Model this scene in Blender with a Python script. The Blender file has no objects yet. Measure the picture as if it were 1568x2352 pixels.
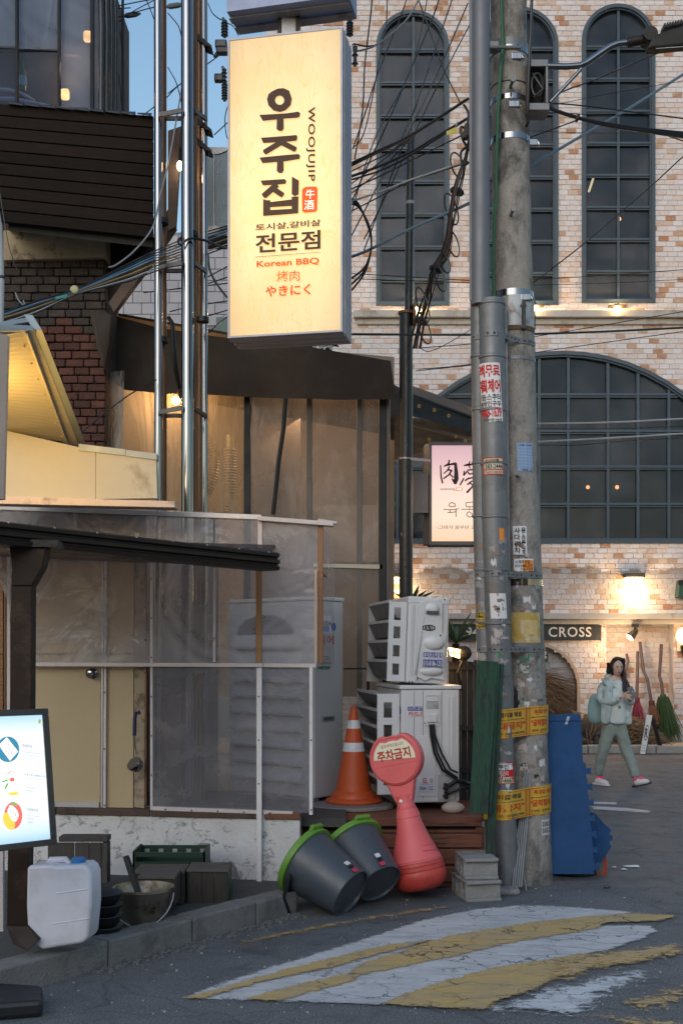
import bpy, bmesh, math, random
from mathutils import Vector, Matrix
R = math.radians
random.seed(7)
SC = bpy.context.scene
COL = SC.collection
F, CX, HZ, CAMH = 2613.0, 784.0, 1500.0, 1.6

# ---------------------------------------------------------------- camera, sky, sun, exposure
cam_data = bpy.data.cameras.new("camera")
cam = bpy.data.objects.new("camera", cam_data)
COL.objects.link(cam)
cam.location = (0, 0, CAMH)
cam.rotation_euler = (R(90), 0, 0)
cam_data.sensor_fit = 'VERTICAL'
cam_data.sensor_height = 36.0
cam_data.lens = 36.0 * F / 2352.0
cam_data.shift_y = (HZ - 1176.0) / 2352.0
cam_data.clip_end = 600
SC.camera = cam

world = bpy.data.worlds.new("World")
SC.world = world
world.use_nodes = True
wn = world.node_tree
bgn = wn.nodes["Background"]
sky = wn.nodes.new("ShaderNodeTexSky")
sky.sky_type = 'NISHITA'
sky.sun_disc = False
sky.sun_elevation = R(24)
sky.sun_rotation = R(200)
sky.air_density = 1.8
sky.dust_density = 1.4
sky.ozone_density = 4.0
wn.links.new(sky.outputs[0], bgn.inputs[0])
bgn.inputs[1].default_value = 0.15

sun_d = bpy.data.lights.new("sun", 'SUN')
sun_d.energy = 0.6
sun_d.angle = R(50)
sun_d.color = (1.0, 0.97, 0.99)
sun = bpy.data.objects.new("sun", sun_d)
COL.objects.link(sun)
sun.rotation_euler = (R(66), 0, R(-20))

SC.view_settings.view_transform = 'Standard'
SC.view_settings.look = 'None'
SC.view_settings.gamma = 1.0
SC.view_settings.exposure = 0.3
SC.render.engine = 'CYCLES'
SC.cycles.use_denoising = True
SC.cycles.max_bounces = 8
SC.cycles.transparent_max_bounces = 16
SC.cycles.sample_clamp_indirect = 4.0

# ---------------------------------------------------------------- helpers
def P(u, v, Y):
    return Vector(((u - CX) / F * Y, Y, CAMH - (v - HZ) / F * Y))
def G(u, v, z=0.0):
    return P(u, v, (CAMH - z) * F / (v - HZ))
class Pl:
    def __init__(s, p, n): s.p, s.n = Vector(p), Vector(n).normalized()
    def at(s, u, v, off=0.0):
        o = Vector((0, 0, CAMH)); d = Vector(((u - CX) / F, 1, -(v - HZ) / F))
        t = (s.p + s.n * off - o).dot(s.n) / d.dot(s.n)
        return o + d * t
def front(Y): return Pl((0, Y, 0), (0, -1, 0))

def wloc(o):
    l = Vector((0, 0, 0))
    while o is not None:
        l += o.location; o = o.parent
    return l
def tag(o, label=None, cat=None, group=None, kind=None):
    if label: o["label"] = label
    if cat: o["category"] = cat
    if group: o["group"] = group
    if kind: o["kind"] = kind
    return o
def T(name, label, cat, loc=(0, 0, 0), group=None, kind=None):
    o = bpy.data.objects.new(name, None)
    COL.objects.link(o)
    o.location = loc
    o.empty_display_size = 0.1
    return tag(o, label, cat, group, kind)
def copy_tree(o, parent=None):
    c = o.copy(); COL.objects.link(c); c.parent = parent
    for ch in list(o.children): copy_tree(ch, c)
    return c

class MB:
    def __init__(s): s.v, s.f = [], []
    def poly(s, pts):
        n = len(s.v); s.v += [Vector(p) for p in pts]; s.f.append(tuple(range(n, n + len(pts)))); return s
    def prism(s, pts, d):
        d = Vector(d); k = len(pts); n = len(s.v)
        s.v += [Vector(p) for p in pts] + [Vector(p) + d for p in pts]
        s.f.append(tuple(range(n + k - 1, n - 1, -1))); s.f.append(tuple(range(n + k, n + 2 * k)))
        for i in range(k):
            j = (i + 1) % k
            s.f.append((n + i, n + j, n + k + j, n + k + i))
        return s
    def box(s, c, size, M=None):
        c = Vector(c); x, y, z = (Vector((1, 0, 0)), Vector((0, 1, 0)), Vector((0, 0, 1))) if M is None else M
        a, b, h = x * size[0] / 2, y * size[1] / 2, z * size[2] / 2
        return s.prism([c - a - b - h, c + a - b - h, c + a + b - h, c - a + b - h], h * 2)
    def bar(s, p0, p1, w, d=None, up=(0, 0, 1)):
        p0, p1 = Vector(p0), Vector(p1); d = w if d is None else d
        t = (p1 - p0).normalized(); up = Vector(up)
        if abs(t.dot(up)) > .97: up = Vector((0, 1, 0))
        a = t.cross(up).normalized(); b = a.cross(t).normalized()
        return s.prism([p0 - a * d / 2 - b * w / 2, p0 + a * d / 2 - b * w / 2, p0 + a * d / 2 + b * w / 2, p0 - a * d / 2 + b * w / 2], p1 - p0)
    def tube(s, pts, r, n=8, caps=True):
        pts = [Vector(p) for p in pts]; k = len(pts)
        rs = r if isinstance(r, (list, tuple)) else [r] * k
        base = len(s.v); pa = None
        for i, p in enumerate(pts):
            t = (pts[min(i + 1, k - 1)] - pts[max(i - 1, 0)])
            t = t.normalized() if t.length > 1e-9 else Vector((0, 0, 1))
            if pa is None:
                up = Vector((0, 0, 1)) if abs(t.z) < .9 else Vector((0, 1, 0))
                a = t.cross(up).normalized()
            else:
                a = (pa - t * pa.dot(t)).normalized()
            pa = a; b = t.cross(a)
            for j in range(n):
                q = 2 * math.pi * j / n
                s.v.append(p + (a * math.cos(q) + b * math.sin(q)) * rs[i])
        for i in range(k - 1):
            for j in range(n):
                j2 = (j + 1) % n
                s.f.append((base + i * n + j, base + i * n + j2, base + (i + 1) * n + j2, base + (i + 1) * n + j))
        if caps:
            s.f.append(tuple(base + j for j in range(n - 1, -1, -1)))
            s.f.append(tuple(base + (k - 1) * n + j for j in range(n)))
        return s
    def lathe(s, prof, base, axis=(0, 0, 1), n=28, sx=1.0, ref=None):
        ax = Vector(axis).normalized(); base = Vector(base)
        r0 = Vector(ref) if ref else (Vector((1, 0, 0)) if abs(ax.x) < .9 else Vector((0, 1, 0)))
        a = (r0 - ax * r0.dot(ax)).normalized(); b = ax.cross(a)
        st = len(s.v)
        for r, h in prof:
            for j in range(n):
                q = 2 * math.pi * j / n
                s.v.append(base + ax * h + (a * math.cos(q) * sx + b * math.sin(q)) * max(r, 1e-4))
        for i in range(len(prof) - 1):
            for j in range(n):
                j2 = (j + 1) % n
                s.f.append((st + i * n + j, st + i * n + j2, st + (i + 1) * n + j2, st + (i + 1) * n + j))
        s.f.append(tuple(st + j for j in range(n - 1, -1, -1)))
        e = st + (len(prof) - 1) * n
        s.f.append(tuple(e + j for j in range(n)))
        return s
    def ball(s, c, r, n=12, m=8, sc=(1, 1, 1)):
        c = Vector(c); st = len(s.v)
        for i in range(m + 1):
            th = math.pi * i / m
            for j in range(n):
                q = 2 * math.pi * j / n
                s.v.append(c + Vector((math.sin(th) * math.cos(q) * sc[0], math.sin(th) * math.sin(q) * sc[1], math.cos(th) * sc[2])) * r)
        for i in range(m):
            for j in range(n):
                j2 = (j + 1) % n
                s.f.append((st + i * n + j, st + (i + 1) * n + j, st + (i + 1) * n + j2, st + i * n + j2))
        return s
    def to(s, name, mat, parent=None, smooth=False, bevel=0.0, kind=None, label=None, flat=False, solid=0.0):
        off = wloc(parent)
        me = bpy.data.meshes.new(name)
        me.from_pydata([tuple(v - off) for v in s.v], [], s.f)
        if not flat:
            bm = bmesh.new(); bm.from_mesh(me)
            bmesh.ops.remove_doubles(bm, verts=bm.verts, dist=1e-5)
            bmesh.ops.recalc_face_normals(bm, faces=bm.faces)
            bm.to_mesh(me); bm.free()
        me.materials.append(mat)
        if smooth:
            me.shade_smooth(); me.set_sharp_from_angle(angle=R(38))
        o = bpy.data.objects.new(name, me)
        COL.objects.link(o)
        if parent is not None: o.parent = parent
        if bevel:
            m = o.modifiers.new("bevel", 'BEVEL'); m.width = bevel; m.segments = 2; m.limit_method = 'ANGLE'; m.angle_limit = R(40)
        if solid:
            m = o.modifiers.new("solid", 'SOLIDIFY'); m.thickness = solid; m.offset = 0
        if kind: o["kind"] = kind
        if label: o["label"] = label
        return o

# ---------------------------------------------------------------- materials
def newmat(name):
    m = bpy.data.materials.new(name); m.use_nodes = True
    nt = m.node_tree
    return m, nt, nt.nodes["Principled BSDF"]
def nd(nt, t, **kw):
    n = nt.nodes.new(t)
    for k, v in kw.items(): setattr(n, k, v)
    return n
def mixc(nt, fac, a, b, mode='MIX'):
    n = nd(nt, "ShaderNodeMix", data_type='RGBA', blend_type=mode)
    for sock, val in ((n.inputs[0], fac), (n.inputs[6], a), (n.inputs[7], b)):
        if isinstance(val, bpy.types.NodeSocket): nt.links.new(val, sock)
        elif isinstance(val, (int, float)): sock.default_value = val
        else: sock.default_value = (*val[:3], 1)
    return n.outputs[2]
def noise(nt, vec, scale, detail=4, rough=.6, dist=0.0):
    n = nd(nt, "ShaderNodeTexNoise"); n.inputs["Scale"].default_value = scale
    n.inputs["Detail"].default_value = detail; n.inputs["Roughness"].default_value = rough
    n.inputs["Distortion"].default_value = dist
    nt.links.new(vec, n.inputs["Vector"]); return n.outputs["Fac"]
def ramp(nt, fac, stops, interp='LINEAR'):
    n = nd(nt, "ShaderNodeValToRGB"); cr = n.color_ramp; cr.interpolation = interp
    while len(cr.elements) < len(stops): cr.elements.new(1)
    for e, (p, c) in zip(cr.elements, stops):
        e.position = p; e.color = (*c[:3], 1) if not isinstance(c, (int, float)) else (c, c, c, 1)
    nt.links.new(fac, n.inputs[0]); return n.outputs[0]
def coords(nt, scale=(1, 1, 1), rot=(0, 0, 0), kind="Object"):
    tc = nd(nt, "ShaderNodeTexCoord"); mp = nd(nt, "ShaderNodeMapping")
    mp.inputs["Scale"].default_value = scale; mp.inputs["Rotation"].default_value = rot
    nt.links.new(tc.outputs[kind], mp.inputs[0]); return mp.outputs[0]
def M(name, col, rough=.6, metal=0.0, var=.25, vs=5, bump=.15, bs=45, dirt=None, ds=3, dth=.55, dw=.12,
      stretch=(1, 1, 1), emit=None, es=1.0, alpha=1.0, spec=.5, bstretch=None, objvar=0.0):
    m, nt, b = newmat(name)
    vec = coords(nt, stretch)
    f = noise(nt, vec, vs, 6, .65)
    c = mixc(nt, f, [x * (1 - var) for x in col], [min(1, x * (1 + var)) for x in col])
    if objvar:
        oi = nd(nt, "ShaderNodeObjectInfo")
        rv = ramp(nt, oi.outputs["Random"], [(0, 1 - objvar), (1, 1.0)])
        c = mixc(nt, 1.0, c, rv, 'MULTIPLY')
    if dirt:
        d = noise(nt, vec, ds, 8, .7, .3)
        k = ramp(nt, d, [(dth, 0), (min(dth + dw, 1), 1)])
        c = mixc(nt, k, c, dirt)
    nt.links.new(c, b.inputs["Base Color"])
    rf = noise(nt, vec, vs * 2.3, 3)
    rr = ramp(nt, rf, [(0.2, max(0, rough - .12)), (.8, min(1, rough + .1))])
    nt.links.new(rr, b.inputs["Roughness"])
    b.inputs["Metallic"].default_value = metal
    b.inputs["Specular IOR Level"].default_value = spec
    b.inputs["Alpha"].default_value = alpha
    if bump:
        bv = vec if bstretch is None else coords(nt, bstretch)
        bn = nd(nt, "ShaderNodeBump"); bn.inputs["Strength"].default_value = bump; bn.inputs["Distance"].default_value = .02
        nt.links.new(noise(nt, bv, bs, 5), bn.inputs["Height"]); nt.links.new(bn.outputs[0], b.inputs["Normal"])
    if emit:
        b.inputs["Emission Color"].default_value = (*emit, 1); b.inputs["Emission Strength"].default_value = es
    return m
def E(name, col, s):
    m, nt, b = newmat(name)
    b.inputs["Base Color"].default_value = (*col, 1)
    b.inputs["Emission Color"].default_value = (*col, 1); b.inputs["Emission Strength"].default_value = s
    return m
def ink(name, col, em=0):
    m, nt, b = newmat(name)
    b.inputs["Base Color"].default_value = (*col, 1); b.inputs["Roughness"].default_value = .6
    b.inputs["Specular IOR Level"].default_value = .3
    if em: b.inputs["Emission Color"].default_value = (*col, 1); b.inputs["Emission Strength"].default_value = em
    return m
def film(name, col, amount, rough=.15, bump=.3, bs=5, stretch=(1, 1, 1), haze=(.5, .5, .5), tl=.35, swirl=0):
    """thin clear plastic: see-through film with a milky, glossy, wrinkled skin"""
    m, nt, b = newmat(name)
    vec = coords(nt, stretch)
    tr = nd(nt, "ShaderNodeBsdfTransparent"); tr.inputs[0].default_value = (*col, 1)
    b.inputs["Base Color"].default_value = (*haze, 1); b.inputs["Roughness"].default_value = rough
    mx = nd(nt, "ShaderNodeMixShader")
    f = noise(nt, vec, bs * .7, 6, .65, 1.2)
    k = ramp(nt, f, [(.3, amount * .6), (.55, amount), (.75, min(1, amount * 1.9))])
    if swirl:   # wavy reflection streaks painted into the haze
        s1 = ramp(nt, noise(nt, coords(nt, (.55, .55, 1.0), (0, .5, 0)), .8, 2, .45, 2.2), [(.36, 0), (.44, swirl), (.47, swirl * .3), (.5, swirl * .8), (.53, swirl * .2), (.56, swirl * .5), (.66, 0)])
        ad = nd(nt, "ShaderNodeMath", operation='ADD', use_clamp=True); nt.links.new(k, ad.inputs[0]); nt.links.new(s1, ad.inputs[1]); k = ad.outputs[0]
    nt.links.new(k, mx.inputs[0]); nt.links.new(tr.outputs[0], mx.inputs[1])
    ts = nd(nt, "ShaderNodeBsdfTranslucent"); ts.inputs[0].default_value = (*haze, 1); m2 = nd(nt, "ShaderNodeMixShader"); m2.inputs[0].default_value = tl
    nt.links.new(b.outputs[0], m2.inputs[1]); nt.links.new(ts.outputs[0], m2.inputs[2]); nt.links.new(m2.outputs[0], mx.inputs[2])
    bn = nd(nt, "ShaderNodeBump"); bn.inputs["Strength"].default_value = bump; bn.inputs["Distance"].default_value = .05
    nt.links.new(noise(nt, vec, bs, 4, .55, .8), bn.inputs["Height"]); nt.links.new(bn.outputs[0], b.inputs["Normal"])
    out = [n for n in nt.nodes if n.type == 'OUTPUT_MATERIAL'][0]
    nt.links.new(mx.outputs[0], out.inputs[0])
    return m

# ---------------------------------------------------------------- lettering
_tc = {}
def glyphs(body, bold=0.0, space=1.0):
    k = (body, bold, space)
    if k not in _tc:
        c = bpy.data.curves.new("lettering", 'FONT'); c.body = body; c.resolution_u = 3
        c.offset = bold; c.space_character = space; c.align_x = 'LEFT'
        o = bpy.data.objects.new("lettering", c)
        me = o.to_mesh()
        vs = [v.co.copy() for v in me.vertices]; fs = [tuple(p.vertices) for p in me.polygons]
        o.to_mesh_clear(); bpy.data.objects.remove(o); bpy.data.curves.remove(c)
        x0 = min(v.x for v in vs); x1 = max(v.x for v in vs); y0 = min(v.y for v in vs); y1 = max(v.y for v in vs)
        _tc[k] = ([((v.x - x0) / (x1 - x0), (v.y - y0) / (y1 - y0)) for v in vs], fs)
    return _tc[k]
def text(body, fn, mat, parent, bold=.02, space=1.0, name="lettering", mb=None):
    """fn maps (0..1, 0..1) of the text's box to a point in the world"""
    vs, fs = glyphs(body, bold, space)
    m = mb or MB(); n = len(m.v)
    m.v += [fn(x, y) for x, y in vs]; m.f += [tuple(i + n for i in f) for f in fs]
    if mb is None: return m.to(name, mat, parent, flat=True)
def quadfn(bl, br, tl):
    bl, br, tl = Vector(bl), Vector(br), Vector(tl)
    return lambda x, y: bl + (br - bl) * x + (tl - bl) * y
def plfn(pl, u0, v0, u1, v1, dv=0.0, off=.004):
    """box given by its left, top, right, bottom picture bounds on plane pl; dv = rise of the right side in pixels"""
    return quadfn(pl.at(u0, v1, off), pl.at(u1, v1 - dv, off), pl.at(u0, v0, off))

# ================================================================ GROUND
def asphalt_mat():
    m, nt, b = newmat("asphalt")
    v = coords(nt)
    big = noise(nt, v, .5, 5, .6); fine = noise(nt, v, 95, 3, .75); mid = noise(nt, v, 5, 6, .65, .6)
    c = mixc(nt, ramp(nt, fine, [(.35, 0), (.68, 1)]), (.036, .038, .042), (.25, .255, .27))
    c = mixc(nt, ramp(nt, big, [(.35, .0), (.7, .55)]), c, (.105, .108, .116))
    c = mixc(nt, ramp(nt, mid, [(.55, 0), (.72, .6)]), c, (.055, .058, .066))
    vo = nd(nt, "ShaderNodeTexVoronoi", feature='DISTANCE_TO_EDGE'); vo.inputs["Scale"].default_value = .9
    dv = nd(nt, "ShaderNodeVectorMath", operation='ADD'); nn = nd(nt, "ShaderNodeTexNoise"); nn.inputs["Scale"].default_value = 3
    nt.links.new(v, nn.inputs["Vector"]); sc = nd(nt, "ShaderNodeVectorMath", operation='SCALE'); sc.inputs["Scale"].default_value = .35
    nt.links.new(nn.outputs["Color"], sc.inputs[0]); nt.links.new(v, dv.inputs[0]); nt.links.new(sc.outputs[0], dv.inputs[1])
    nt.links.new(dv.outputs[0], vo.inputs["Vector"])
    ck = ramp(nt, vo.outputs["Distance"], [(.0, .45), (.010, 0)])
    c = mixc(nt, ck, c, (.02, .02, .022))
    c = mixc(nt, ramp(nt, noise(nt, v, 1.1, 6, .65, .4), [(.5, 0), (.72, .6)]), c, (.04, .037, .035))
    nt.links.new(c, b.inputs["Base Color"])
    nt.links.new(ramp(nt, mid, [(.3, .62), (.7, .88)]), b.inputs["Roughness"])
    bn = nd(nt, "ShaderNodeBump"); bn.inputs["Strength"].default_value = .75; bn.inputs["Distance"].default_value = .012
    nt.links.new(fine, bn.inputs["Height"]); nt.links.new(bn.outputs[0], b.inputs["Normal"])
    return m
ASPH = asphalt_mat()
gm = MB()
NX = 24
gm.poly([(-120, -120, 0), (120, -120, 0), (120, 140, 0), (-120, 140, 0)])
tag(gm.to("road", ASPH), "grey cracked asphalt road", kind="structure")

import numpy as np
def paint(name, col, rough=.06, wear=.0, soft=.02):
    """worn road paint: ragged edges, cracks and scuffs let the asphalt below show through"""
    m, nt, b = newmat(name)
    v = coords(nt)
    n2 = noise(nt, v, 60, 3, .7)
    c = mixc(nt, n2, [x * .8 for x in col], [min(1, x * 1.1) for x in col])
    c = mixc(nt, ramp(nt, noise(nt, v, 3, 6, .7), [(.42, 0), (.8, .5)]), c, (.24, .24, .25))
    c = mixc(nt, ramp(nt, noise(nt, coords(nt, (.7, 3.2, 1), (0, 0, .5)), 4.5, 7, .75), [(.48, 0), (.7, .55)]), c, (.17, .175, .185))
    nt.links.new(c, b.inputs["Base Color"]); b.inputs["Roughness"].default_value = .75
    at = nd(nt, "ShaderNodeAttribute", attribute_name="edge")
    def math_(op, x, y):
        n = nd(nt, "ShaderNodeMath", operation=op)
        for i, q in enumerate((x, y)):
            if isinstance(q, (int, float)): n.inputs[i].default_value = q
            else: nt.links.new(q, n.inputs[i])
        return n.outputs[0]
    ragged = math_('MULTIPLY', math_('SUBTRACT', noise(nt, coords(nt, (1, 1.7, 1), (0, 0, .4)), 13, 9, .78, .8), .5 + wear), rough * 6)
    k = ramp(nt, math_('ADD', at.outputs["Fac"], ragged), [(0, 0), (soft, 1)])
    vo = nd(nt, "ShaderNodeTexVoronoi", feature='DISTANCE_TO_EDGE'); vo.inputs["Scale"].default_value = 3.6
    nn = nd(nt, "ShaderNodeTexNoise"); nn.inputs["Scale"].default_value = 5; nn.inputs["Detail"].default_value = 5; nt.links.new(v, nn.inputs["Vector"])
    sc = nd(nt, "ShaderNodeVectorMath", operation='SCALE'); sc.inputs["Scale"].default_value = .4
    ad = nd(nt, "ShaderNodeVectorMath", operation='ADD')
    nt.links.new(nn.outputs["Color"], sc.inputs[0]); nt.links.new(coords(nt, (.75, 1.5, 1), (0, 0, .35)), ad.inputs[0]); nt.links.new(sc.outputs[0], ad.inputs[1]); nt.links.new(ad.outputs[0], vo.inputs["Vector"])
    crack = ramp(nt, vo.outputs["Distance"], [(.004, 0), (.024, 1)])
    msk = ramp(nt, noise(nt, v, 1.9, 4), [(.46, .85), (.62, 0)])
    k = math_('MULTIPLY', k, math_('MAXIMUM', crack, msk))
    tr = nd(nt, "ShaderNodeBsdfTransparent"); mx = nd(nt, "ShaderNodeMixShader"); nt.links.new(k, mx.inputs[0]); nt.links.new(tr.outputs[0], mx.inputs[1]); nt.links.new(b.outputs[0], mx.inputs[2])
    out = [n for n in nt.nodes if n.type == 'OUTPUT_MATERIAL'][0]; nt.links.new(mx.outputs[0], out.inputs[0])
    bn = nd(nt, "ShaderNodeBump"); bn.inputs["Strength"].default_value = .5; bn.inputs["Distance"].default_value = .01
    nt.links.new(noise(nt, v, 70, 3, .7), bn.inputs["Height"]); nt.links.new(bn.outputs[0], b.inputs["Normal"])
    return m
WHITE_P = paint("white_road_paint", (.56, .55, .56), .03, -.12)
YEL_P = paint("yellow_road_paint", (.52, .35, .13), .03, -.12)
WHITE_W = paint("worn_white_paint", (.62, .63, .66), .09, .0, .06)
YEL_W = paint("worn_yellow_paint", (.58, .37, .13), .10, .03, .06)
def z8(*pts): return [(764.2 + x * .5127, 1892.4 + y * .5127) for x, y in pts]
def z7(*pts): return [(x * .5127, 1892.4 + y * .5127) for x, y in pts]
def mark(pts, mat, label, z, step=.035):
    """a grid sheet over the stripe whose points know their distance to the stripe's edge"""
    q = np.array([tuple(G(*p, z)) for p in pts])[:, :2]; r = np.roll(q, -1, 0); e = r - q
    mg = .05; x0, y0 = q.min(0) - mg; x1, y1 = q.max(0) + mg
    nx, ny = int((x1 - x0) / step) + 2, int((y1 - y0) / step) + 2
    X, Y = np.meshgrid(x0 + np.arange(nx) * step, y0 + np.arange(ny) * step, indexing='ij'); p = np.stack([X.ravel(), Y.ravel()], 1)
    d = p[:, None] - q[None]; t = np.clip((d * e).sum(2) / np.maximum((e * e).sum(1), 1e-9), 0, 1)
    dist = np.sqrt((((d - t[..., None] * e[None]) ** 2).sum(2)).min(1))
    c = ((q[None, :, 1] > p[:, None, 1]) != (r[None, :, 1] > p[:, None, 1])) & (p[:, None, 0] < e[None, :, 0] * (p[:, None, 1] - q[None, :, 1]) / np.where(e[None, :, 1] == 0, 1e-9, e[None, :, 1]) + q[None, :, 0])
    sd = np.where(c.sum(1) % 2 == 1, dist, -dist); g = sd.reshape(nx, ny)
    keep = np.maximum.reduce([g[:-1, :-1], g[1:, :-1], g[1:, 1:], g[:-1, 1:]]) > -mg
    I, Jx = np.nonzero(keep); idx = lambda i, j: i * ny + j
    f = np.stack([idx(I, Jx), idx(I + 1, Jx), idx(I + 1, Jx + 1), idx(I, Jx + 1)], 1)
    us = np.unique(f); mp = -np.ones(nx * ny, int); mp[us] = np.arange(len(us)); vs = [(p[k, 0], p[k, 1], z) for k in us]
    me = bpy.data.meshes.new("road_marking"); me.from_pydata(vs, [], mp[f].tolist())
    a = me.attributes.new("edge", 'FLOAT', 'POINT'); a.data.foreach_set("value", sd[us].astype(np.float32))
    me.materials.append(mat); o = bpy.data.objects.new("road_marking", me); COL.objects.link(o); tag(o, label, kind="structure")
mark(z7((845, 775), (1000, 715), (1250, 635), (1568, 540)) + z8((280, 475), (440, 425), (640, 385), (850, 366), (1000, 370), (1340, 396), (1185, 412), (1060, 436), (900, 450), (700, 490), (560, 520), (400, 545), (150, 640), (0, 700)) + z7((1350, 740), (1120, 783)), WHITE_P, "upper white band of the speed hump marking", .004)
mark(z7((1200, 786),) + z8((0, 690), (330, 620), (560, 575), (750, 525), (960, 490), (1180, 460), (1400, 455), (1440, 478), (1390, 505), (1260, 550), (1060, 596), (900, 625), (700, 658), (560, 698), (400, 742), (230, 805), (0, 795)), WHITE_P, "broad white band of the speed hump marking", .007)
mark(z7((845, 775), (1000, 735), (1300, 650), (1568, 583)) + z8((200, 552), (440, 516), (400, 531), (200, 580), (0, 635)) + z7((1200, 695), (900, 775)), YEL_P, "short yellow stripe of the speed hump", .011)
mark(z7((1120, 783), (1200, 755), (1350, 720), (1568, 668)) + z8((150, 620), (400, 535), (540, 500), (720, 470), (900, 440), (1190, 410), (1380, 402), (1520, 410),
     (1450, 430), (1200, 440), (1180, 465), (960, 500), (750, 535), (560, 585), (330, 630), (100, 675)) + z7((1568, 702), (1350, 755), (1270, 785)), YEL_P, "long yellow stripe of the speed hump", .011)
mark(z8((230, 803), (400, 740), (560, 692), (700, 652), (900, 620), (1050, 592), (1130, 585), (1060, 650), (900, 735), (720, 790), (680, 828)), YEL_P, "lower yellow stripe of the speed hump", .011)
mark(z8((1000, 604), (1240, 566), (1400, 543), (1560, 530), (1600, 575), (1340, 630), (1200, 650), (1040, 700), (900, 740)), YEL_W, "worn end of the lower yellow stripe", .015)
mark(z8((690, 828), (860, 780), (950, 738), (1100, 710), (1180, 682), (1390, 656), (1420, 682), (1250, 745), (1200, 785), (1100, 857)), WHITE_W, "small white stripe in the near corner", .008)
mark(z8((1110, 852), (1200, 850), (1500, 872), (1600, 890), (1600, 960), (1350, 905)), YEL_W, "worn yellow corner of the speed hump", .011)
mark(z8((1250, 800), (1580, 715), (1600, 790), (1400, 840)), YEL_W, "faded yellow patch near the frame edge", .008)
mark([(540, 2164), (650, 2139), (760, 2119), (880, 2099), (1025, 2079), (1030, 2085), (900, 2106), (760, 2128), (640, 2152), (546, 2172)], paint("edge_line_paint", (.50, .30, .10), .05, .02, .05), "worn yellow edge line along the kerb", .006, .02)
mark([(1362, 1842), (1412, 1843), (1412, 1847), (1362, 1846)], WHITE_P, "short white line on the road", .004, .02)
mark([(1362, 1852), (1440, 1856), (1494, 1863), (1485, 1866), (1362, 1858)], WHITE_P, "long white line on the road", .004, .02)
mark([(1380, 1738), (1425, 1736), (1432, 1741), (1385, 1745)], paint("rusty_patch", (.16, .11, .085), .05), "brown stain on the road", .004, .04)

# kerb of concrete stones running away from the viewer at the left
CONC = M("kerb_concrete", (.175, .165, .158), .85, var=.3, vs=9, bump=.5, bs=70, dirt=(.08, .078, .075), ds=5, dth=.5, dw=.2)
kA, kB = P(-60, 2245, 5.16), P(684, 2046, 7.0)
kA.z = kB.z = .137
kd = (kB - kA).normalized(); kn = Vector((-kd.y, kd.x, 0))
kerb = T("kerb", "concrete kerb", None, kA, kind="structure")
cuts = [0] + [((G(u, v, .137) - kA).dot(kd)) for u, v in ((226, 2154), (423, 2105), (579, 2069))] + [(kB - kA).length]
for a, b in zip(cuts[:-1], cuts[1:]):
    p, q = kA + kd * (a + .004), kA + kd * (b - .004)
    j = random.uniform(-.004, .004)
    MB().prism([p + Vector((0, 0, -.15)), q + Vector((0, 0, -.15)), q + Vector((0, 0, j)), p + Vector((0, 0, j))], kn * .15).to("kerb_stone", CONC, kerb, bevel=.012)
yard = MB()
yA, yB = kA + kn * .15, kB + kn * .15
yard.prism([(yA.x, yA.y, -.1), (yB.x, yB.y, -.1), (yB.x, 8.2, -.1), (-4, 8.2, -.1), (-4, yA.y, -.1)], (0, 0, .19))
tag(yard.to("yard_ground", M("yard_dirt", (.07, .066, .062), .9, bump=.5, bs=30)), "dark concrete strip behind the kerb", kind="structure")
# crumbled mortar at the kerb foot
dm = MB()
for i in range(240):
    t = random.uniform(.3, 1) * (kB - kA).length
    w = abs(random.gauss(0, .05)) + .005
    c = kA + kd * t - kn * w; s = random.uniform(.006, .022)
    c.z = s * .25
    dm.ball(c, s, 5, 3, (1, 1, .6))
tag(dm.to("rubble", M("rubble", (.13, .128, .125), .95, bump=.5), flat=True), "crumbled mortar and grit along the kerb foot", "rubble", kind="stuff")
gr = MB()
for i in range(320):
    u, v = random.uniform(100, 1540), random.uniform(2030, 2330)
    s = random.choice([.004, .005, .006, .009]); p = G(u, v); p.z = s * .3
    gr.ball(p, s, 5, 3, (1, 1, .6))
tag(gr.to("grit", M("grit", (.3, .3, .29), .9), flat=True), "small pale stones scattered over the asphalt", "grit", kind="stuff")
# litter
for i, (u, v, s, lab, col) in enumerate([(1450, 1992, .07, "crumpled white paper scrap lying on the road, largest of the litter", (.7, .7, .7)), (1409, 1994, .025, "torn pink and white wrapper scrap on the road", (.6, .42, .4)),
                         (1432, 1999, .035, "narrow pale blue paper strip on the road", (.45, .55, .65)), (1393, 2040, .02, "dark pebble lying on the road below the blue mats", (.07, .07, .07))]):
    m = MB(); c = G(u, v); pts = []
    if i == 3: m.ball(c + Vector((0, 0, .012)), .02, 8, 6, (1.3, 1, .7))
    else:
        k = 9
        for q in range(k):
            an = q / k * 6.283; r = s * random.uniform(.6, 1.1)
            pts.append(c + Vector((math.cos(an) * r, math.sin(an) * r * .5, .004 + random.uniform(0, .008))))
        ce = c + Vector((0, 0, .016)); 
        for q in range(k): m.poly([pts[q], pts[(q + 1) % k], ce])
    o = m.to("pebble" if i == 3 else "paper_scrap", ink("litter", col), solid=0 if i == 3 else .002)
    tag(o, lab, "pebble" if i == 3 else "litter")

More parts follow.
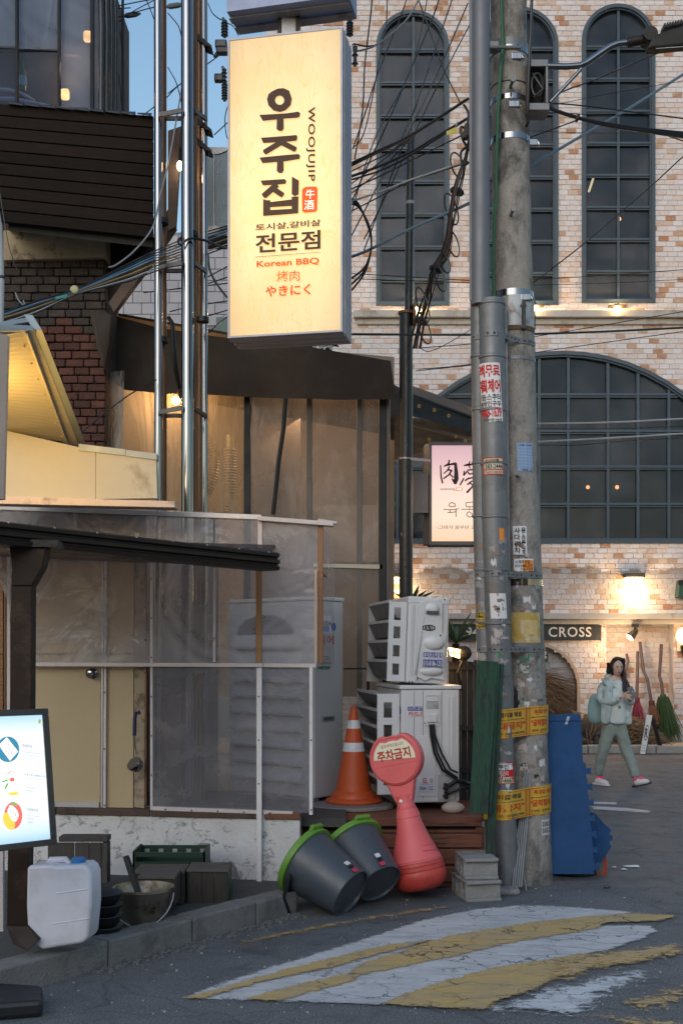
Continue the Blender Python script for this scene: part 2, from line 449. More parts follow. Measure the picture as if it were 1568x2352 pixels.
# ================================================================ BRICK BUILDING (far side of the street)
BY = 19.5
BF = front(BY)
SB = F / BY
bld = T("brick_building", "tall building of whitewashed brick with black arched windows", "building", (P(1180, 1700, BY).x, BY, 0))
def brick_mat(name, island, white=.67, tone=1.0):
    m, nt, b = newmat(name)
    if island:
        g = nd(nt, "ShaderNodeNewGeometry"); rnd = g.outputs["Random Per Island"]
    else:
        g = nd(nt, "ShaderNodeObjectInfo"); rnd = g.outputs["Random"]
    w = white * tone
    base = ramp(nt, rnd, [(0, (.40 * tone, .19 * tone, .10 * tone)), (.05, (.46 * tone, .28 * tone, .18 * tone)), (.10, (.56 * tone, .40 * tone, .31 * tone)), (.19, (w * .95, w * .77, w * .70)),
                          (.42, (w * .95, w * .85, w * .85)), (.6, (w, w * .92, w * .935)), (.78, (w * .92, w * .80, w * .78)), (.9, (w * .97, w * .91, w * .93))], 'CONSTANT')
    v = coords(nt, kind="Generated") if False else None
    ge = nd(nt, "ShaderNodeNewGeometry")
    n1 = noise(nt, ge.outputs["Position"], 17, 7, .75, .6)
    n2 = noise(nt, ge.outputs["Position"], 1.1, 4, .6)
    c = mixc(nt, ramp(nt, n1, [(.45, 0), (.72, .75)]), base, (w * 1.0, w * .925, w * .945))
    n3 = noise(nt, ge.outputs["Position"], 16, 4, .7)
    c = mixc(nt, ramp(nt, n3, [(.54, 0), (.72, .35)]), c, (.50, .34, .28))
    hot = ramp(nt, rnd, [(0, 0), (.095, 0), (.1, 1)], 'CONSTANT')
    c = mixc(nt, hot, mixc(nt, ramp(nt, n1, [(.5, 0), (.72, .55)]), base, (w, w * .95, w * .96)), c)
    c = mixc(nt, ramp(nt, n2, [(.35, .25), (.65, 0)]), c, (w * .55, w * .52, w * .5))
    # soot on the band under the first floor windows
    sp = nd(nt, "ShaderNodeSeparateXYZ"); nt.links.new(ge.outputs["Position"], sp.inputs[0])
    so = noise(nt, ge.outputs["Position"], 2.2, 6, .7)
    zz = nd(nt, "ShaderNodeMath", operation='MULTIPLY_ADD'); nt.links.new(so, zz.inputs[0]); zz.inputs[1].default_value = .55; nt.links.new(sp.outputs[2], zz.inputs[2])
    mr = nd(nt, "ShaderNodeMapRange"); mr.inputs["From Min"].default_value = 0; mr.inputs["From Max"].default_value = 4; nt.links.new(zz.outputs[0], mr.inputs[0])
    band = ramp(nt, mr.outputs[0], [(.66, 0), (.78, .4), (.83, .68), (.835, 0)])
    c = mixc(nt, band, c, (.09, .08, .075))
    nt.links.new(c, b.inputs["Base Color"]); b.inputs["Roughness"].default_value = .85
    b.inputs["Specular IOR Level"].default_value = .2
    bn = nd(nt, "ShaderNodeBump"); bn.inputs["Strength"].default_value = .5; bn.inputs["Distance"].default_value = .02
    nt.links.new(noise(nt, ge.outputs["Position"], 30, 5), bn.inputs["Height"]); nt.links.new(bn.outputs[0], b.inputs["Normal"])
    return m
BR_I, BR_O = brick_mat("white_brick", True), brick_mat("white_brick_single", False)
BS_I, BS_O = brick_mat("shop_brick", True, .62, .95), brick_mat("shop_brick_single", False, .62, .95)
MORT = M("mortar", (.52, .49, .50), .9, var=.2, vs=4)
BW, BH, MG = .168, .0875, .0075
BX0, BX1 = P(612, 0, BY).x, P(1760, 0, BY).x
BTOP = 13.4
LEDGE_T, LEDGE_B = P(0, 1409, BY).z, P(0, 1434, BY).z
CO_T, CO_B = P(0, 718, BY).z, P(0, 747, BY).z
def xz(u, v): p = P(u, v, BY); return p.x, p.z
def arch_iv(u0, u1, vt, vb):
    """opening with a round head: returns f(z) -> x interval or None"""
    x0, z1 = xz(u0, vt); x1, z0 = xz(u1, vb); r = (x1 - x0) / 2; xc = (x0 + x1) / 2; zs = z1 - r
    def f(z):
        if z < z0 or z > z1: return None
        if z <= zs: return (x0, x1)
        h = math.sqrt(max(0, r * r - (z - zs) ** 2)); return (xc - h, xc + h)
    return f, (x0, x1, z0, z1, r, xc, zs)
WIN = [arch_iv(868, 1026, 29, 698), arch_iv(1113, 1276, 22, 696), arch_iv(1339, 1498, 15, 692)]
BIG = arch_iv(838, 1742, 811, 1244)
def fill_wall(z_lo, z_hi, x_lo, x_hi, Y, ops, islands, objmat, nobj, pick, sidx=0):
    mb, mo = MB(), MB()
    rows = int((z_hi - z_lo) / BH + .5); done = 0
    bh = (z_hi - z_lo) / rows
    for r in range(rows):
        za, zb = z_lo + r * bh, z_lo + (r + 1) * bh; zc = (za + zb) / 2
        segs = [(x_lo, x_hi)]
        for f in ops:
            iv = f(zc)
            if iv:
                ns = []
                for a, b in segs:
                    if iv[1] <= a or iv[0] >= b: ns.append((a, b)); continue
                    if iv[0] > a: ns.append((a, iv[0]))
                    if iv[1] < b: ns.append((iv[1], b))
                segs = ns
        off = (0, .084, .03, .11, .056)[(r + sidx) % 5] + random.uniform(-.01, .01)
        for a, b in segs:
            mo.poly([(a, Y, za), (b, Y, za), (b, Y, zb), (a, Y, zb)])
            k = math.floor((a - x_lo + off) / BW)
            while True:
                xa = max(a, x_lo + k * BW - off); xb = min(b, x_lo + (k + 1) * BW - off); k += 1
                if xa >= b - .01: break
                if xb - xa < .03: continue
                pr = .011 + random.uniform(-.003, .003)
                full = abs((xb - xa) - BW) < .002
                if full and done < nobj and pick((xa + xb) / 2, zc):
                    done += 1
                    o = bpy.data.objects.new("brick", BRICK_ME[objmat]); COL.objects.link(o); o.parent = bld
                    o.location = Vector(((xa + xb) / 2, Y - pr / 2, zc)) - bld.location
                    continue
                g = MG * .5; j = random.uniform(-.002, .002)
                xs, xe, ys = xa + g, xb - g, Y - pr
                n = len(mb.v); zl, zh = za + g + j, zb - g + j; e = .004
                mb.v += [Vector(p) for p in ((xs, Y, zl), (xe, Y, zl), (xe, Y, zh), (xs, Y, zh), (xs + e, ys, zl + e), (xe - e, ys, zl + e), (xe - e, ys, zh - e), (xs + e, ys, zh - e))]
                mb.f += [(n + 4, n + 5, n + 6, n + 7), (n, n + 1, n + 5, n + 4), (n + 1, n + 2, n + 6, n + 5), (n + 2, n + 3, n + 7, n + 6), (n + 3, n, n + 4, n + 7)]
    o = mb.to("brick_courses", islands, bld, flat=True); o["kind"] = "stuff"
    mo.to("mortar", MORT, bld, flat=True)
BRICK_ME = {}
for k, mat in (("a", BR_O), ("b", BS_O)):
    t = MB().box((0, 0, 0), (BW - MG, .014, BH - MG)).to("brick", mat)
    BRICK_ME[k] = t.data; bpy.data.objects.remove(t)
inview = lambda lo, hi, zl, zh: (lambda x, z: P(lo, 0, BY).x < x < P(hi, 0, BY).x and zl < z < zh)
# upper walls, with real bricks; those that show largest (right of the pole) as bricks of their own
fill_wall(CO_T - .1, BTOP, BX0, BX1, BY, [f for f, _ in WIN], BR_I, "a", 110, inview(1285, 1560, 7.3, 12.8))
fill_wall(LEDGE_T - .02, CO_B + .12, BX0, BX1, BY, [BIG[0]], BR_I, "a", 110, inview(1240, 1560, 2.0, 3.6), 2)
# shop front under the ledge: flat piece with an arched niche, then a deep bay, then a pier
SY = BY + .05
alc, alcd = arch_iv(1130, 1326, 1482, 1800)
bx, px = P(1391, 0, SY).x, P(1546, 0, SY).x
fill_wall(.1, LEDGE_B + .05, BX0, bx, SY, [alc], BS_I, "b", 50, inview(1255, 1385, .1, 2.0), 1)
fill_wall(.1, LEDGE_B + .05, bx - .02, px + .02, SY + .32, [], BS_I, "b", 30, inview(1395, 1540, .3, 2.0), 3)
fill_wall(.1, LEDGE_B + .05, px, BX1, SY, [], BS_I, "b", 0, inview(0, 1, 0, 1), 2)
fill_wall(.1, 2.4, alcd[0] - .1, alcd[1] + .1, SY + .22, [], BS_I, "b", 0, inview(0, 1, 0, 1), 0)
MB().poly([(bx, SY, 0), (bx, SY + .34, 0), (bx, SY + .34, 2.3), (bx, SY, 2.3)]).poly([(px, SY, 0), (px, SY + .34, 0), (px, SY + .34, 2.3), (px, SY, 2.3)]).to("reveal", MORT, bld, flat=True)
TRIM = M("stone_trim", (.40, .37, .34), .8, var=.2, vs=6, bump=.2, dirt=(.25, .22, .2), ds=2)
al = MB()
x0, x1, z0, z1, r, xc, zs = alcd
N = 20
for i in range(N):
    a0, a1 = math.pi * i / N, math.pi * (i + 1) / N
    p = [(xc + r * math.cos(a), SY, zs + r * math.sin(a)) for a in (a0, a1)]
    al.poly([p[0], p[1], (p[1][0], SY + .24, p[1][2]), (p[0][0], SY + .24, p[0][2])])
    q = [(xc + (r + .05) * math.cos(a), SY - .014, zs + (r + .05) * math.sin(a)) for a in (a0, a1)]
    al.poly([(p[0][0], SY - .014, p[0][2]), q[0], q[1], (p[1][0], SY - .014, p[1][2])])
al.poly([(x1, SY, 0), (x1, SY + .24, 0), (x1, SY + .24, zs), (x1, SY, zs)]).poly([(x1, SY - .014, 0), (x1 + .05, SY - .014, 0), (x1 + .05, SY - .014, zs), (x1, SY - .014, zs)])
al.to("niche_lining", M("niche_plaster", (.36, .27, .2), .85, var=.2), bld, flat=True)
# body, cornice and ledge
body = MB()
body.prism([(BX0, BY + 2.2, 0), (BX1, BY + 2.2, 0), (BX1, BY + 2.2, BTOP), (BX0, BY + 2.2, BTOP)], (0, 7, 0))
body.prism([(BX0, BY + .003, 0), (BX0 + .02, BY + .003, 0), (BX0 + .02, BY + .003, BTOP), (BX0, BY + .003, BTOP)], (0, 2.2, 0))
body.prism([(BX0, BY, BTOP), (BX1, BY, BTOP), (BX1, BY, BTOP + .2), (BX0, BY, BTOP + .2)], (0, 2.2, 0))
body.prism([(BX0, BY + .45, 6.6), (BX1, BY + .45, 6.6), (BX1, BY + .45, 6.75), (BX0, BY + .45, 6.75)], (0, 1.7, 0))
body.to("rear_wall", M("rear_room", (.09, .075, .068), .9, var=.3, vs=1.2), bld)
def cornice(u0, zt, zb, depth, name):
    x = P(u0, 0, BY).x; h = zt - zb
    m = MB()
    m.prism([(x, BY - depth, zt - h * .55), (BX1, BY - depth, zt - h * .55), (BX1, BY - depth, zt), (x, BY - depth, zt)], (0, depth + .05, 0))
    m.prism([(x + .06, BY - depth * .45, zb), (BX1, BY - depth * .45, zb), (BX1, BY - depth * .45, zt - h * .55 - .002), (x + .06, BY - depth * .45, zt - h * .55 - .002)], (0, depth * .45 + .05, 0))
    m.to(name, TRIM, bld, bevel=.01)
cornice(812, CO_T, CO_B, .16, "cornice")
cornice(830, LEDGE_T, LEDGE_B, .22, "ledge")
# windows
BLACK = M("black_window_frame", (.030, .052, .078), .45, var=.2, vs=4, bump=.05)
GLASS, nt, b = newmat("window_glass")
b.inputs["Base Color"].default_value = (.03, .028, .033, 1); b.inputs["Roughness"].default_value = .08; b.inputs["Alpha"].default_value = .72
b.inputs["Specular IOR Level"].default_value = .3
gp0 = nd(nt, "ShaderNodeNewGeometry")
nt.links.new(mixc(nt, ramp(nt, noise(nt, gp0.outputs["Position"], 1.0, 3, .55), [(.38, 0), (.5, .35), (.66, 1)]), (.014, .022, .036), (.07, .074, .09)), b.inputs["Base Color"])  # patchy tint painted into the panes in place of varied reflections
bn = nd(nt, "ShaderNodeBump"); bn.inputs["Strength"].default_value = .12; bn.inputs["Distance"].default_value = .1
nt.links.new(noise(nt, coords(nt), .9, 2), bn.inputs["Height"]); nt.links.new(bn.outputs[0], b.inputs["Normal"])
def ring(mb, outer, inner, Y0, Y1):
    k = len(outer)
    for i in range(k):
        j = (i + 1) % k
        for a, b2, ya, yb in ((outer, inner, Y0, Y0),):
            mb.poly([(*_y(outer[i], Y0),), (*_y(outer[j], Y0),), (*_y(inner[j], Y0),), (*_y(inner[i], Y0),)])
        mb.poly([_y(inner[i], Y0), _y(inner[j], Y0), _y(inner[j], Y1), _y(inner[i], Y1)])
        mb.poly([_y(outer[i], Y0), _y(outer[j], Y0), _y(outer[j], Y1), _y(outer[i], Y1)])
def _y(p, Y): return (p[0], Y, p[1])
def outline(d, grow, n=28):
    x0, x1, z0, z1, r, xc, zs = d; r2 = r + grow
    pts = [(xc - r2, z0 - grow), (xc + r2, z0 - grow)]
    for i in range(n + 1):
        a = math.pi * i / n; pts.append((xc + r2 * math.cos(a), zs + r2 * math.sin(a)))
    return pts
def window(d, name, xs, zs_bars, th, mt):
    x0, x1, z0, z1, r, xc, zsp = d
    w = bpy.data.objects.new("window", None); COL.objects.link(w); w.parent = bld; w.location = Vector((xc, BY, z0)) - bld.location
    f = MB(); ring(f, outline(d, .035), outline(d, -th * .5), BY - .035, BY + .14)
    f.to("frame", BLACK, w, flat=True)
    f = MB(); ring(f, outline(d, -th * .5), outline(d, -th), BY + .0, BY + .12)
    f.to("sash", BLACK, w, flat=True)
    def top(x):
        h = (r - th * .7) ** 2 - (x - xc) ** 2; return zsp + math.sqrt(max(0, h)) if h > 0 else zsp
    def half(z): return r - th * .7 if z <= zsp else math.sqrt(max(.01, (r - th * .7) ** 2 - (z - zsp) ** 2))
    for x in xs:
        MB().box((x, BY + .05, (z0 + top(x)) / 2), (mt * 1.2, .05, top(x) - z0)).to("glazing_bar", BLACK, w)
    for z in zs_bars:
        MB().box((xc, BY + .052, z), (2 * half(z), .06, mt)).to("glazing_bar", BLACK, w)
        MB().box((xc, BY + .04, z - mt * 1.1), (2 * half(z), .02, mt * .5)).to("glazing_bar", BLACK, w)
    ex = [x0] + list(xs) + [x1]; ez = [z0] + sorted(zs_bars) + [z1]
    for a, b2 in zip(ex[:-1], ex[1:]):
        for c, e in zip(ez[:-1], ez[1:]):
            if c > top(min(max(xc, a), b2)): continue
            y = BY + .085 + random.uniform(-.004, .004); tl = random.uniform(-.012, .012)
            MB().prism([(a, y + tl, c), (b2, y - tl, c), (b2, y - tl, e), (a, y + tl, e)], (0, .006, 0)).to("pane", GLASS, w)
    return w
def rows(v0, step, n): return [xz(0, v0 + step * i)[1] for i in range(n)]
window(WIN[0][1], "window", [xz(949, 0)[0]], rows(112, 75.5, 8)[:8], .05, .035)
window(WIN[1][1], "window", [xz(1195, 0)[0]], rows(108, 74.0, 8)[:8], .05, .035)
window(WIN[2][1], "window", [xz(1420, 0)[0]], rows(105, 73.8, 8)[:8], .05, .035)
window(BIG[1], "window", [xz(u, 0)[0] for u in (912, 1000, 1090, 1170, 1238, 1305, 1396, 1465, 1536, 1610, 1680)], [xz(0, v)[1] for v in (905, 989, 1071, 1157)], .06, .04)
# curtains and fittings seen dimly inside
CUR = M("curtain", (.42, .40, .39), .9, var=.2, vs=3, stretch=(8, 1, 1))
for (u0, u1, v0, v1) in ((872, 893, 95, 440), (878, 903, 596, 690)):
    MB().box((P((u0 + u1) / 2, 0, BY).x, BY + .13, (xz(0, v0)[1] + xz(0, v1)[1]) / 2), ((u1 - u0) / SB, .03, xz(0, v0)[1] - xz(0, v1)[1])).to("curtain", CUR, bld)
BULB = E("warm_bulb", (1.0, .42, .18), 14)
for u, v, s in ((1349, 1119, .034), (1416, 1119, .036), (1421, 503, .036), (1355, 425, .04)):
    p = P(u, v, BY + .6)
    t = T("pendant_lamp", {1349: "left of two warm bulbs glowing inside the big arched window", 1416: "right of two warm bulbs glowing inside the big arched window", 1421: "orange bulb glowing low inside the tall right window", 1355: "pale tube glowing higher up inside the tall right window"}[u], "lamp", p)
    if u == 1355: MB().tube([p - Vector((.03, 0, .12)), p + Vector((.05, 0, .12))], .02).to("bulb", E("tube_glow", (1, .85, .5), 6), t)
    else: MB().ball(p, s).to("bulb", BULB, t, smooth=True)
    MB().tube([p + Vector((0, 0, .05)), p + Vector((0, 0, .7))], .006, 5).to("cord", BLACK, t)
# down-lights: under the sills and on the band
def lamp(kind, loc, col, power, size=.05, rot=None, spot=None, blend=.6):
    d = bpy.data.lights.new(kind, 'SPOT' if spot else 'POINT'); d.energy = power; d.color = col; d.shadow_soft_size = size
    if spot: d.spot_size = R(spot); d.spot_blend = blend
    o = bpy.data.objects.new(kind, d); COL.objects.link(o); o.location = loc
    if rot: o.rotation_euler = rot
    return o
WARM = (1.0, .62, .24)
GLOW = E("warm_lens", (1.0, .72, .36), 12)
DARKMET = M("dark_metal", (.025, .022, .02), .5, metal=.5, var=.2)
def sill_light(u, v, lab, power, down=.0):
    p = P(u, v, BY - .09)
    t = T("wall_light", lab, "lamp", p)
    MB().box(p, (.3, .07, .035)).box(p + Vector((0, .05, .02)), (.08, .07, .05)).to("housing", DARKMET, t, bevel=.006)
    MB().lathe([(.05, 0), (.045, -.03), (.02, -.05)], p + Vector((0, 0, -.018)), n=14).to("lens", GLOW, t, smooth=True)
    lamp("wall_light_glow", p + Vector((0, -.07, -.035)), WARM, power, .04).parent = None
sill_light(956, 706, "small wall light under the left tall window, half behind the black pole", 34)
sill_light(1228, 703, "small wall light under the middle tall window, just right of the concrete pole", 34)
sill_light(1416, 704, "small wall light under the right tall window", 34)
def band_light(u, v, lab, power):
    p = P(u, v, BY - .1)
    t = T("wall_light", lab, "lamp", p)
    MB().box(p, (.34, .16, .07)).to("housing", DARKMET, t, bevel=.01)
    MB().box(p + Vector((0, 0, -.045)), (.28, .12, .02)).to("lens", GLOW, t)
    lamp("band_light_glow", p + Vector((0, -.2, -.24)), (1.0, .66, .30), power * .75, .12)
band_light(1455, 1322, "wide wall light flooding the brick band above the shop at right", 42)
band_light(903, 1322, "wide wall light on the brick band behind the black pole", 42)
# shop sign with letters
sg = T("shop_sign", "long black shop sign with pale letters above the arched niche", "sign", P(1210, 1455, SY - .06))
SPL = front(SY - .1)
MB().prism([SPL.at(1030, 1471), SPL.at(1380, 1471), SPL.at(1380, 1436), SPL.at(1030, 1436)], (0, .09, 0)).to("board", M("sign_black", (.012, .014, .016), .5), sg)
PALE = ink("pale_letters", (.62, .56, .5))
text("CROSS", plfn(SPL, 1259, 1440, 1357, 1463), PALE, sg, .012, 1.12)
text("94", plfn(SPL, 1068, 1440, 1100, 1463), PALE, sg, .012)
ss = T("wall_plaque", "small dark plaque on the shop wall just right of the pole", "sign", P(1250, 1507, SY - .06))
MB().prism([SPL.at(1215, 1521), SPL.at(1258, 1521), SPL.at(1258, 1490), SPL.at(1215, 1490)], (0, .05, 0)).to("board", M("plaque_black", (.02, .03, .03), .5), ss)
text("og", plfn(SPL, 1238, 1497, 1254, 1513), PALE, ss, .012)
# warm light from inside the shop bay
lamp("shop_bay_light", P(1432, 1480, SY - .45), (1, .66, .34), 30, .1)
spt = T("spot_lamp", "small black spotlight hanging under the ledge, aimed down left", "lamp", P(1456, 1440, SY - .2))
a, b_ = P(1462, 1447, SY - .2), P(1443, 1467, SY - .25)
ax = (b_ - a).normalized()
MB().lathe([(.03, 0), (.045, .03), (.075, .17), (.08, .19)], a, ax, 16).to("shade", DARKMET, spt, smooth=True)
MB().lathe([(.07, 0), (.07, .004)], a + ax * .192, ax, 16).to("lens", E("spot_lens", (1, .8, .5), 3), spt)
MB().tube([P(1457, 1434, SY - .2), P(1457, 1450, SY - .2)], .02).box(P(1457, 1437, SY - .2), (.11, .08, .05)).to("bracket", DARKMET, spt)
gl = T("globe_lamp", "glowing round globe lamp on the brick pier at the right edge", "lamp", P(1572, 1462, SY - .12))
MB().ball(P(1572, 1461, SY - .15), .155, 20, 14).to("globe", E("globe_glow", (1, .66, .32), 2.2), gl, smooth=True)
MB().lathe([(.05, 0), (.08, .04), (.06, .12), (.03, .2)], P(1572, 1480, SY - .15), (0, .1, -1), 14).to("holder", DARKMET, gl, smooth=True)
MB().box(P(1568, 1478, SY - .05), (.22, .06, .26)).to("backplate", M("pale_plate", (.6, .52, .45), .6), gl)
lamp("globe_light", P(1560, 1461, SY - .45), (1, .62, .28), 7, .15)
cc = T("security_camera", "dark green box camera on the wall at the right edge", "camera", P(1562, 1350, BY - .1))
MB().prism([P(1555, 1372, BY - .2), P(1590, 1372, BY - .2), P(1590, 1328, BY - .2), P(1560, 1332, BY - .2)], (0, .25, 0)).to("body", M("dark_green_box", (.02, .06, .045), .5), cc, bevel=.01)
MB().box(P(1561, 1338, BY - .22), (.07, .05, .08)).to("lens_hood", DARKMET, cc)
# pavement in front of the building
PAV = M("pavement_stone", (.36, .29, .23), .85, var=.3, vs=5, bump=.3, dirt=(.16, .13, .11), ds=3)
pv = MB(); pv.prism([(P(1100, 0, 18.2).x - 8, 18.32, -.05), (16, 18.32, -.05), (16, 18.32, .1), (-10, 18.32, .1)], (0, 1.9, 0))
tag(pv.to("pavement", PAV), "brown paved footway below the brick building", kind="structure")
kb2 = T("pavement_kerb", "rough stone kerb", None, (0, 18.2, 0), kind="structure")
KG = M("kerb_granite", (.27, .255, .24), .85, var=.35, vs=6, bump=.6, bs=18)
x = P(1180, 0, 18.2).x
while x < P(1680, 0, 18.2).x:
    w = random.uniform(.42, .7)
    MB().box((x + w / 2, 18.25 + random.uniform(-.012, .012), .02), (w - .012, .16, .2 + random.uniform(-.012, .012))).to("kerb_stone", KG, kb2, bevel=.02)
    x += w
gut = MB().poly([(-10, 17.9, .004), (16, 17.9, .004), (16, 18.17, .004), (-10, 18.17, .004)])
tag(gut.to("road_gutter", M("gutter_dirt", (.05, .05, .05), .9, bump=.3)), "dark dirty gutter strip along the far kerb", kind="structure")

# ================================================================ HANGING LIGHT-BOX SIGN
SR, SL = P(786, 0, 7.4), P(523, 0, 7.555)
se = Vector((SR.x - SL.x, SR.y - SL.y, 0)).normalized(); sn = Vector((se.y, -se.x, 0)); sk = -sn
SGN = Pl((SR.x, SR.y, 0), sn)
STEEL = M("steel_grey", (.30, .30, .32), .45, metal=.6, var=.15, bump=.05, dirt=(.16, .15, .14), ds=4)
ALU = M("sign_aluminium", (.30, .31, .37), .5, metal=.35, var=.15, vs=3, bump=.05, dirt=(.14, .14, .15), ds=5, dth=.62)
sign = T("lightbox_sign", "tall glowing cream lightbox sign with brown letters hanging over the tent", "sign", P(655, 778, 7.6))
def sp(u, v, off=0.0): return SGN.at(u, v, off)
zt, zb = 5.678, 3.692
SW = (SR - SL); W_ = math.hypot(SW.x, SW.y)
o_ = Vector((SL.x, SL.y, 0))
def sb(x, z, d): return o_ + se * x + sk * d + Vector((0, 0, z))
case = MB()
TH = .29
for (xa, xb, za, zb2) in ((0, W_, zt - .012, zt), (0, W_, zb, zb + .012), (0, .012, zb + .012, zt - .012), (W_ - .012, W_, zb + .012, zt - .012)):
    case.prism([sb(xa, za, 0), sb(xb, za, 0), sb(xb, zb2, 0), sb(xa, zb2, 0)], sk * TH)
case.prism([sb(.012, zb + .012, TH - .01), sb(W_ - .012, zb + .012, TH - .01), sb(W_ - .012, zt - .012, TH - .01), sb(.012, zt - .012, TH - .01)], sk * .009)
case.to("case", ALU, sign)
for i in range(3):   # folded ribs of the case
    d = .05 + i * .095
    MB().prism([sb(W_, zb, d), sb(W_ + .006, zb, d), sb(W_ + .006, zt, d), sb(W_, zt, d)], sk * .045).to("case_rib", ALU, sign)
    MB().prism([sb(0, zb - .006, d), sb(W_, zb - .006, d), sb(W_, zb, d), sb(0, zb, d)], sk * .045).to("case_rib", ALU, sign)
m, nt, b = newmat("lit_hanji_panel")
tc = nd(nt, "ShaderNodeTexCoord")
gv = tc.outputs["Generated"]
v1 = coords(nt, (5, 5, 1.2)); fib = noise(nt, v1, 2.6, 3, .5, 1.6)
# long pale fibres in the paper
fl = ramp(nt, fib, [(.475, 0), (.5, .9), (.525, 0)])
big = noise(nt, coords(nt), 1.6, 3)
lit = mixc(nt, ramp(nt, big, [(.35, 0), (.65, 1)]), (1.0, .59, .2), (1.0, .70, .34))
lit = mixc(nt, fl, lit, (.95, .55, .14))
nt.links.new(lit, b.inputs["Emission Color"]); b.inputs["Emission Strength"].default_value = .94
b.inputs["Base Color"].default_value = (.25, .2, .13, 1); b.inputs["Roughness"].default_value = .35
# glow falloff of unmodelled tubes painted into the emission, brightest at lower middle
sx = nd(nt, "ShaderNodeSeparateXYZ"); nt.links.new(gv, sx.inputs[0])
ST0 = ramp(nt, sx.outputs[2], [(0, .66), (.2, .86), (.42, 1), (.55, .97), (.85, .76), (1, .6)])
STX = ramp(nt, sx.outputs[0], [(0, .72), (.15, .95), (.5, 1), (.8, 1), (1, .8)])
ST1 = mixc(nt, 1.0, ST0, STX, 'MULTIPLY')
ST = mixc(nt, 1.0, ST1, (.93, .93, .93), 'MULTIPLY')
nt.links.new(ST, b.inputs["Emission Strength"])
LITPANEL = m
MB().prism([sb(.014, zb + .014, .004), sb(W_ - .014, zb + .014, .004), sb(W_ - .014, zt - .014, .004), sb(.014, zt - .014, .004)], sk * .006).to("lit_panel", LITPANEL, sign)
BROWN, ORNG, SEAL = ink("brown_print", (.07, .034, .020)), ink("orange_print", (.60, .07, .005), .5), ink("seal_print", (.7, .08, .012), .5)
def sz(x, y): return (516.7 + x * .2319, 172.2 + y * .2319)
def stroke(mb, p, q, w, off=.006):
    p, q = Vector(sz(*p)), Vector(sz(*q)); t = (q - p).normalized(); n = Vector((-t.y, t.x)) * w * .2319 / 2
    c = w * .2319 * .18
    pts = [p + n, p - n + t * c * .6, q - n - t * c, q - n * .55, q + n * .6, q + n - t * c]
    mb.poly([sp(a.x, a.y, off) for a in pts])
def spoly(mb, pts, off=.006): mb.poly([sp(*sz(*p), off) for p in pts])
big_l = MB()
outer = [(460, 165), (520, 135), (580, 130), (635, 155), (662, 235), (650, 300), (600, 350), (545, 368), (480, 352), (430, 300), (416, 240), (430, 190)]
inner = []
for x, y in outer:
    d = Vector((x - 541, y - 250)); d = d.normalized() * 46; inner.append((541 + d.x, 250 + d.y))
for i in range(12):
    j = (i + 1) % 12; spoly(big_l, [outer[i], outer[j], inner[j], inner[i]])
spoly(big_l, [(340, 395), (400, 392), (600, 380), (690, 368), (725, 362), (745, 378), (738, 415), (710, 425), (600, 432), (375, 455)])
spoly(big_l, [(514, 425), (580, 422), (582, 530), (565, 555), (535, 555), (510, 535)], .0065)
spoly(big_l, [(355, 622), (640, 600), (705, 594), (718, 612), (710, 650), (640, 660), (380, 675)])
stroke(big_l, (575, 655), (385, 770), 56, .0065); stroke(big_l, (560, 668), (705, 742), 54, .007)
spoly(big_l, [(340, 818), (600, 792), (725, 782), (745, 798), (738, 832), (600, 855), (372, 874)])
spoly(big_l, [(516, 850), (580, 845), (582, 945), (565, 972), (535, 972), (512, 950)], .0065)
spoly(big_l, [(352, 1046), (500, 1036), (590, 1030), (608, 1048), (600, 1078), (500, 1088), (376, 1094)])
stroke(big_l, (520, 1080), (378, 1205), 60, .0065); stroke(big_l, (452, 1110), (578, 1195), 54, .007)
spoly(big_l, [(662, 1005), (732, 1045), (728, 1185), (690, 1202), (660, 1180)])
for q in ([(378, 1228), (410, 1240), (450, 1240), (448, 1337), (450, 1392), (378, 1397)], [(660, 1205), (728, 1203), (725, 1370), (660, 1376)], [(450, 1258), (660, 1232), (660, 1297), (448, 1310)], [(448, 1337), (660, 1325), (660, 1376), (450, 1392)]):
    spoly(big_l, q)
big_l.to("lettering", BROWN, sign, flat=True)
def stext(body, x0, y0, x1, y1, mat, rise=0.0, bold=.02, space=1.0, mb=None):
    bl, br, tl = sz(x0, y1), sz(x1, y1 - rise), sz(x0, y0)
    return text(body, quadfn(sp(*bl, .006), sp(*br, .006), sp(*tl, .006)), mat, sign, bold, space, mb=mb)
# romanised name, letters turned a quarter turn, reading downwards
stt, fss = [], []
text("WOOJUJIP", quadfn(sp(*sz(803, 318), .006), sp(*sz(803, 1055), .006), sp(*sz(892, 314), .006)), BROWN, sign, .022, 1.15)
stext("토시살,갈비살", 302, 1478, 948, 1548, BROWN, 50, .022)
stext("전문점", 302, 1580, 945, 1765, BROWN, 45, .022)
stext("Korean BBQ", 314, 1842, 930, 1915, ORNG, 36, .022)
stext("烤肉", 512, 1940, 736, 2045, ORNG, 8, .0)
stext("やきにく", 400, 2092, 848, 2200, ORNG, 26, .022)
MB().poly([sp(*sz(300, 1801), .006), sp(*sz(940, 1752), .006), sp(*sz(940, 1756), .006), sp(*sz(300, 1806), .006)]).to("rule_line", BROWN, sign, flat=True)
seal = MB()
spoly(seal, [(775, 1120), (800, 1108), (900, 1104), (916, 1125), (912, 1335), (895, 1355), (790, 1364), (765, 1350), (762, 1250), (763, 1140)])
seal.to("seal", SEAL, sign, flat=True)
WHT = ink("white_print", (.9, .86, .75), .8)
def seal_t(body, x0, y0, x1, y1): text(body, quadfn(sp(*sz(x0, y1), .009), sp(*sz(x1, y1 - 5), .009), sp(*sz(x0, y0), .009)), WHT, sign, 0)
seal_t("牛", 800, 1135, 885, 1228); seal_t("酒", 785, 1243, 880, 1335)
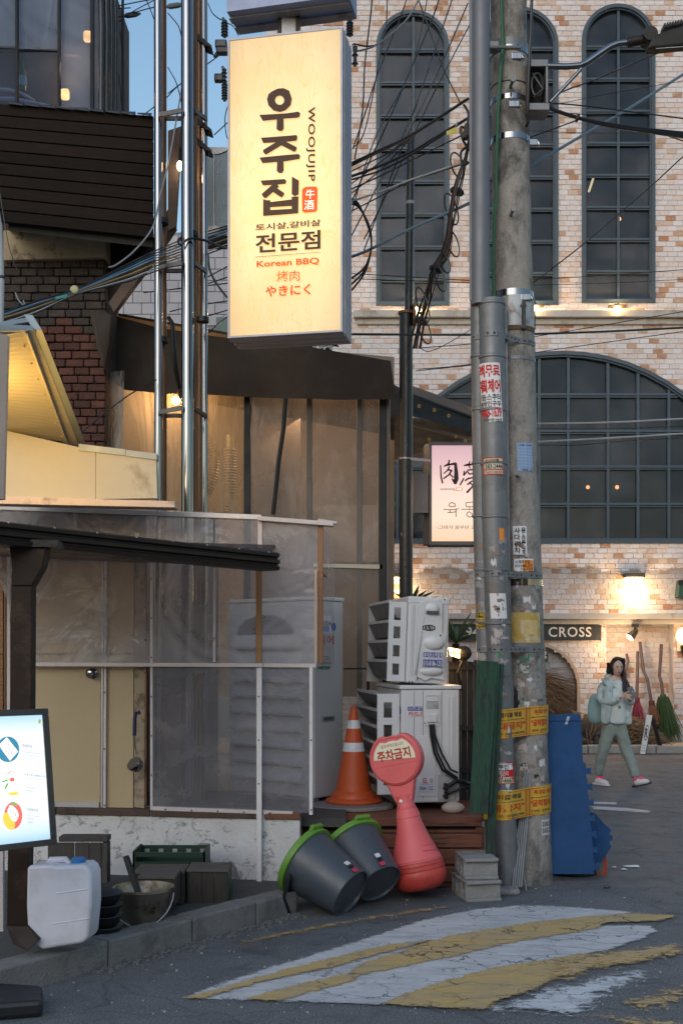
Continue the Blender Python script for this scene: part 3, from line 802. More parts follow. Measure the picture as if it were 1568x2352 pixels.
lamp("sign_glow", sb(W_ / 2, 4.6, -.5), (1, .75, .4), 6, .6)
# second box above it, only its lower edge in view
sg2 = T("lightbox_sign", "blue-grey end of a second lightbox at the top edge above the cream sign", "sign", P(660, 30, 7.6))
z2 = P(0, 20, 7.5).z
m = MB(); m.prism([sb(-.0, z2, -.02), sb(W_ + .05, z2, -.05), sb(W_ + .05, z2 + 1.2, -.05), sb(0, z2 + 1.2, -.02)], sk * TH); m.to("case", M("blue_grey_case", (.24, .28, .42), .5, metal=.2, var=.1, bump=.05), sg2)
for i in range(2):
    MB().prism([sb(-.004, z2 - .012, .04 + i * .12), sb(W_ + .04, z2 - .012, .02 + i * .12), sb(W_ + .04, z2, .02 + i * .12), sb(-.004, z2, .04 + i * .12)], sk * .07).to("case_rib", STEEL, sg2)
pm = T("sign_post", "steel post and flat bars that carry both lightboxes", "post", sb(W_ * .5, zt, .15))
MB().bar(sb(W_ * .5, zt, .16), sb(W_ * .5, z2 + .6, .16), .11).to("post", STEEL, pm)
MB().bar(sb(W_ * .42, zt, .12), sb(W_ * .42, z2, .12), .03).bar(sb(W_ * .58, zt, .12), sb(W_ * .58, z2, .12), .03).to("flat_bar", DARKMET, pm)

# ================================================================ WOODEN UPPER HOUSE WITH BRICK PIER (left)
HY = 8.25
house = T("corner_house", "dark wooden upper storey on a sooty brick pier at the left", "building", (P(150, 0, HY).x, HY, 0))
def HP(u, v, o=0.0): return P(u, v, 8.0 + .32 * (u / 350.0) + o)
WOOD = M("dark_plank", (.021, .0135, .0105), .8, var=.6, vs=4, stretch=(1, 1, 14), spec=.2, bump=.4, bs=12, bstretch=(2, 2, 40), objvar=.35)
top_l, bot_l = (238, 498), (268, 552)
nb = 10
edge0 = [-25 + i for i in (263, 312, 361, 408, 456, 503, 551, 597, 643, 690)]
ys0 = [238, 269, 297, 325, 351, 380, 407, 434, 460, 480, 498]
ys1 = [268, 290, 312, 336, 358, 380, 405, 429, 452, 476, 502, 530]
ys0 = [238 + i * (497 - 238) / 9.6 for i in range(11)]
ys1 = [265 + i * (535 - 265) / 9.6 for i in range(11)]
for i in range(10):
    g = 1.2; j = random.uniform(-.004, .004)
    MB().prism([HP(-60, ys0[i + 1] - g - 5, j), HP(352, ys1[i + 1] - g, j), HP(352, ys1[i] + g, j), HP(-60, ys0[i] + g - 5, j)], (0, .03, 0)).to("plank", WOOD, house, bevel=.004)
DARKW = M("black_timber", (.012, .01, .009), .7, var=.3, bump=.2)
m = MB(); m.prism([HP(-60, 232, .04), HP(350, 268, .04), HP(350, 540, .04), HP(-60, 500, .04)], (0, .05, 0)); m.to("backing", DARKW, house)
# board under the planks and the floor of the storey
MB().prism([HP(20, 497, .05), HP(352, 537, .05), HP(352, 537, 1.6), HP(20, 497, 1.6)], (0, 0, -.1)).to("floor_joists", DARKW, house)
for i in range(7):
    d = .2 + i * .2
    MB().bar(HP(60, 520, d), HP(352, 548, d), .07).to("joist", WOOD, house)
# top edge: curled strips of tin
TIN = M("curled_tin", (.05, .055, .065), .5, metal=.5)
for i in range(9):
    u = 20 + i * 37
    MB().prism([HP(u, 236 + u * .083, -.03), HP(u + 33, 238 + (u + 33) * .083, -.03), HP(u + 33, 234 + (u + 33) * .083, .05), HP(u, 236 + u * .083, .05)], (0, 0, .012)).to("coping_strip", TIN, house)
# clear plastic windows above the planks
VIN_D = film("window_vinyl", (.62, .66, .76), .16, .08, .5, 2.5, haze=(.32, .36, .44))
FRM = M("black_steel_frame", (.012, .013, .016), .5, metal=.3, var=.2, bump=.05)
win = bpy.data.objects.new("vinyl_window", None); COL.objects.link(win); win.parent = house
VIN_U = film("pale_window_vinyl", (.6, .66, .78), .42, .06, .6, 2, (1.5, 1, .3), haze=(.30, .35, .45), tl=.3, swirl=.2)
for q, mt_ in (((-60, 35, 113, 242), VIN_D), ((-60, 35, -140, 106), VIN_U), ((41, 133, 120, 250), VIN_D), ((41, 133, -140, 112), VIN_U), ((138, 207, -140, 256), VIN_U), ((215, 228, -140, 258), VIN_U)):
    MB().prism([HP(q[0], q[3], .05), HP(q[1], q[3], .05), HP(q[1], q[2], .05), HP(q[0], q[2], .05)], (0, .006, 0)).to("pane", mt_, win)
for u, w in ((38, 5), (135, 5), (211, 7), (-50, 6)):
    MB().prism([HP(u - w / 2, 262, .0), HP(u + w / 2, 262, .0), HP(u + w / 2, -140, .0), HP(u - w / 2, -140, .0)], (0, .04, 0)).to("mullion", FRM, win)
MB().prism([HP(-60, 112, .12), HP(220, 128, .12), HP(222, 122, .12), HP(-60, 106, .12)], (0, .04, 0)).to("zip_rail", FRM, win)
dk = MB()
for i, (u0, u1) in enumerate(((226, 240), (238, 252), (250, 262), (258, 272))):
    dk.tube([HP((u0 + u1) / 2, 268, .02 + i * .03), HP((u0 + u1) / 2 + 1, 60, .0 + i * .03), HP((u0 + u1) / 2 - 2, -140, .02)], (u1 - u0) / 2 / 325, 10)
dk.to("rolled_curtain", M("black_tarp", (.02, .024, .032), .38, var=.3, bump=.4, bs=14), win, smooth=True)
# the room behind: dark back wall, ceiling, shelf; warm lamps; a bottle on the ledge
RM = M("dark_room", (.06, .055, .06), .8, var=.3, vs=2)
m = MB()
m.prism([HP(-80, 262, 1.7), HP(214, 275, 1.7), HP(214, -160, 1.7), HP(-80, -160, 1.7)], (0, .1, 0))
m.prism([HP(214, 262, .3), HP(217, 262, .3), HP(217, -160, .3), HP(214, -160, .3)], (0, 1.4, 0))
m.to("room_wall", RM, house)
MB().prism([HP(-60, 116, .3), HP(212, 128, .3), HP(212, 250, .3), HP(-60, 240, .3)], (0, .03, 0)).to("inner_panel", M("inner_panel", (.035, .035, .045), .5, var=.4, vs=2), house)
for u, v, lab in ((202, 84, "upper square warm lamp glowing behind the plastic window at top left"), (150, 217, "lower warm lamp glowing behind the plastic window at top left")):
    p = HP(u, v, .22); t = T("room_lamp", lab, "lamp", p)
    MB().box(p, (.06, .05, .075)).to("shade", E("amber_shade", (1, .48, .13), 9), t, bevel=.015)
    MB().box(p + Vector((0, .04, 0)), (.03, .04, .03)).to("holder", DARKMET, t)
lamp("room_glow", HP(170, 160, .2), (1, .55, .25), 2.0, .05)
t = T("bottle", "green glass bottle standing behind the plastic window", "bottle", HP(51, 212, .2))
p = HP(51, 212, .2)
MB().lathe([(.0, 0), (.036, 0), (.036, .14), (.014, .2), (.014, .26), (.016, .265), (.016, .275)], p, n=14).to("glass", M("green_glass", (.03, .12, .05), .1, var=.1, bump=0), t, smooth=True)
MB().lathe([(.037, .04), (.037, .11)], p, n=14).to("paper_label", ink("bottle_label", (.2, .45, .55)), t, smooth=True)
# pale line of a table edge behind the window
tb = T("white_table", "white curved table edge seen behind the plastic window", "table", HP(50, 240, .2))
MB().tube([HP(-60, 205, .15), HP(20, 206, .15), HP(50, 214, .17), HP(80, 232, .2)], .012, 6).tube([HP(-60, 226, .12), HP(30, 228, .12), HP(120, 246, .12)], .016, 6).to("table_rim", M("table_white", (.55, .6, .68), .4), tb, smooth=True)
# brick pier
PY = 8.62
PF = front(PY)
pier = bpy.data.objects.new("brick_pier", None); COL.objects.link(pier); pier.parent = house; pier.location = P(140, 800, PY) - house.location
MB().prism([PF.at(-40, 1000, -.02), PF.at(243, 1000, -.02), PF.at(243, 495, -.02), PF.at(-40, 495, -.02)], (0, .5, 0)).prism([Vector((PF.at(-40, 0).x, PY + .03, 0)), Vector((PF.at(238, 0).x, PY + .03, 0)), Vector((PF.at(238, 0).x, PY + .03, 3.2)), Vector((PF.at(-40, 0).x, PY + .03, 3.2))], (0, .5, 0)).to("mortar", M("dark_mortar", (.055, .04, .035), .95, var=.4, vs=8, bump=.6, bs=40), pier)
RED = M("red_brick", (.115, .04, .027), .85, var=.6, vs=9, bump=.7, bs=40, dirt=(.05, .03, .026), ds=6, dth=.52, dw=.2, objvar=.5)
SOOT = M("sooty_brick", (.068, .05, .042), .9, var=.5, vs=9, bump=.7, bs=40, dirt=(.03, .027, .026), ds=5, dth=.45, dw=.25, objvar=.45)
CREAM = M("cream_render", (.42, .33, .215), .85, var=.25, vs=6, bump=.4, bs=30, dirt=(.12, .09, .06), ds=5, dth=.56, dw=.1)
MB().prism([PF.at(8, 598, .05), PF.at(243, 590, .05), PF.at(243, 533, .05), PF.at(8, 528, .05)], (0, .3, 0)).to("lintel", CREAM, pier, bevel=.008)
r = 0; v = 596
while v < 1030:
    h = 19
    u = -10 - (r % 2) * 20
    while u < 243:
        w = random.uniform(35, 43)
        u1 = min(u + w, 243 + random.uniform(-3, 1))
        edge = 243 if v < 740 else 243 - min(1, (v - 740) / 20) * 0
        if u1 - u > 8:
            g = 1.0; a = random.uniform(-1, 1) * .004
            d = random.uniform(.002, .014)
            mat = SOOT if v < 738 + random.uniform(-22, 22) else RED
            MB().prism([PF.at(u + g, v + h - g + random.uniform(-.8, .8), d), PF.at(u1 - g, v + h - g, d), PF.at(u1 - g, v + g, d), PF.at(u + g, v + g + random.uniform(-.8, .8), d)], (0, .1, 0)).to("brick", mat, pier, bevel=.009)
        u += w
    v += h; r += 1
# braces and the board beside the pipes
BRB = M("brown_board", (.085, .052, .04), .65, var=.25, vs=3, stretch=(1, 1, 6))
MB().prism([P(386, 300, 8.5), P(416, 290, 8.5), P(414, 345, 8.5), P(404, 520, 8.5), P(386, 530, 8.5)], (0, .05, 0)).to("brace_board", BRB, house)
MB().prism([P(250, 695, 8.6), P(262, 716, 8.6), P(356, 590, 8.6), P(404, 520, 8.6), P(386, 480, 8.6), P(352, 552, 8.6)], (0, .08, 0)).to("brace", BRB, house)
MB().prism([P(243, 540, 8.75), P(360, 545, 8.75), P(345, 590, 8.75), P(252, 690, 8.75), P(243, 700, 8.75)], (0, .06, 0)).to("soffit_board", M("soffit_board", (.03, .018, .014), .7, var=.3), house)
t = T("bare_bulb", "bare bulb glowing beside the steel flues under the wooden storey", "lamp", P(413, 381, 8.42))
MB().ball(P(413, 381, 8.42), .022, 12, 8, (1, 1, 1.6)).to("bulb", E("bulb_glow", (1, .78, .42), 22), t, smooth=True)
MB().tube([P(414, 340, 8.44), P(413, 371, 8.42)], .01, 8).to("holder", DARKMET, t)
# tile-clad neighbour seen between the pipes
nb_ = T("tiled_building", "pale tile-clad building seen between the flues and the sign", "building", (P(470, 0, 14).x, 14, 0))
MB().prism([P(262, 1500, 14), P(600, 1500, 14), P(600, 520, 14), P(262, 545, 14)], (0, 4, 0)).to("wall", M("grey_joint", (.2, .2, .22), .8), nb_)
TILE = M("pale_tile", (.36, .35, .39), .5, var=.15, vs=3, bump=.05, objvar=.15)
NF = front(14)
for r in range(8):
    for c in range(8):
        u = 262 + c * 42 + (r % 2) * 21 - 20; v = 540 + r * 26
        MB().prism([NF.at(u + 1, v + 25, .01), NF.at(u + 41, v + 25, .01), NF.at(u + 41, v + 1, .01), NF.at(u + 1, v + 1, .01)], (0, .05, 0)).to("tile", TILE, nb_)
MB().prism([P(440, 505, 13.9), P(640, 470, 13.9), P(640, 520, 13.9), P(440, 532, 13.9)], (0, 4, 0)).to("roof", M("slate_roof", (.09, .1, .12), .6), nb_)
MB().prism([P(497, 780, 13.95), P(530, 780, 13.95), P(530, 728, 13.95), P(497, 728, 13.95)], (0, .1, 0)).to("window", M("green_window", (.05, .10, .10), .2), nb_)

# blue-grey sign box behind the cream sign
ob = T("old_sign_box", "blank blue-grey sign box with curved rim plates left of the cream sign", "sign", P(495, 540, 8.9))
OB = front(8.9)
MB().prism([OB.at(464, 540), OB.at(548, 540), OB.at(548, 338), OB.at(464, 336)], (0, .16, 0)).to("box", M("blue_grey_sheet", (.20, .26, .31), .45, var=.12, vs=2, dirt=(.12, .13, .13), ds=3), ob, bevel=.01)
for v0, v1, sgn in ((338, 346, 1), (530, 541, -1)):
    m = MB(); pts = [OB.at(462, v0 if sgn > 0 else v1, .012)]
    for i in range(9): pts.append(OB.at(464 + i * 7, (v1 + 8 * math.sin(i / 8 * math.pi)) if sgn > 0 else (v0 - 12 * math.sin(i / 8 * math.pi)), .012))
    pts.append(OB.at(524, v0 if sgn > 0 else v1, .012)); m.prism(pts, (0, .01, 0)); m.to("rim_plate", STEEL, ob)
MB().bar(OB.at(492, 342, .006), OB.at(492, 536, .006), .008).to("seam", STEEL, ob)
MB().prism([OB.at(462, 552), OB.at(530, 552), OB.at(530, 540), OB.at(462, 540)], (0, .2, 0)).to("shelf_bracket", DARKMET, ob)

# ================================================================ STEEL FLUES
flue = T("steel_flues", "bundle of shiny stainless flue pipes rising in front of the dark tent", "pipe", P(420, 1850, 8.3))
INOX, nt, b = newmat("stainless")
b.inputs["Base Color"].default_value = (.25, .25, .265, 1); b.inputs["Metallic"].default_value = 1; b.inputs["Roughness"].default_value = .13
v = coords(nt, (1, 1, .12)); bn = nd(nt, "ShaderNodeBump"); bn.inputs["Strength"].default_value = .08; bn.inputs["Distance"].default_value = .02
nt.links.new(noise(nt, v, 9, 3), bn.inputs["Height"]); nt.links.new(bn.outputs[0], b.inputs["Normal"])
BRN = M("brown_metal", (.17, .09, .05), .4, metal=.6, var=.3, vs=4)  # orange-brown tint also stands in for warm reflections on the flues
def flue_pipe(u, w, Y, v0=-160, v1=1846, mat=INOX, name="flue_pipe"):
    return MB().tube([P(u, v1, Y), P(u, 700, Y), P(u - 1, v0, Y)], w / 2 / F * Y, 20).to(name, mat, flue, smooth=True)
STEELD = M("dark_steel", (.09, .085, .085), .5, metal=.4, var=.2)
flue_pipe(364, 19, 8.2); flue_pipe(376, 15, 8.32, mat=BRN); flue_pipe(431, 29, 8.2); flue_pipe(448, 10, 8.3, mat=BRN)
flue_pipe(459, 12, 8.5, mat=BRN); flue_pipe(470, 15, 8.5)
for v in (262, 612, 945):
    MB().bar(P(366, v + 2, 8.14), P(418, v - 8, 8.14), .03, .02).to("bracket", STEELD, flue)
    MB().bar(P(382, v + 10, 8.3), P(418, v + 10, 8.3), .028, .02).to("bracket", DARKMET, flue)
    MB().bar(P(446, v - 8, 8.25), P(474, v + 12, 8.45), .03, .02).to("bracket", STEELD, flue)
for v in (72, 265, 312):
    MB().prism([P(449, v, 8.45), P(486, v + 32, 8.45), P(486, v + 36, 8.45), P(470, v + 30, 8.45), P(449, v + 14, 8.45)], (0, .12, 0)).to("sign_bracket", DARKMET, flue)
for u, v, w in ((370, 515, 32), (370, 787, 32), (466, 740, 26), (436, 545, 38)):
    MB().lathe([(w / 2 / F * 8.2 + .004, 0), (w / 2 / F * 8.2 + .004, .035)], P(u, v, 8.24), n=18).to("tape_band", FRM, flue)
# second run of flues is half hidden behind the plastic; thin pole at the far left edge
gp = T("grey_conduit", "pale grey conduit rising at the left edge of the picture", "pipe", P(2, 740, 6.9))
MB().tube([P(3, 742, 6.9), P(5, 640, 6.9), P(0, 520, 6.9), P(-14, 440, 6.9)], .016, 12).to("conduit", M("grey_plastic", (.3, .33, .37), .5, bump=.05), gp, smooth=True)
MB().tube([P(6, 634, 6.9), P(6, 640, 6.9)], .019, 12).to("strap", FRM, gp)
tp = T("thin_mast", "thin black mast against the sky beside the rolled curtain", "post", P(283, 275, 8.7))
MB().tube([P(283, 275, 8.7), P(282, -150, 8.7)], .011, 8).to("mast", FRM, tp)

# ================================================================ YELLOW-LIT CANOPY (left edge)
can = T("lit_canopy", "cream canopy with its sloping underside lit amber at the left edge", "canopy", P(100, 1150, 7.4))
CRM = M("cream_panel", (.46, .43, .35), .75, var=.12, vs=2, bump=.04, dirt=(.3, .25, .17), ds=2, dth=.6)
A1, A2, A3, A4 = P(-90, 786, 6.0), P(78, 758, 6.25), P(181, 1022, 7.55), P(-60, 975, 7.3)
up = Vector((0, 0, 1)); nrm = (A2 - A1).cross(A3 - A2).normalized(); nrm = nrm if nrm.z > 0 else -nrm
for i in range(28):   # soffit boards
    t0, t1 = i / 28, (i + 1) / 28
    q = [A1.lerp(A4, t0), A2.lerp(A3, t0), A2.lerp(A3, t1), A1.lerp(A4, t1)]
    g = (q[3] - q[0]).normalized() * .001
    MB().prism([q[0] + g, q[1] + g, q[2] - g, q[3] - g], nrm * .03).to("soffit_board", CRM, can)
CAP = M("cap_flashing", (.27, .31, .33), .45, metal=.2, var=.1)
MB().prism([P(-90, 764, 5.98), P(80, 758, 6.23), P(74, 748, 6.23), P(-90, 738, 5.98)], (0, .05, 0)).prism([A2 + nrm * .004, A2 + Vector((.045, 0, 0)), A3 + Vector((.05, 0, 0)), A3 + nrm * .004], nrm * .11).to("edge_flashing", CAP, can)
MB().prism([A1 + nrm * .06, A2 + nrm * .06, A3 + nrm * .06, A4 + nrm * .06], nrm * .03).to("roof_skin", CAP, can)
for i in range(7):
    q = A2.lerp(A3, .1 + i * .13) + (A1 - A2).normalized() * .09 - nrm * .002
    MB().ball(q, .007, 6, 4).to("rivet", STEEL, can)
MB().bar(A2.lerp(A1, .12) - nrm * .004, A3.lerp(A4, .12) - nrm * .004, .05, .006, up=nrm).to("soffit_strip", CRM, can)
# back board under the soffit
KF = Pl(P(15, 1100, 7.35), Vector((-.13, -1, 0)))
MB().prism([KF.at(-60, 1150), KF.at(220, 1146), KF.at(220, 1036), KF.at(-60, 972)], (0, .06, 0)).to("back_board", CRM, can)
MB().prism([KF.at(221, 1146), KF.at(361, 1144), KF.at(359, 1050), KF.at(221, 1030)], (0, .06, 0)).to("back_board", CRM, can)
MB().prism([KF.at(181, 1034, .012), KF.at(288, 1046, .012), KF.at(288, 1032, .012), KF.at(181, 1019, .012)], (0, .08, 0)).to("board_flashing", CAP, can)
MB().prism([KF.at(289, 1047, .012), KF.at(360, 1056, .012), KF.at(360, 1042, .012), KF.at(289, 1033, .012)], (0, .08, 0)).to("board_flashing", CAP, can)
MB().prism([KF.at(-60, 1156, .03), KF.at(402, 1166, .03), KF.at(402, 1151, .03), KF.at(-60, 1138, .03)], (0, .14, 0)).to("bottom_shelf", M("pinkish_shelf", (.55, .44, .38), .5, var=.12, dirt=(.25, .2, .17), ds=3), can, bevel=.004)
# near fascia at the frame edge
MB().prism([P(-90, 1150, 5.6), P(8, 1146, 5.8), P(18, 770, 5.8), P(-90, 740, 5.6)], (0, .04, 0)).to("fascia_board", M("stained_fascia", (.55, .42, .34), .6, var=.2, vs=2, stretch=(4, 1, 1), dirt=(.2, .13, .1), ds=2), can)
lamp("canopy_lamp", P(-30, 985, 6.45), (1, .58, .14), 26, .3)

# ================================================================ PLASTIC LEAN-TO
def WY(u): return 7.92 - .42 * (u / 720.0)
def WP(u, v, o=0.0): return P(u, v, WY(u) + o)
shk = T("plastic_lean_to", "lean-to of clear plastic sheets with a tan door on a white plastered wall", "building", (P(360, 0, 7.7).x, 7.7, 0))
PLAST = M("chipped_plaster", (.56, .55, .56), .85, var=.15, vs=3, bump=.55, bs=14, dirt=(.15, .14, .14), ds=3.0, dth=.555, dw=.06)
nt = PLAST.node_tree; b = nt.nodes["Principled BSDF"]
vo = nd(nt, "ShaderNodeTexVoronoi", feature='DISTANCE_TO_EDGE'); vo.inputs["Scale"].default_value = 2.6
cv = coords(nt); nn = nd(nt, "ShaderNodeTexNoise"); nn.inputs["Scale"].default_value = 6; nn.inputs["Detail"].default_value = 5; nt.links.new(cv, nn.inputs["Vector"])
sc = nd(nt, "ShaderNodeVectorMath", operation='SCALE'); sc.inputs["Scale"].default_value = .3; ad = nd(nt, "ShaderNodeVectorMath", operation='ADD')
nt.links.new(nn.outputs["Color"], sc.inputs[0]); nt.links.new(cv, ad.inputs[0]); nt.links.new(sc.outputs[0], ad.inputs[1]); nt.links.new(ad.outputs[0], vo.inputs["Vector"])
old = b.inputs["Base Color"].links[0].from_socket
c = mixc(nt, ramp(nt, vo.outputs["Distance"], [(0, .7), (.010, .25), (.018, 0)]), old, (.12, .115, .11))
c = mixc(nt, ramp(nt, noise(nt, cv, 2.3, 3), [(.5, 0), (.56, 1)]), old, c)
c = mixc(nt, ramp(nt, noise(nt, coords(nt, (1, 1, 1.6)), 11, 7, .75), [(.555, 0), (.61, .8)]), c, (.2, .19, .185))
c = mixc(nt, ramp(nt, noise(nt, cv, 2, 4), [(.45, 0), (.75, .4)]), c, (.34, .33, .33)); nt.links.new(c, b.inputs["Base Color"])
m = MB()
NU, NV = 60, 10
base = [[None] * (NV + 1) for _ in range(NU + 1)]
from mathutils import noise as mnoise
n0 = len(m.v)
for i in range(NU + 1):
    for j in range(NV + 1):
        u = -150 + i * (838 / NU); p = WP(u, 1500, -.01); z = .02 + j * .508 / NV
        d = mnoise.noise(Vector((p.x * 3, z * 5, 1))) * .012 + mnoise.noise(Vector((p.x * 14, z * 14, 3))) * .004
        m.v.append(Vector((p.x, p.y + d, z)))
for i in range(NU):
    for j in range(NV):
        a = n0 + i * (NV + 1) + j; m.f.append((a, a + NV + 1, a + NV + 2, a + 1))
m.prism([WP(-150, 1500, .03) * 1, WP(688, 1500, .03), WP(688, 1500, .25), WP(-150, 1500, .25)], (0, 0, 0.001))
m.to("plaster_wall", PLAST, shk, smooth=True, flat=False)
b0, b1 = WP(-150, 1500, .0), WP(690, 1500, .0)
MB().prism([Vector((b0.x, b0.y + .02, 0)), Vector((b1.x, b1.y + .02, 0)), Vector((b1.x, b1.y + .25, 0)), Vector((b0.x, b0.y + .25, 0))], (0, 0, .527)).to("wall_core", PLAST, shk)
RUST = M("rusty_sill", (.075, .045, .035), .8, var=.4, vs=8, bump=.5, dirt=(.02, .018, .016), ds=6)
REDS = M("red_brown_sill", (.15, .055, .035), .75, var=.4, vs=6, bump=.4, dirt=(.03, .018, .015), ds=4)
for u0, u1 in ((-100, 128), (130, 345), (347, 590), (607, 690)):
    MB().prism([WP(u0, 1868 + u0 * .022, -.03), WP(u1, 1868 + u1 * .022, -.03), WP(u1, 1853 + u1 * .022, -.03), WP(u0, 1853 + u0 * .022, -.03)], (0, .16, 0)).to("sill", REDS if u0 > 600 else RUST, shk, bevel=.005)
# inside: floor, dark back wall
MB().prism([(b0.x, b0.y + .05, .44), (b1.x + .3, b1.y + .05, .44), (b1.x + .3, 9.1, .44), (b0.x, 9.1, .44)], (0, 0, .06)).to("floor", M("dark_floor", (.05, .048, .046), .8), shk)
MB().prism([P(300, 1880, 9.0), P(500, 1880, 9.0), P(500, 1180, 9.0), P(300, 1180, 9.0)], (0, .05, 0)).to("inner_wall", M("inner_wall", (.14, .115, .105), .8, var=.4, vs=3), shk)
# door and panels
TAN = M("tan_panel", (.40, .31, .19), .6, var=.1, vs=3, bump=.03, dirt=(.22, .16, .1), ds=5, dth=.64, dw=.1)
ALT = M("alu_trim", (.42, .41, .43), .42, metal=.55, var=.15, vs=8, bump=.05)
PNK = M("weathered_frame", (.52, .46, .46), .5, var=.2, vs=8, dirt=(.2, .16, .14), ds=8, dth=.6)
door = MB().prism([WP(60, 1848, .06), WP(230, 1851, .06), WP(234, 1282, .06), WP(60, 1276, .06)], (0, .05, 0)).to("door", TAN, shk)
MB().lathe([(.02, 0), (.036, .004), (.036, .012), (.014, .02), (.014, .045), (.028, .05), (.033, .07), (.02, .085), (0.004, .088)], WP(213, 1547, .06), (0, -1, 0), 18).to("knob", INOX, door, smooth=True)
MB().prism([WP(60, 1854, .04), WP(228, 1857, .04), WP(228, 1843, .04), WP(60, 1840, .04)], (0, .02, 0)).to("bottom_trim", ALT, door)
MB().prism([WP(-200, 1855, .1), WP(15, 1855, .1), WP(15, 1260, .1), WP(-200, 1260, .1)], (0, .05, 0)).to("wall_panel", TAN, shk)
MB().prism([WP(244, 1854, .065), WP(306, 1856, .065), WP(308, 1284, .065), WP(246, 1282, .065)], (0, .05, 0)).to("wall_panel", TAN, shk)
MB().prism([WP(308, 1854, .07), WP(332, 1856, .07), WP(334, 1284, .07), WP(309, 1282, .07)], (0, .05, 0)).to("wall_panel", M("tan_strip", (.30, .24, .17), .7, var=.2, dirt=(.15, .1, .07), ds=9, dth=.5), shk)
MB().prism([WP(60, 1284, .03), WP(334, 1290, .03), WP(334, 1180, .03), WP(-100, 1176, .03)], (0, .05, 0)).to("upper_panel", M("brownish_panel", (.17, .13, .10), .6, var=.2), shk)
def post(u0, u1, v0, v1, o, mat, name="post", th=.035, du=0):
    MB().prism([WP(u0, v1, o), WP(u1, v1, o), WP(u1 + du, v0, o), WP(u0 + du, v0, o)], (0, th, 0)).to(name, mat, shk, bevel=.003)
post(231, 236, 1284, 1856, .045, ALT, du=3); post(237, 243, 1284, 1856, .035, PNK, du=3)
post(333, 337, 1284, 1850, .05, BRN); post(345, 351, 1290, 1862, -.012, PNK)
post(0, 8, 1250, 1850, .06, BRN); post(10, 14, 1250, 1850, .03, BRN); post(16, 24, 1250, 1850, .0, PNK)
# rails
def rail(p, q, h, o, mat, name="rail", th=.035):
    (u0, v0), (u1, v1) = p, q
    MB().prism([WP(u0, v0 + h / 2, o), WP(u1, v1 + h / 2, o), WP(u1, v1 - h / 2, o), WP(u0, v0 - h / 2, o)], (0, th, 0)).to(name, mat, shk, bevel=.003)
rail((-80, 1162), (600, 1188), 12, -.02, ALT)
rail((62, 1526), (604, 1528), 9, -.035, PNK); rail((605, 1528), (726, 1529), 9, -.035, PNK)
rail((350, 1857), (598, 1866), 9, -.03, PNK); rail((605, 1866), (672, 1869), 9, -.03, PNK)
rail((592, 1190), (765, 1203), 10, -.06, PNK, "cap_rail", .09)
rail((730, 1194), (774, 1201), 7, .0, STEEL, "cap_rail", .03)
rail((604, 1298), (752, 1322), 7, .02, BRN); 
post(489, 495, 1305, 1521, -.028, PNK); post(588, 601, 1310, 1522, -.026, M("bare_wood", (.30, .15, .06), .6, var=.3, vs=6, stretch=(6, 6, 1)), "post", .03)
post(592, 602, 1192, 1275, -.02, PNK); post(170, 175, 1174, 1210, .0, PNK); post(364, 368, 1182, 1235, .0, PNK)
post(730, 742, 1206, 1524, -.015, BRN, "post", .04, 0); post(722, 728, 1310, 1524, -.02, M("bare_wood_light", (.5, .36, .26), .6, var=.2), "post", .03)
post(589, 601, 1534, 2046, -.05, M("white_post", (.62, .6, .62), .5, var=.15, dirt=(.3, .29, .28), ds=9, dth=.6)); post(710, 718, 1533, 1872, -.05, M("white_post", (.62, .6, .62), .5, var=.15, dirt=(.3, .29, .28), ds=9, dth=.6))
sc_ = MB()
for u, vs_ in ((348, range(1330, 1860, 90)), (240, range(1330, 1860, 130)), (492, (1410, 1500)), (334, range(1320, 1850, 75)), (594, (1600, 1700, 1800)), (714, (1700, 1860))):
    for v in vs_: sc_.ball(WP(u, v, -.055 if u > 580 else -.014 if u != 240 else .03), .0055, 6, 4)
for u in range(380, 680, 60): sc_.ball(WP(u, 1858 + (u - 350) * .035, -.032), .006, 6, 4)
sc_.to("screws", DARKMET, shk, kind="stuff")
# plastic sheets, each a sheet of its own
VIN = film("clear_vinyl", (.94, .92, .92), .30, .08, 1.0, 1.8, haze=(.58, .58, .64), swirl=.24)
VIN2 = film("tinted_vinyl", (.72, .72, .79), .36, .15, .6, 2.2, haze=(.42, .41, .45), swirl=.08)  # greyer, darker tint and more haze than the upper sheets
def sheet(q, o, mat, n=10, amp=.006, name="vinyl_sheet"):
    (a, b2, c, d) = q; m = MB(); k = len(m.v)
    for i in range(n + 1):
        for j in range(n + 1):
            s, t = i / n, j / n
            u = (a[0] * (1 - s) + b2[0] * s) * (1 - t) + (d[0] * (1 - s) + c[0] * s) * t
            v = (a[1] * (1 - s) + b2[1] * s) * (1 - t) + (d[1] * (1 - s) + c[1] * s) * t
            p = WP(u, v, o); ed = math.sin(math.pi * s) * math.sin(math.pi * t)
            p.y += (mnoise.noise(Vector((p.x * 4, p.z * 3, o * 50)))) * amp * 6 * ed
            m.v.append(p)
    for i in range(n):
        for j in range(n):
            x = k + i * (n + 1) + j; m.f.append((x, x + n + 1, x + n + 2, x + 1))
    return m.to(name, mat, shk, smooth=True, flat=True)
sheet([(68, 1524), (490, 1524), (490, 1176), (-60, 1164)], -.008, VIN, 14)
sheet([(494, 1524), (590, 1524), (594, 1190), (494, 1184)], -.008, VIN)
sheet([(600, 1524), (724, 1524), (735, 1206), (600, 1195)], -.008, VIN)
sheet([(350, 1856), (590, 1864), (590, 1534), (350, 1532)], -.008, VIN2)
sheet([(601, 1864), (711, 1868), (711, 1534), (601, 1534)], -.008, VIN2)
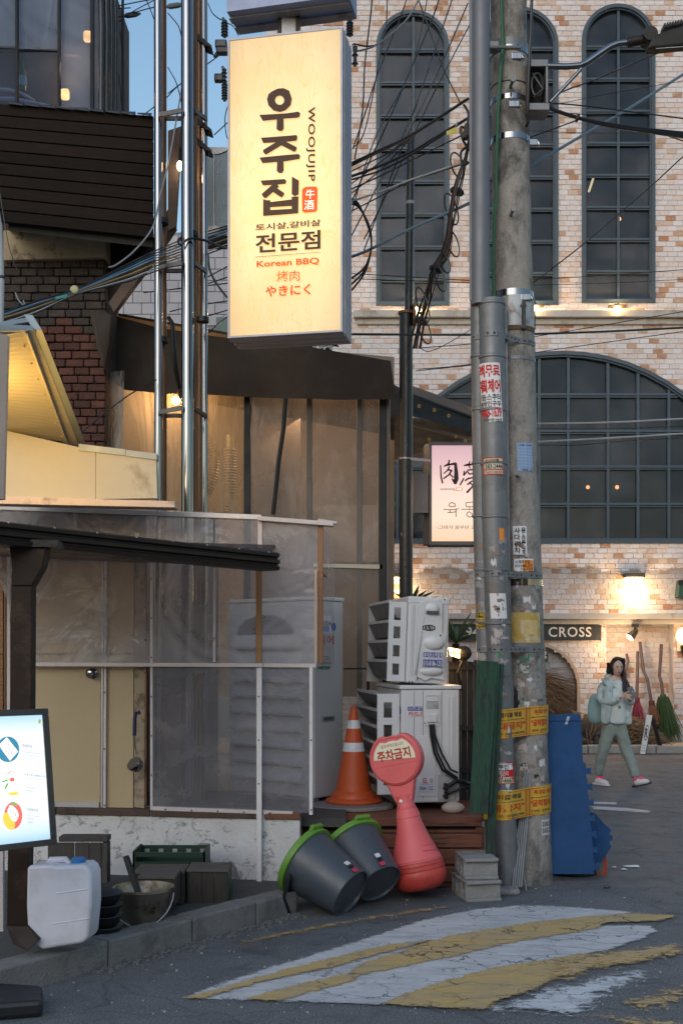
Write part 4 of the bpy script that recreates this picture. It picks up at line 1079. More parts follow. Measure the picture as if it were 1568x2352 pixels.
# side sheet returning towards the tent
s0, s1 = WP(736, 1500, 0), P(768, 1500, 8.4)
z0_, z1_ = P(0, 1528, 7.5).z, P(0, 1206, 7.5).z
MB().poly([(s0.x, s0.y, z0_), (s1.x, s1.y, z0_), (s1.x, s1.y, z1_), (s0.x, s0.y, z1_)]).to("side_sheet", VIN, shk, flat=True)
# gutter: three-ribbed dark beam parallel to the kerb
GUT = M("gutter_brown", (.024, .016, .0135), .5, spec=.22, var=.25, vs=3, metal=.2, bump=.04)
g0, g1 = P(-60, 1218, 5.26), P(634, 1291, 7.06)
g1.z = g0.z = (g0.z + g1.z) / 2
gd = (g1 - g0).normalized(); gn = Vector((gd.y, -gd.x, 0))
prof = [(0, .055), (.02, .055), (.028, .048), (.028, .03), (.012, .022), (.012, .016), (.032, .008), (.032, -.01), (.014, -.018), (.014, -.024), (.03, -.032), (.026, -.052), (0, -.055), (-.11, -.055), (-.11, .05)]
gut = MB().prism([g0 + gn * a + Vector((0, 0, z)) for a, z in prof], g1 - g0).to("gutter", GUT, shk)
sc_ = MB()
for i in range(8): sc_.ball(g0.lerp(g1, .08 + i * .125) + gn * .024 + Vector((0, 0, .05)), .006, 6, 4)
sc_.to("rivets", STEEL, gut, kind="stuff")
MB().prism([g0 + Vector((0, 0, -.03)) - gn * .11, g1 + Vector((0, 0, -.03)) - gn * .11, Vector((WP(634, 0).x, WP(634, 0).y, g0.z + .14)), Vector((WP(-200, 0).x, WP(-200, 0).y, g0.z + .14))], (0, 0, .012)).to("roof_sheet", film("roof_sheet", (.5, .47, .47), .35, .2, haze=(.2, .18, .18)), shk)
# downspout with its funnel and elbow
DSP = M("downspout_brown", (.022, .0125, .009), .5, var=.3, vs=5, bump=.08, spec=.2, dirt=(.05, .028, .018), ds=5)
def dbox(mb, u0, u1, v0, v1, Ya, th, u2=None, u3=None):
    u2 = u0 if u2 is None else u2; u3 = u1 if u3 is None else u3
    mb.prism([P(u2, v1, Ya), P(u3, v1, Ya), P(u1, v0, Ya), P(u0, v0, Ya)], (0, th, 0))
ds = MB()
dbox(ds, 22, 106, 1258, 1300, 5.52, .1, 28, 98); dbox(ds, 28, 98, 1300, 1345, 5.52, .1, 26, 73)
fun = ds.to("funnel", DSP, shk, bevel=.004)
MB().prism([P(24, 1256, 5.5), P(135, 1256, 5.5), P(130, 1240, 5.5), P(26, 1238, 5.5)], (0, .12, 0)).to("gutter_bracket", DARKMET, shk)
dn = MB(); dbox(dn, 26, 73, 1345, 1700, 5.53, .09, 22, 71); dbox(dn, 22, 71, 1700, 2128, 5.53, .09, 16, 64)
dn.to("downspout", DSP, shk, bevel=.004)
MB().prism([P(14, 2126, 5.51), P(66, 2126, 5.51), P(90, 2160, 5.47), P(62, 2186, 5.45), P(30, 2168, 5.48)], (0, .1, 0)).to("elbow", DSP, shk, bevel=.004)
post(-12, 8, 1850, 2140, -2.2, PNK, "foot_post", .03)
# ladle on the trim
ld = T("ladle", "steel ladle with a dark blue handle hanging on the door trim", "ladle", P(318, 1700, 7.62))
ly = 7.66
MB().tube([P(321, 1641, ly), P(318, 1634, ly), P(312, 1636, ly), P(310, 1650, ly), P(309, 1690, ly)], .013, 10).to("handle", M("navy_grip", (.012, .014, .06), .4, bump=0), ld, smooth=True)
MB().tube([P(309, 1690, ly), P(311, 1715, ly), P(315, 1733, ly)], .006, 8).to("stem", INOX, ld, smooth=True)
ax = (P(328, 1768, 7.72) - P(306, 1748, 7.66)).normalized()
bc = P(306, 1752, 7.66)
MB().lathe([(.052, 0), (.055, .01), (.05, .04), (.035, .062), (.005, .07), (.03, .055), (.047, .03), (.05, .004)], bc, ax, 20).to("bowl", INOX, ld, smooth=True)

# ================================================================ BROWN TENT
TY = 9.2
TF = front(TY)
tent = T("vinyl_tent", "dark brown tent with clear plastic walls lit warm inside", "tent", (P(580, 0, TY).x, TY, 0))
TARP = M("brown_tarp", (.046, .030, .021), .7, var=.35, vs=3, bump=.9, bs=2.2, bstretch=(1.5, 1, .7), spec=.3, dirt=(.06, .055, .05), ds=3, dth=.5, dw=.3)
def cloth(name, top, bot, Y, mat, n=60, mrow=10, fold=.03, parent=tent, seed=0):
    m = MB()
    def lerp_poly(pts, t):
        L = [0]
        for a, b in zip(pts, pts[1:]): L.append(L[-1] + abs(b[0] - a[0]))
        x = t * L[-1]
        for i in range(len(pts) - 1):
            if x <= L[i + 1] + 1e-6:
                k = (x - L[i]) / max(1e-6, L[i + 1] - L[i]); return pts[i][0] + (pts[i + 1][0] - pts[i][0]) * k, pts[i][1] + (pts[i + 1][1] - pts[i][1]) * k
        return pts[-1]
    for i in range(n + 1):
        t = i / n; a, b = lerp_poly(top, t), lerp_poly(bot, t)
        for j in range(mrow + 1):
            s = j / mrow; p = P(a[0] + (b[0] - a[0]) * s, a[1] + (b[1] - a[1]) * s, Y)
            w = (.25 + .75 * s)
            d = mnoise.noise(Vector((p.x * 2.2 + s * .7, p.z * .8, seed))) * fold + mnoise.noise(Vector((p.x * 5 + s, p.z * 1.6, seed + 4))) * fold * .22
            m.v.append(p + Vector((0, -d * w - .03 * s, 0)))
    for i in range(n):
        for j in range(mrow):
            k = i * (mrow + 1) + j; m.f.append((k, k + mrow + 1, k + mrow + 2, k + 1))
    return m.to(name, mat, parent, smooth=True, flat=True)
cloth("valance", [(228, 716), (360, 752), (560, 782), (760, 806), (897, 829)], [(238, 862), (290, 898), (480, 910), (640, 916), (780, 921), (908, 918)], TY - .12, TARP, 80, 14, .05)
MB().bar(TF.at(228, 800, .1), TF.at(900, 875, .1), .012, .02).to("valance_seam", TARP, tent)
# roof sheet sloping up to the back, kept below the front edge's sight line
rp = [P(230, 712, TY - .06), P(897, 829, TY - .06)]
bk = [Vector((rp[1].x, 11.8, rp[1].z - .1)), Vector((rp[0].x, 11.8, rp[0].z - .1))]
MB().prism([rp[0], rp[1], bk[0], bk[1]], (0, 0, -.02)).to("roof", TARP, tent)
MB().prism([P(205, 712, 8.5), P(232, 708, 8.5), P(262, 722, 8.55), P(250, 790, 8.55), P(240, 850, 8.5), P(222, 800, 8.5)], (0, .15, 0)).to("roof_corner", TARP, tent, bevel=.02)
# bundled clear plastic at the left end
cloth("gathered_vinyl", [(236, 856), (286, 850)], [(244, 1030), (282, 1035)], 8.75, film("gathered_vinyl", (.5, .52, .55), .5, .12, .6, 6, (1, 1, .2), haze=(.16, .15, .14)), 16, 8, .05, seed=3)
# plastic walls between posts; brownish film, the warm copy with lamp glow painted in
TV = film("tent_vinyl", (.72, .67, .62), .34, .2, .5, 1.8, (1.4, 1, .8), haze=(.58, .49, .44), tl=.4)
TVW = film("tent_vinyl_warm", (.95, .80, .6), .42, .15, .8, 3, (2.2, 1, .35), haze=(.52, .41, .29), tl=.55)
def tsheet(u0, u1, v0, v1, mat, fold=.02, seed=1): cloth("vinyl_wall", [(u0, v0), (u1, v0)], [(u0, v1), (u1, v1)], TY, mat, 14, 14, fold, seed=seed)
tsheet(282, 560, 880, 1870, TVW, .03, 2); tsheet(577, 708, 880, 1870, TV, .02, 3); tsheet(716, 820, 880, 1870, TV, .02, 5); tsheet(830, 872, 880, 1870, TV, .02, 6)
def tpost(u0, u1, v0, v1, mat, o=.03, name="post"):
    MB().prism([TF.at(u0, v1, o), TF.at(u1, v1, o), TF.at(u1, v0, o), TF.at(u0, v0, o)], (0, .06, 0)).to(name, mat, tent, bevel=.004)
BRZ = M("bronze_post", (.10, .085, .075), .5, metal=.4, var=.2)
SEAM = M("vinyl_seam", (.12, .10, .085), .5, var=.2)
tpost(560, 575, 900, 1870, FRM); tpost(870, 887, 912, 1870, FRM); tpost(887, 894, 912, 1870, BRZ)
tpost(704, 717, 1100, 1870, SEAM, .015, "seam_strip"); tpost(819, 831, 900, 1870, SEAM, .015, "seam_strip"); tpost(704, 716, 900, 1100, SEAM, .01, "seam_strip")
CRMW = M("cream_batten", (.48, .42, .33), .6, var=.1)
MB().prism([TF.at(720, 1302, .03), TF.at(878, 1307, .03), TF.at(878, 1297, .03), TF.at(720, 1294, .03)], (0, .04, 0)).to("batten", CRMW, tent)
tpost(842, 848, 1535, 1870, FRM, .2, "rack_leg"); 
MB().bar(TF.at(790, 1536, .2), TF.at(848, 1536, .2), .014).to("rack_rail", FRM, tent)
# inside: floor, rear wall, side wall, hanging lamp, exhaust ducts
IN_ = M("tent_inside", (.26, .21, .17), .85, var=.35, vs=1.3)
m = MB()
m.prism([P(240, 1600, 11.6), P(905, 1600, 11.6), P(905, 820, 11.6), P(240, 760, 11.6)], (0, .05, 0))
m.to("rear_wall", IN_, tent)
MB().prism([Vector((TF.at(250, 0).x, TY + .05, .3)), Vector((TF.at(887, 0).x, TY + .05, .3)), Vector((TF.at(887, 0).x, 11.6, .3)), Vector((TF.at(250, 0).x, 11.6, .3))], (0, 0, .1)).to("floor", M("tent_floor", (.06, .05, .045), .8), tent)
m = MB()
for (u0, v0, u1, v1) in ((600, 1150, 690, 1400), (735, 1160, 868, 1290)):
    m.prism([P(u0, v1, 11.4), P(u1, v1, 11.4), P(u1, v0, 11.4), P(u0, v0, 11.4)], (0, .03, 0))
m.to("pale_board", M("pale_board", (.4, .36, .33), .8, var=.2), tent)
MB().prism([P(577, 1030, 10.4), P(690, 960, 10.4), P(690, 1400, 10.4), P(577, 1400, 10.4)], (0, .04, 0)).to("partition", M("partition", (.15, .13, .12), .8, var=.3), tent)
du = T("exhaust_duct", "ribbed silver exhaust duct seen through the tent's plastic", "duct", P(528, 1170, 9.9))
pts, rs = [], []
for i in range(60):
    v = 1000 + i * 3.2; pts.append(P(528, v, 9.9)); rs.append((.062 if i % 2 else .054) if i > 9 else .036)
MB().tube(pts, rs, 14).to("duct_hose", M("duct_foil", (.20, .20, .20), .55, metal=.3, bump=.1), du, smooth=True)
du2 = T("exhaust_duct", "darker curled duct behind the tent's plastic, left of the silver one", "duct", P(487, 1080, 10))
pts, rs = [], []
for i in range(50):
    q = i / 49; pts.append(P(470 + 24 * math.sin(q * 3.0), 985 + q * 150, 10)); rs.append(.05 if i % 2 else .042)
MB().tube(pts, rs, 12).to("duct_hose", M("duct_dull", (.2, .17, .14), .4, metal=.7), du2, smooth=True)
hd = T("round_hood", "round pale extractor hood behind the tent's plastic", "hood", P(622, 950, 9.7))
MB().lathe([(.03, -.08), (.05, -.07), (.155, 0), (.16, .02), (.15, .025), (.05, .01)], P(620, 938, 9.7), (.25, -1, .35), 24).to("hood_plate", M("hood_steel", (.5, .48, .45), .35, metal=.6), hd, smooth=True)
tl = T("tent_lamp", "bright bare lamp glowing between the flues inside the tent", "lamp", P(404, 916, 9.5))
MB().ball(P(404, 920, 9.5), .035, 12, 8).to("bulb", E("tent_bulb", (1, .74, .36), 30), tl, smooth=True)
MB().tube([P(403, 880, 9.55), P(404, 910, 9.5)], .012, 8).to("holder", DARKMET, tl)
lamp("tent_light", P(404, 925, 9.42), (1, .60, .25), 22, .05)
lamp("tent_light_rear", P(690, 930, 10.3), (1, .66, .38), 26, .2)
cd = T("black_conduit", "black flexible conduit hanging down inside the tent wall", "pipe", P(632, 1176, 9.1))
MB().tube([P(656, 912, 9.08), P(651, 985, 9.08), P(640, 1060, 9.08), P(634, 1120, 9.08), P(627, 1182, 9.08)], .018, 8).to("hose", FRM, cd, smooth=True)
MB().tube([P(386, 728, 8.6), P(396, 742, 8.6), P(399, 800, 8.6), P(404, 850, 8.62), P(412, 890, 8.7), P(415, 912, 8.9)], .016, 8).to("hose", FRM, T("black_conduit", "black flexible conduit between the two front flues", "pipe", P(396, 742, 8.6)), smooth=True)

# second awning, black with brass eyelets
aw = T("black_awning", "black awning with brass eyelets between the tent and the concrete pole", "awning", P(1000, 1000, 11))
BT = M("black_awning_cloth", (.014, .012, .012), .6, var=.3, vs=4, bump=.2)
MB().prism([P(896, 878, 10.4), P(930, 898, 10.4), P(1100, 962, 10.8), P(1112, 1000, 10.8), P(930, 950, 10.4), P(896, 958, 10.4)], (0, .03, 0)).to("skirt", BT, aw)
MB().prism([P(930, 900, 10.4), P(1110, 964, 10.8), P(1110, 945, 13.0), P(930, 880, 13.0)], (0, 0, -.02)).to("roof", BT, aw)
MB().prism([P(896, 950, 10.6), P(1112, 992, 10.9), P(1112, 1030, 12.6), P(896, 1060, 12.6)], (0, .02, 0)).to("lining", BT, aw)
MB().bar(P(925, 968, 10.55), P(1112, 1018, 10.9), .03).to("pipe_rail", M("reddish_bar", (.16, .10, .09), .5), aw)
BRASS = M("brass", (.42, .25, .06), .35, metal=.8, bump=0)
for u, v in ((962, 933), (997, 942), (1030, 955), (985, 1010), (1012, 1022), (1046, 1003), (1068, 1012)):
    p = P(u, v, 10.36 if v < 980 else 10.5); ey = MB()
    pts = [p + Vector((math.cos(q / 10 * 6.283) * .010, 0, math.sin(q / 10 * 6.283) * .015)) for q in range(11)]
    ey.tube(pts, .0035, 6).to("eyelet", BRASS, aw)

# ================================================================ PINK BACKLIT SIGN
ys = T("lightbox_sign", "pinkish backlit sign with brush lettering half hidden behind the concrete pole", "sign", P(1080, 1250, 9.6))
YF = front(9.55)
def yb(u0, v0, u1, v1, o, th, name, mat): return MB().prism([YF.at(u0, v1, o), YF.at(u1, v1, o), YF.at(u1, v0, o), YF.at(u0, v0, o)], (0, th, 0)).to(name, mat, ys, bevel=.003)
CASE = M("sign_case_grey", (.09, .085, .085), .5, metal=.3, var=.2)
for q in ((985, 1015, 1178, 1022), (985, 1243, 1178, 1252), (985, 1022, 991, 1243), (1172, 1022, 1178, 1243)): yb(*q, .02, .05, "frame", CASE)
MB().prism([YF.at(985, 1252, -.035), YF.at(1178, 1252, -.035), YF.at(1178, 1016, -.035), YF.at(985, 1016, -.035)], (0, .2, 0)).to("case", CASE, ys)
MB().prism([YF.at(974, 1250, -.07), YF.at(985, 1250, .0), YF.at(985, 1018, .0), YF.at(974, 1022, -.07)], (0, .16, 0)).to("side_case", CASE, ys)
m, nt, b = newmat("pink_panel")
tc = nd(nt, "ShaderNodeTexCoord"); sx = nd(nt, "ShaderNodeSeparateXYZ"); nt.links.new(tc.outputs["Generated"], sx.inputs[0])
c = ramp(nt, sx.outputs[2], [(0, (1, .64, .40)), (.25, (1, .78, .60)), (.55, (.98, .72, .62)), (.8, (.82, .52, .54)), (1, (.66, .42, .48))])
sp_ = noise(nt, coords(nt, (9, 9, 9)), 3, 6, .7)
c = mixc(nt, ramp(nt, sp_, [(.68, 0), (.72, 1)]), c, (.25, .13, .12))
nt.links.new(c, b.inputs["Emission Color"]); b.inputs["Emission Strength"].default_value = .72; b.inputs["Base Color"].default_value = (.2, .16, .15, 1)
MB().prism([YF.at(991, 1243, .0), YF.at(1172, 1243, .0), YF.at(1172, 1022, .0), YF.at(991, 1022, .0)], (0, .01, 0)).to("lit_panel", m, ys)
PUR = ink("purple_brush", (.035, .018, .035))
def yz(x, y): return (1680 + x * .19560) / 1.7417, (1740 + y * .19560) / 1.7417
def brush(parent, pl, pts, mat, conv, off=.008):
    m = MB(); c = [pl.at(*conv(x, y), off) for x, y, w in pts]; ws = [w * .0001 for *_, w in pts]
    for i in range(len(c) - 1):
        t = (c[i + 1] - c[i]).normalized(); n = t.cross(pl.n)
        m.poly([c[i] - n * ws[i], c[i + 1] - n * ws[i + 1], c[i + 1] + n * ws[i + 1], c[i] + n * ws[i]])
        m.poly([c[i + 1] + Vector((math.cos(q), 0, math.sin(q))) * ws[i + 1] + pl.n * .0008 * i for q in [k * .785 for k in range(8)]])
    return m
yk = MB()
for pts in ([(415, 620, 50), (425, 850, 65), (455, 980, 70)], [(590, 510, 60), (580, 590, 75), (490, 640, 45)], [(490, 635, 50), (600, 605, 70), (720, 585, 110), (735, 780, 170), (735, 900, 200), (715, 980, 140), (650, 900, 50)],
            [(600, 640, 60), (560, 720, 60), (480, 790, 40)], [(560, 705, 60), (640, 730, 75), (590, 810, 65), (480, 890, 60)], [(590, 790, 55), (670, 860, 60)],
            [(1015, 540, 50), (990, 620, 60), (1020, 680, 40)], [(890, 630, 50), (960, 610, 90), (1120, 600, 50)], [(900, 730, 45), (890, 820, 70), (960, 740, 50), (1000, 800, 60), (1120, 780, 50)], [(960, 720, 60), (1150, 700, 60)],
            [(890, 880, 45), (860, 940, 70), (815, 1020, 55)], [(910, 940, 60), (980, 890, 70), (1160, 860, 60)], [(960, 1020, 70), (1060, 940, 50)], [(1000, 960, 50), (1080, 1040, 60), (960, 1170, 90)],
            [(600, 1400, 28), (650, 1380, 28), (710, 1410, 28), (715, 1460, 28), (640, 1470, 28), (585, 1450, 28), (600, 1400, 28)], [(475, 1520, 25), (620, 1530, 28), (790, 1510, 25)], [(610, 1530, 26), (615, 1590, 26)], [(555, 1590, 26), (720, 1575, 28), (730, 1510, 24), (730, 1670, 30)],
            [(930, 1390, 26), (940, 1470, 26), (1080, 1465, 26)], [(930, 1385, 26), (1090, 1370, 26), (1095, 1465, 26)], [(1010, 1470, 26), (1005, 1530, 26)], [(840, 1520, 26), (1100, 1520, 26)],
            [(1000, 1570, 28), (1060, 1610, 28), (1060, 1670, 28), (1000, 1680, 28), (945, 1640, 28), (960, 1590, 28), (1000, 1570, 28)]):
    b_ = brush(ys, YF, pts, PUR, yz); n = len(yk.v); yk.v += b_.v; yk.f += [tuple(i + n for i in f) for f in b_.f]
yk.to("lettering", PUR, ys, flat=True)
def yt(body, x0, y0, x1, y1, mat, bold=.0):
    a, b2 = yz(x0, y0), yz(x1, y1); text(body, plfn(YF, a[0], a[1], b2[0], b2[1], 0, .008), mat, ys, bold)
yt("yookmong", 405, 1080, 705, 1138, PUR, .005); yt("-그대가 꿈꾸던 고", 345, 1850, 1120, 1925, PUR, .0)
a = yz(728, 1075); b2 = yz(858, 1140)
MB().poly([YF.at(a[0], b2[1], .007), YF.at(b2[0], b2[1], .007), YF.at(b2[0], a[1], .007), YF.at(a[0], a[1], .007)]).to("seal", SEAL, ys, flat=True)
text("육몽", plfn(YF, a[0] + 1.5, a[1] + .7, b2[0] - 1.5, b2[1] - .7, 0, .009), WHT, ys, .03)
yb(950, 1088, 983, 1178, .03, .14, "mount_box", M("mount_grey", (.14, .13, .14), .6, var=.1))
lamp("pink_glow", YF.at(1080, 1150, .4), (1, .7, .55), 3, .3)

# ================================================================ BLACK MAST
mast = T("black_mast", "thin black steel mast with chipped paint between the tent and the concrete pole", "post", P(932, 1870, 9.0))
CHIP = M("chipped_black", (.014, .013, .013), .35, var=.3, vs=6, bump=.2, dirt=(.5, .47, .43), ds=13, dth=.66, dw=.03, stretch=(1, 1, .55))
MB().tube([P(932, 1880, 9.0), P(932, 716, 9.0)], 15.5 / F * 9.0, 16).to("lower_tube", CHIP, mast, smooth=True)
MB().tube([P(938, 730, 9.0), P(943, 312, 9.0)], 9.5 / F * 9.0, 14).to("upper_tube", CHIP, mast, smooth=True)
RCL = M("rusty_clamp", (.22, .12, .07), .7, metal=.3, var=.4)
MB().lathe([(.066, 0), (.066, .02)], P(933, 722, 9.0), n=16).to("clamp_ring", RCL, mast)
MB().box(P(951, 722, 8.96), (.02, .1, .16)).to("clamp_plate", RCL, mast)
MB().lathe([(.036, 0), (.036, .025)], P(941, 470, 9.0), n=14).to("tape_band", M("grey_tape", (.3, .3, .3), .5), mast)
MB().lathe([(.057, 0), (.057, .012)], P(932, 1056, 9.0), n=16).bar(P(945, 1054, 8.95), P(985, 1058, 9.4), .02).to("tie", STEEL, mast)

# ================================================================ DECK
DY = 7.74
deck = T("wooden_deck", "low deck of worn reddish planks carrying the outdoor units", "deck", (P(880, 0, DY).x, DY, 0))
DW = M("red_plank", (.22, .075, .042), .7, var=.4, vs=4, stretch=(1.2, 6, 12), bump=.35, bs=10, bstretch=(1.5, 20, 30), dirt=(.03, .016, .013), ds=3.5, dth=.5, dw=.16, objvar=.4)
DF = front(DY)
def dplank(u0, u1, v0, v1, o=0.0, th=.03): MB().prism([DF.at(u0, v1, o), DF.at(u1, v1, o), DF.at(u1, v0, o), DF.at(u0, v0, o)], (0, th, 0)).to("plank", DW, deck, bevel=.004)
dplank(664, 786, 1881, 1899, .012); dplank(788, 1106, 1879, 1898, .012)
dplank(700, 1110, 1906, 1913, -.01); dplank(690, 1108, 1915, 1947); dplank(690, 1108, 1950, 1986); dplank(690, 1090, 1989, 2026); dplank(690, 1088, 2029, 2050)
dplank(1092, 1112, 1900, 1986, -.02); dplank(684, 700, 1900, 2040, .0)
dp0, dp1 = DF.at(664, 1879), DF.at(1112, 1879)
for i in range(9):
    y = DY + .02 + i * .16
    MB().prism([(dp0.x - .02, y, dp0.z - .025), (dp1.x, y, dp0.z - .025), (dp1.x, y + .153, dp0.z - .025), (dp0.x - .02, y + .153, dp0.z - .025)], (0, 0, .025)).to("deck_board", DW, deck)
MB().prism([(dp0.x, DY + .06, 0), (dp1.x - .02, DY + .06, 0), (dp1.x - .02, DY + .1, 0), (dp0.x, DY + .1, 0)], (0, 0, dp0.z - .03)).to("backing", DARKW, deck)
DZ = dp0.z
# stone slab on the deck
sl = T("stone_slab", "thin round stone slab lying on the deck under the orange cone", "slab", G(810, 1865, DZ))
m = MB(); c = G(808, 1866, DZ); k = 20
m.prism([c + Vector((math.cos(q / k * 6.283) * .31 * random.uniform(.95, 1.03), .22 + math.sin(q / k * 6.283) * .24, .004)) for q in range(k)], (0, 0, .026))
m.to("slab", M("slab_stone", (.22, .19, .18), .9, var=.3, vs=7, bump=.5), sl, bevel=.006)

# ================================================================ TRAFFIC CONE
SZ = DZ + .032
cone = T("traffic_cone", "orange traffic cone with two white bands standing on the deck", "cone", G(812, 1842, SZ))
cb = G(812, 1841, SZ)
H = (1841 - 1623) / F * cb.y
ORG = M("orange_plastic", (.54, .085, .018), .5, var=.15, vs=5, bump=.08, dirt=(.24, .045, .02), ds=5, dth=.55, dw=.2)
CW = M("reflective_white", (.72, .72, .74), .4, var=.1, dirt=(.5, .45, .43), ds=6, dth=.55)
def cr(t): return .145 * (1 - t) + .022 * t
MB().lathe([(.205, 0), (.21, .01), (.2, .022), (.165, .035), (.158, .06), (.15, .07), (cr(.12), H * .12), (cr(.5), H * .5), (cr(.985), H * .985), (.018, H), (.012, H)], cb, n=36).to("body", ORG, cone, smooth=True)
for t0, t1 in ((.532, .625), (.772, .86)):
    MB().lathe([(cr(t0) + .001, H * t0), (cr(t0) + .0035, H * t0), (cr(t1) + .0035, H * t1), (cr(t1) + .001, H * t1)], cb, n=36).to("white_band", CW, cone, smooth=True)

# ================================================================ AIR-CONDITIONER OUTDOOR UNITS
ACW = M("ac_white", (.60, .60, .62), .42, var=.07, vs=3, bump=.03, dirt=(.36, .34, .33), ds=3, dth=.6, dw=.15)
ACG = M("ac_grey", (.30, .295, .30), .5, var=.1, vs=4, dirt=(.15, .14, .14), ds=4)
ACD = M("ac_louvre_grey", (.15, .148, .15), .5, var=.15, vs=4, dirt=(.08, .08, .08), ds=4)
ACS = M("ac_shade", (.42, .42, .44), .45, var=.08, dirt=(.25, .24, .23), ds=4)
LINE = ink("ac_seam", (.09, .09, .095))
BLUE, REDI, BLK, DGRN = ink("blue_print", (.03, .05, .30)), ink("red_print", (.45, .02, .03)), ink("black_print", (.02, .02, .02)), ink("green_print", (.02, .16, .09))
PAPER = ink("white_paper", (.68, .67, .69))
def acbox(C, ang, w, d, h):
    """corner C (near left, bottom); side face w wide to the right; body runs back d; returns frame function"""
    a = R(ang); e1 = Vector((math.cos(a), math.sin(a), 0)); e2 = Vector((-math.sin(a), math.cos(a), 0)); C = Vector(C)
    return lambda x, y, z: C + e1 * x + e2 * y + Vector((0, 0, z)), e1, e2
def fbox(f, x0, x1, y0, y1, z0, z1, mb=None): 
    mb = mb or MB(); mb.prism([f(x0, y0, z0), f(x1, y0, z0), f(x1, y1, z0), f(x0, y1, z0)], f(0, 0, z1) - f(0, 0, z0)); return mb
def facefn(f, x0, z0, x1, z1, y=-.004): return quadfn(f(x0, y, z0), f(x1, y, z0), f(x0, y, z1))
def sticker(f, par, x0, z0, x1, z1, y, mat, name="sticker", label=None): return MB().prism([f(x0, y, z0), f(x1, y, z0), f(x1, y, z1), f(x0, y, z1)], f(0, .0015, 0) - f(0, 0, 0)).to(name, mat, par, label=label)
# lower unit
C2 = G(921, 1845, DZ + .06); Y2 = C2.y
s2 = F / Y2
f2, e1, e2 = acbox(C2, 9.5, .425, .9, 0)
H2 = (1845 - 1584) / s2
ac2 = T("outdoor_unit", "lower white air conditioner outdoor unit, standing on the deck behind the pink post", "air conditioner", C2)
fbox(f2, 0, .425, 0, .88, 0, H2).to("body", ACW, ac2, bevel=.012)
fbox(f2, -.012, .437, -.01, .89, H2 + .001, H2 + .03).to("lid", ACW, ac2, bevel=.008)
for x in (.04, .34): fbox(f2, x, x + .05, .03, .86, -.055, -.002).to("foot_rail", ACG, ac2)
def bx(u): return (u - 921) / s2 / math.cos(R(9.5)) * 1.02
def bz(v): return (1845 - v) / s2
def f2q(u0, v0, u1, v1, y0, y1, name, mat, par=ac2, bev=.004): return fbox(f2, bx(u0), bx(u1), y0, y1, bz(v1), bz(v0)).to(name, mat, par, bevel=bev)
for u in (950, 970, 1013): fbox(f2, bx(u), bx(u) + .003, -.0012, 0, .03, H2 - .01).to("seam", LINE, ac2)
f2q(973, 1594, 1010, 1668, -.008, 0, "valve_cover", ACW); f2q(977, 1597, 1006, 1629, -.0095, -.007, "handle_recess", ACS)
f2q(978, 1601, 1005, 1612, -.016, -.008, "handle_lip", ACW, bev=.005); f2q(979, 1639, 1002, 1660, -.022, -.007, "cable_cowl", ACW, bev=.008)
for q in ((1020, 1597, 1044, 1770), (1024, 1602, 1031, 1765), (1033, 1602, 1040, 1765)): f2q(*q, -.006 if q[0] == 1020 else -.01, 0, "pressed_panel", ACW, bev=.004)
f2q(958, 1690, 1000, 1830, -.006, 0, "pressed_panel", ACW); f2q(1004, 1780, 1048, 1840, -.007, 0, "valve_panel", ACS)
for v in (1661,): 
    for u in (974, 1005): MB().ball(f2(bx(u), -.008, bz(v)), .006, 6, 4).to("screw", STEEL, ac2)
vv = MB()
for u, v in ((1020, 1803), (1018, 1812), (1021, 1822), (1018, 1830)): vv.tube([f2(bx(u), -.01, bz(v)), f2(bx(u + 3), -.05, bz(v + 2))], .012, 8)
vv.to("valves", DARKMET, ac2, smooth=True)
hs = MB()
for k, (u, dx) in enumerate(((985, 0), (990, 6), (994, 24))):
    hs.tube([f2(bx(u), -.02, bz(1664)), f2(bx(u + 1), -.035, bz(1690)), f2(bx(u + 8 + dx * .3), -.045, bz(1730)), f2(bx(u + 26 + dx * .4), -.05, bz(1768)), f2(bx(1046), -.05, bz(1792 - dx * .7))], .009 if k == 0 else .007, 8)
hs.tube([f2(bx(1024), -.05, bz(1806)), f2(bx(1040), -.07, bz(1794)), f2(bx(1058), -.06, bz(1796)), f2(bx(1076), 0, bz(1803))], .016, 8)
hs.tube([f2(bx(1024), -.04, bz(1822)), f2(bx(1050), -.06, bz(1812)), f2(bx(1078), -.02, bz(1810))], .011, 8)
hs.to("hoses", FRM, ac2, smooth=True)
st = sticker(f2, ac2, bx(934), bz(1646), bx(969), bz(1622), -.004, PAPER, label="white card sticker with a blue phone number strip")
MB().prism([f2(bx(935), -.0055, bz(1633)), f2(bx(968.5), -.0055, bz(1633)), f2(bx(968.5), -.0055, bz(1623)), f2(bx(935), -.0055, bz(1623))], f2(0, .001, 0) - f2(0, 0, 0)).to("blue_strip", BLUE, st)
text("010-9751-0877", facefn(f2, bx(936), bz(1632), bx(968), bz(1624), -.007), PAPER, st, .01)
text("카드", facefn(f2, bx(936), bz(1645), bx(961), bz(1635), -.006), REDI, st, .03)
text("상품권", facefn(f2, bx(962), bz(1645), bx(968), bz(1635), -.006), REDI, st, .01)
st = sticker(f2, ac2, bx(958), bz(1818), bx(995), bz(1785), -.0105, PAPER, label="white sticker with blue frame half behind the pink sign")
text("드", facefn(f2, bx(968), bz(1799), bx(980), bz(1788), -.013), REDI, st, .03)
text("상품권", facefn(f2, bx(984), bz(1799), bx(993), bz(1788), -.013), REDI, st, .0); text("도시락 할부가능", facefn(f2, bx(962), bz(1804), bx(993), bz(1800), -.013), BLUE, st, .0)
text("5964-1352", facefn(f2, bx(961), bz(1816), bx(993), bz(1806), -.013), BLUE, st, .01)
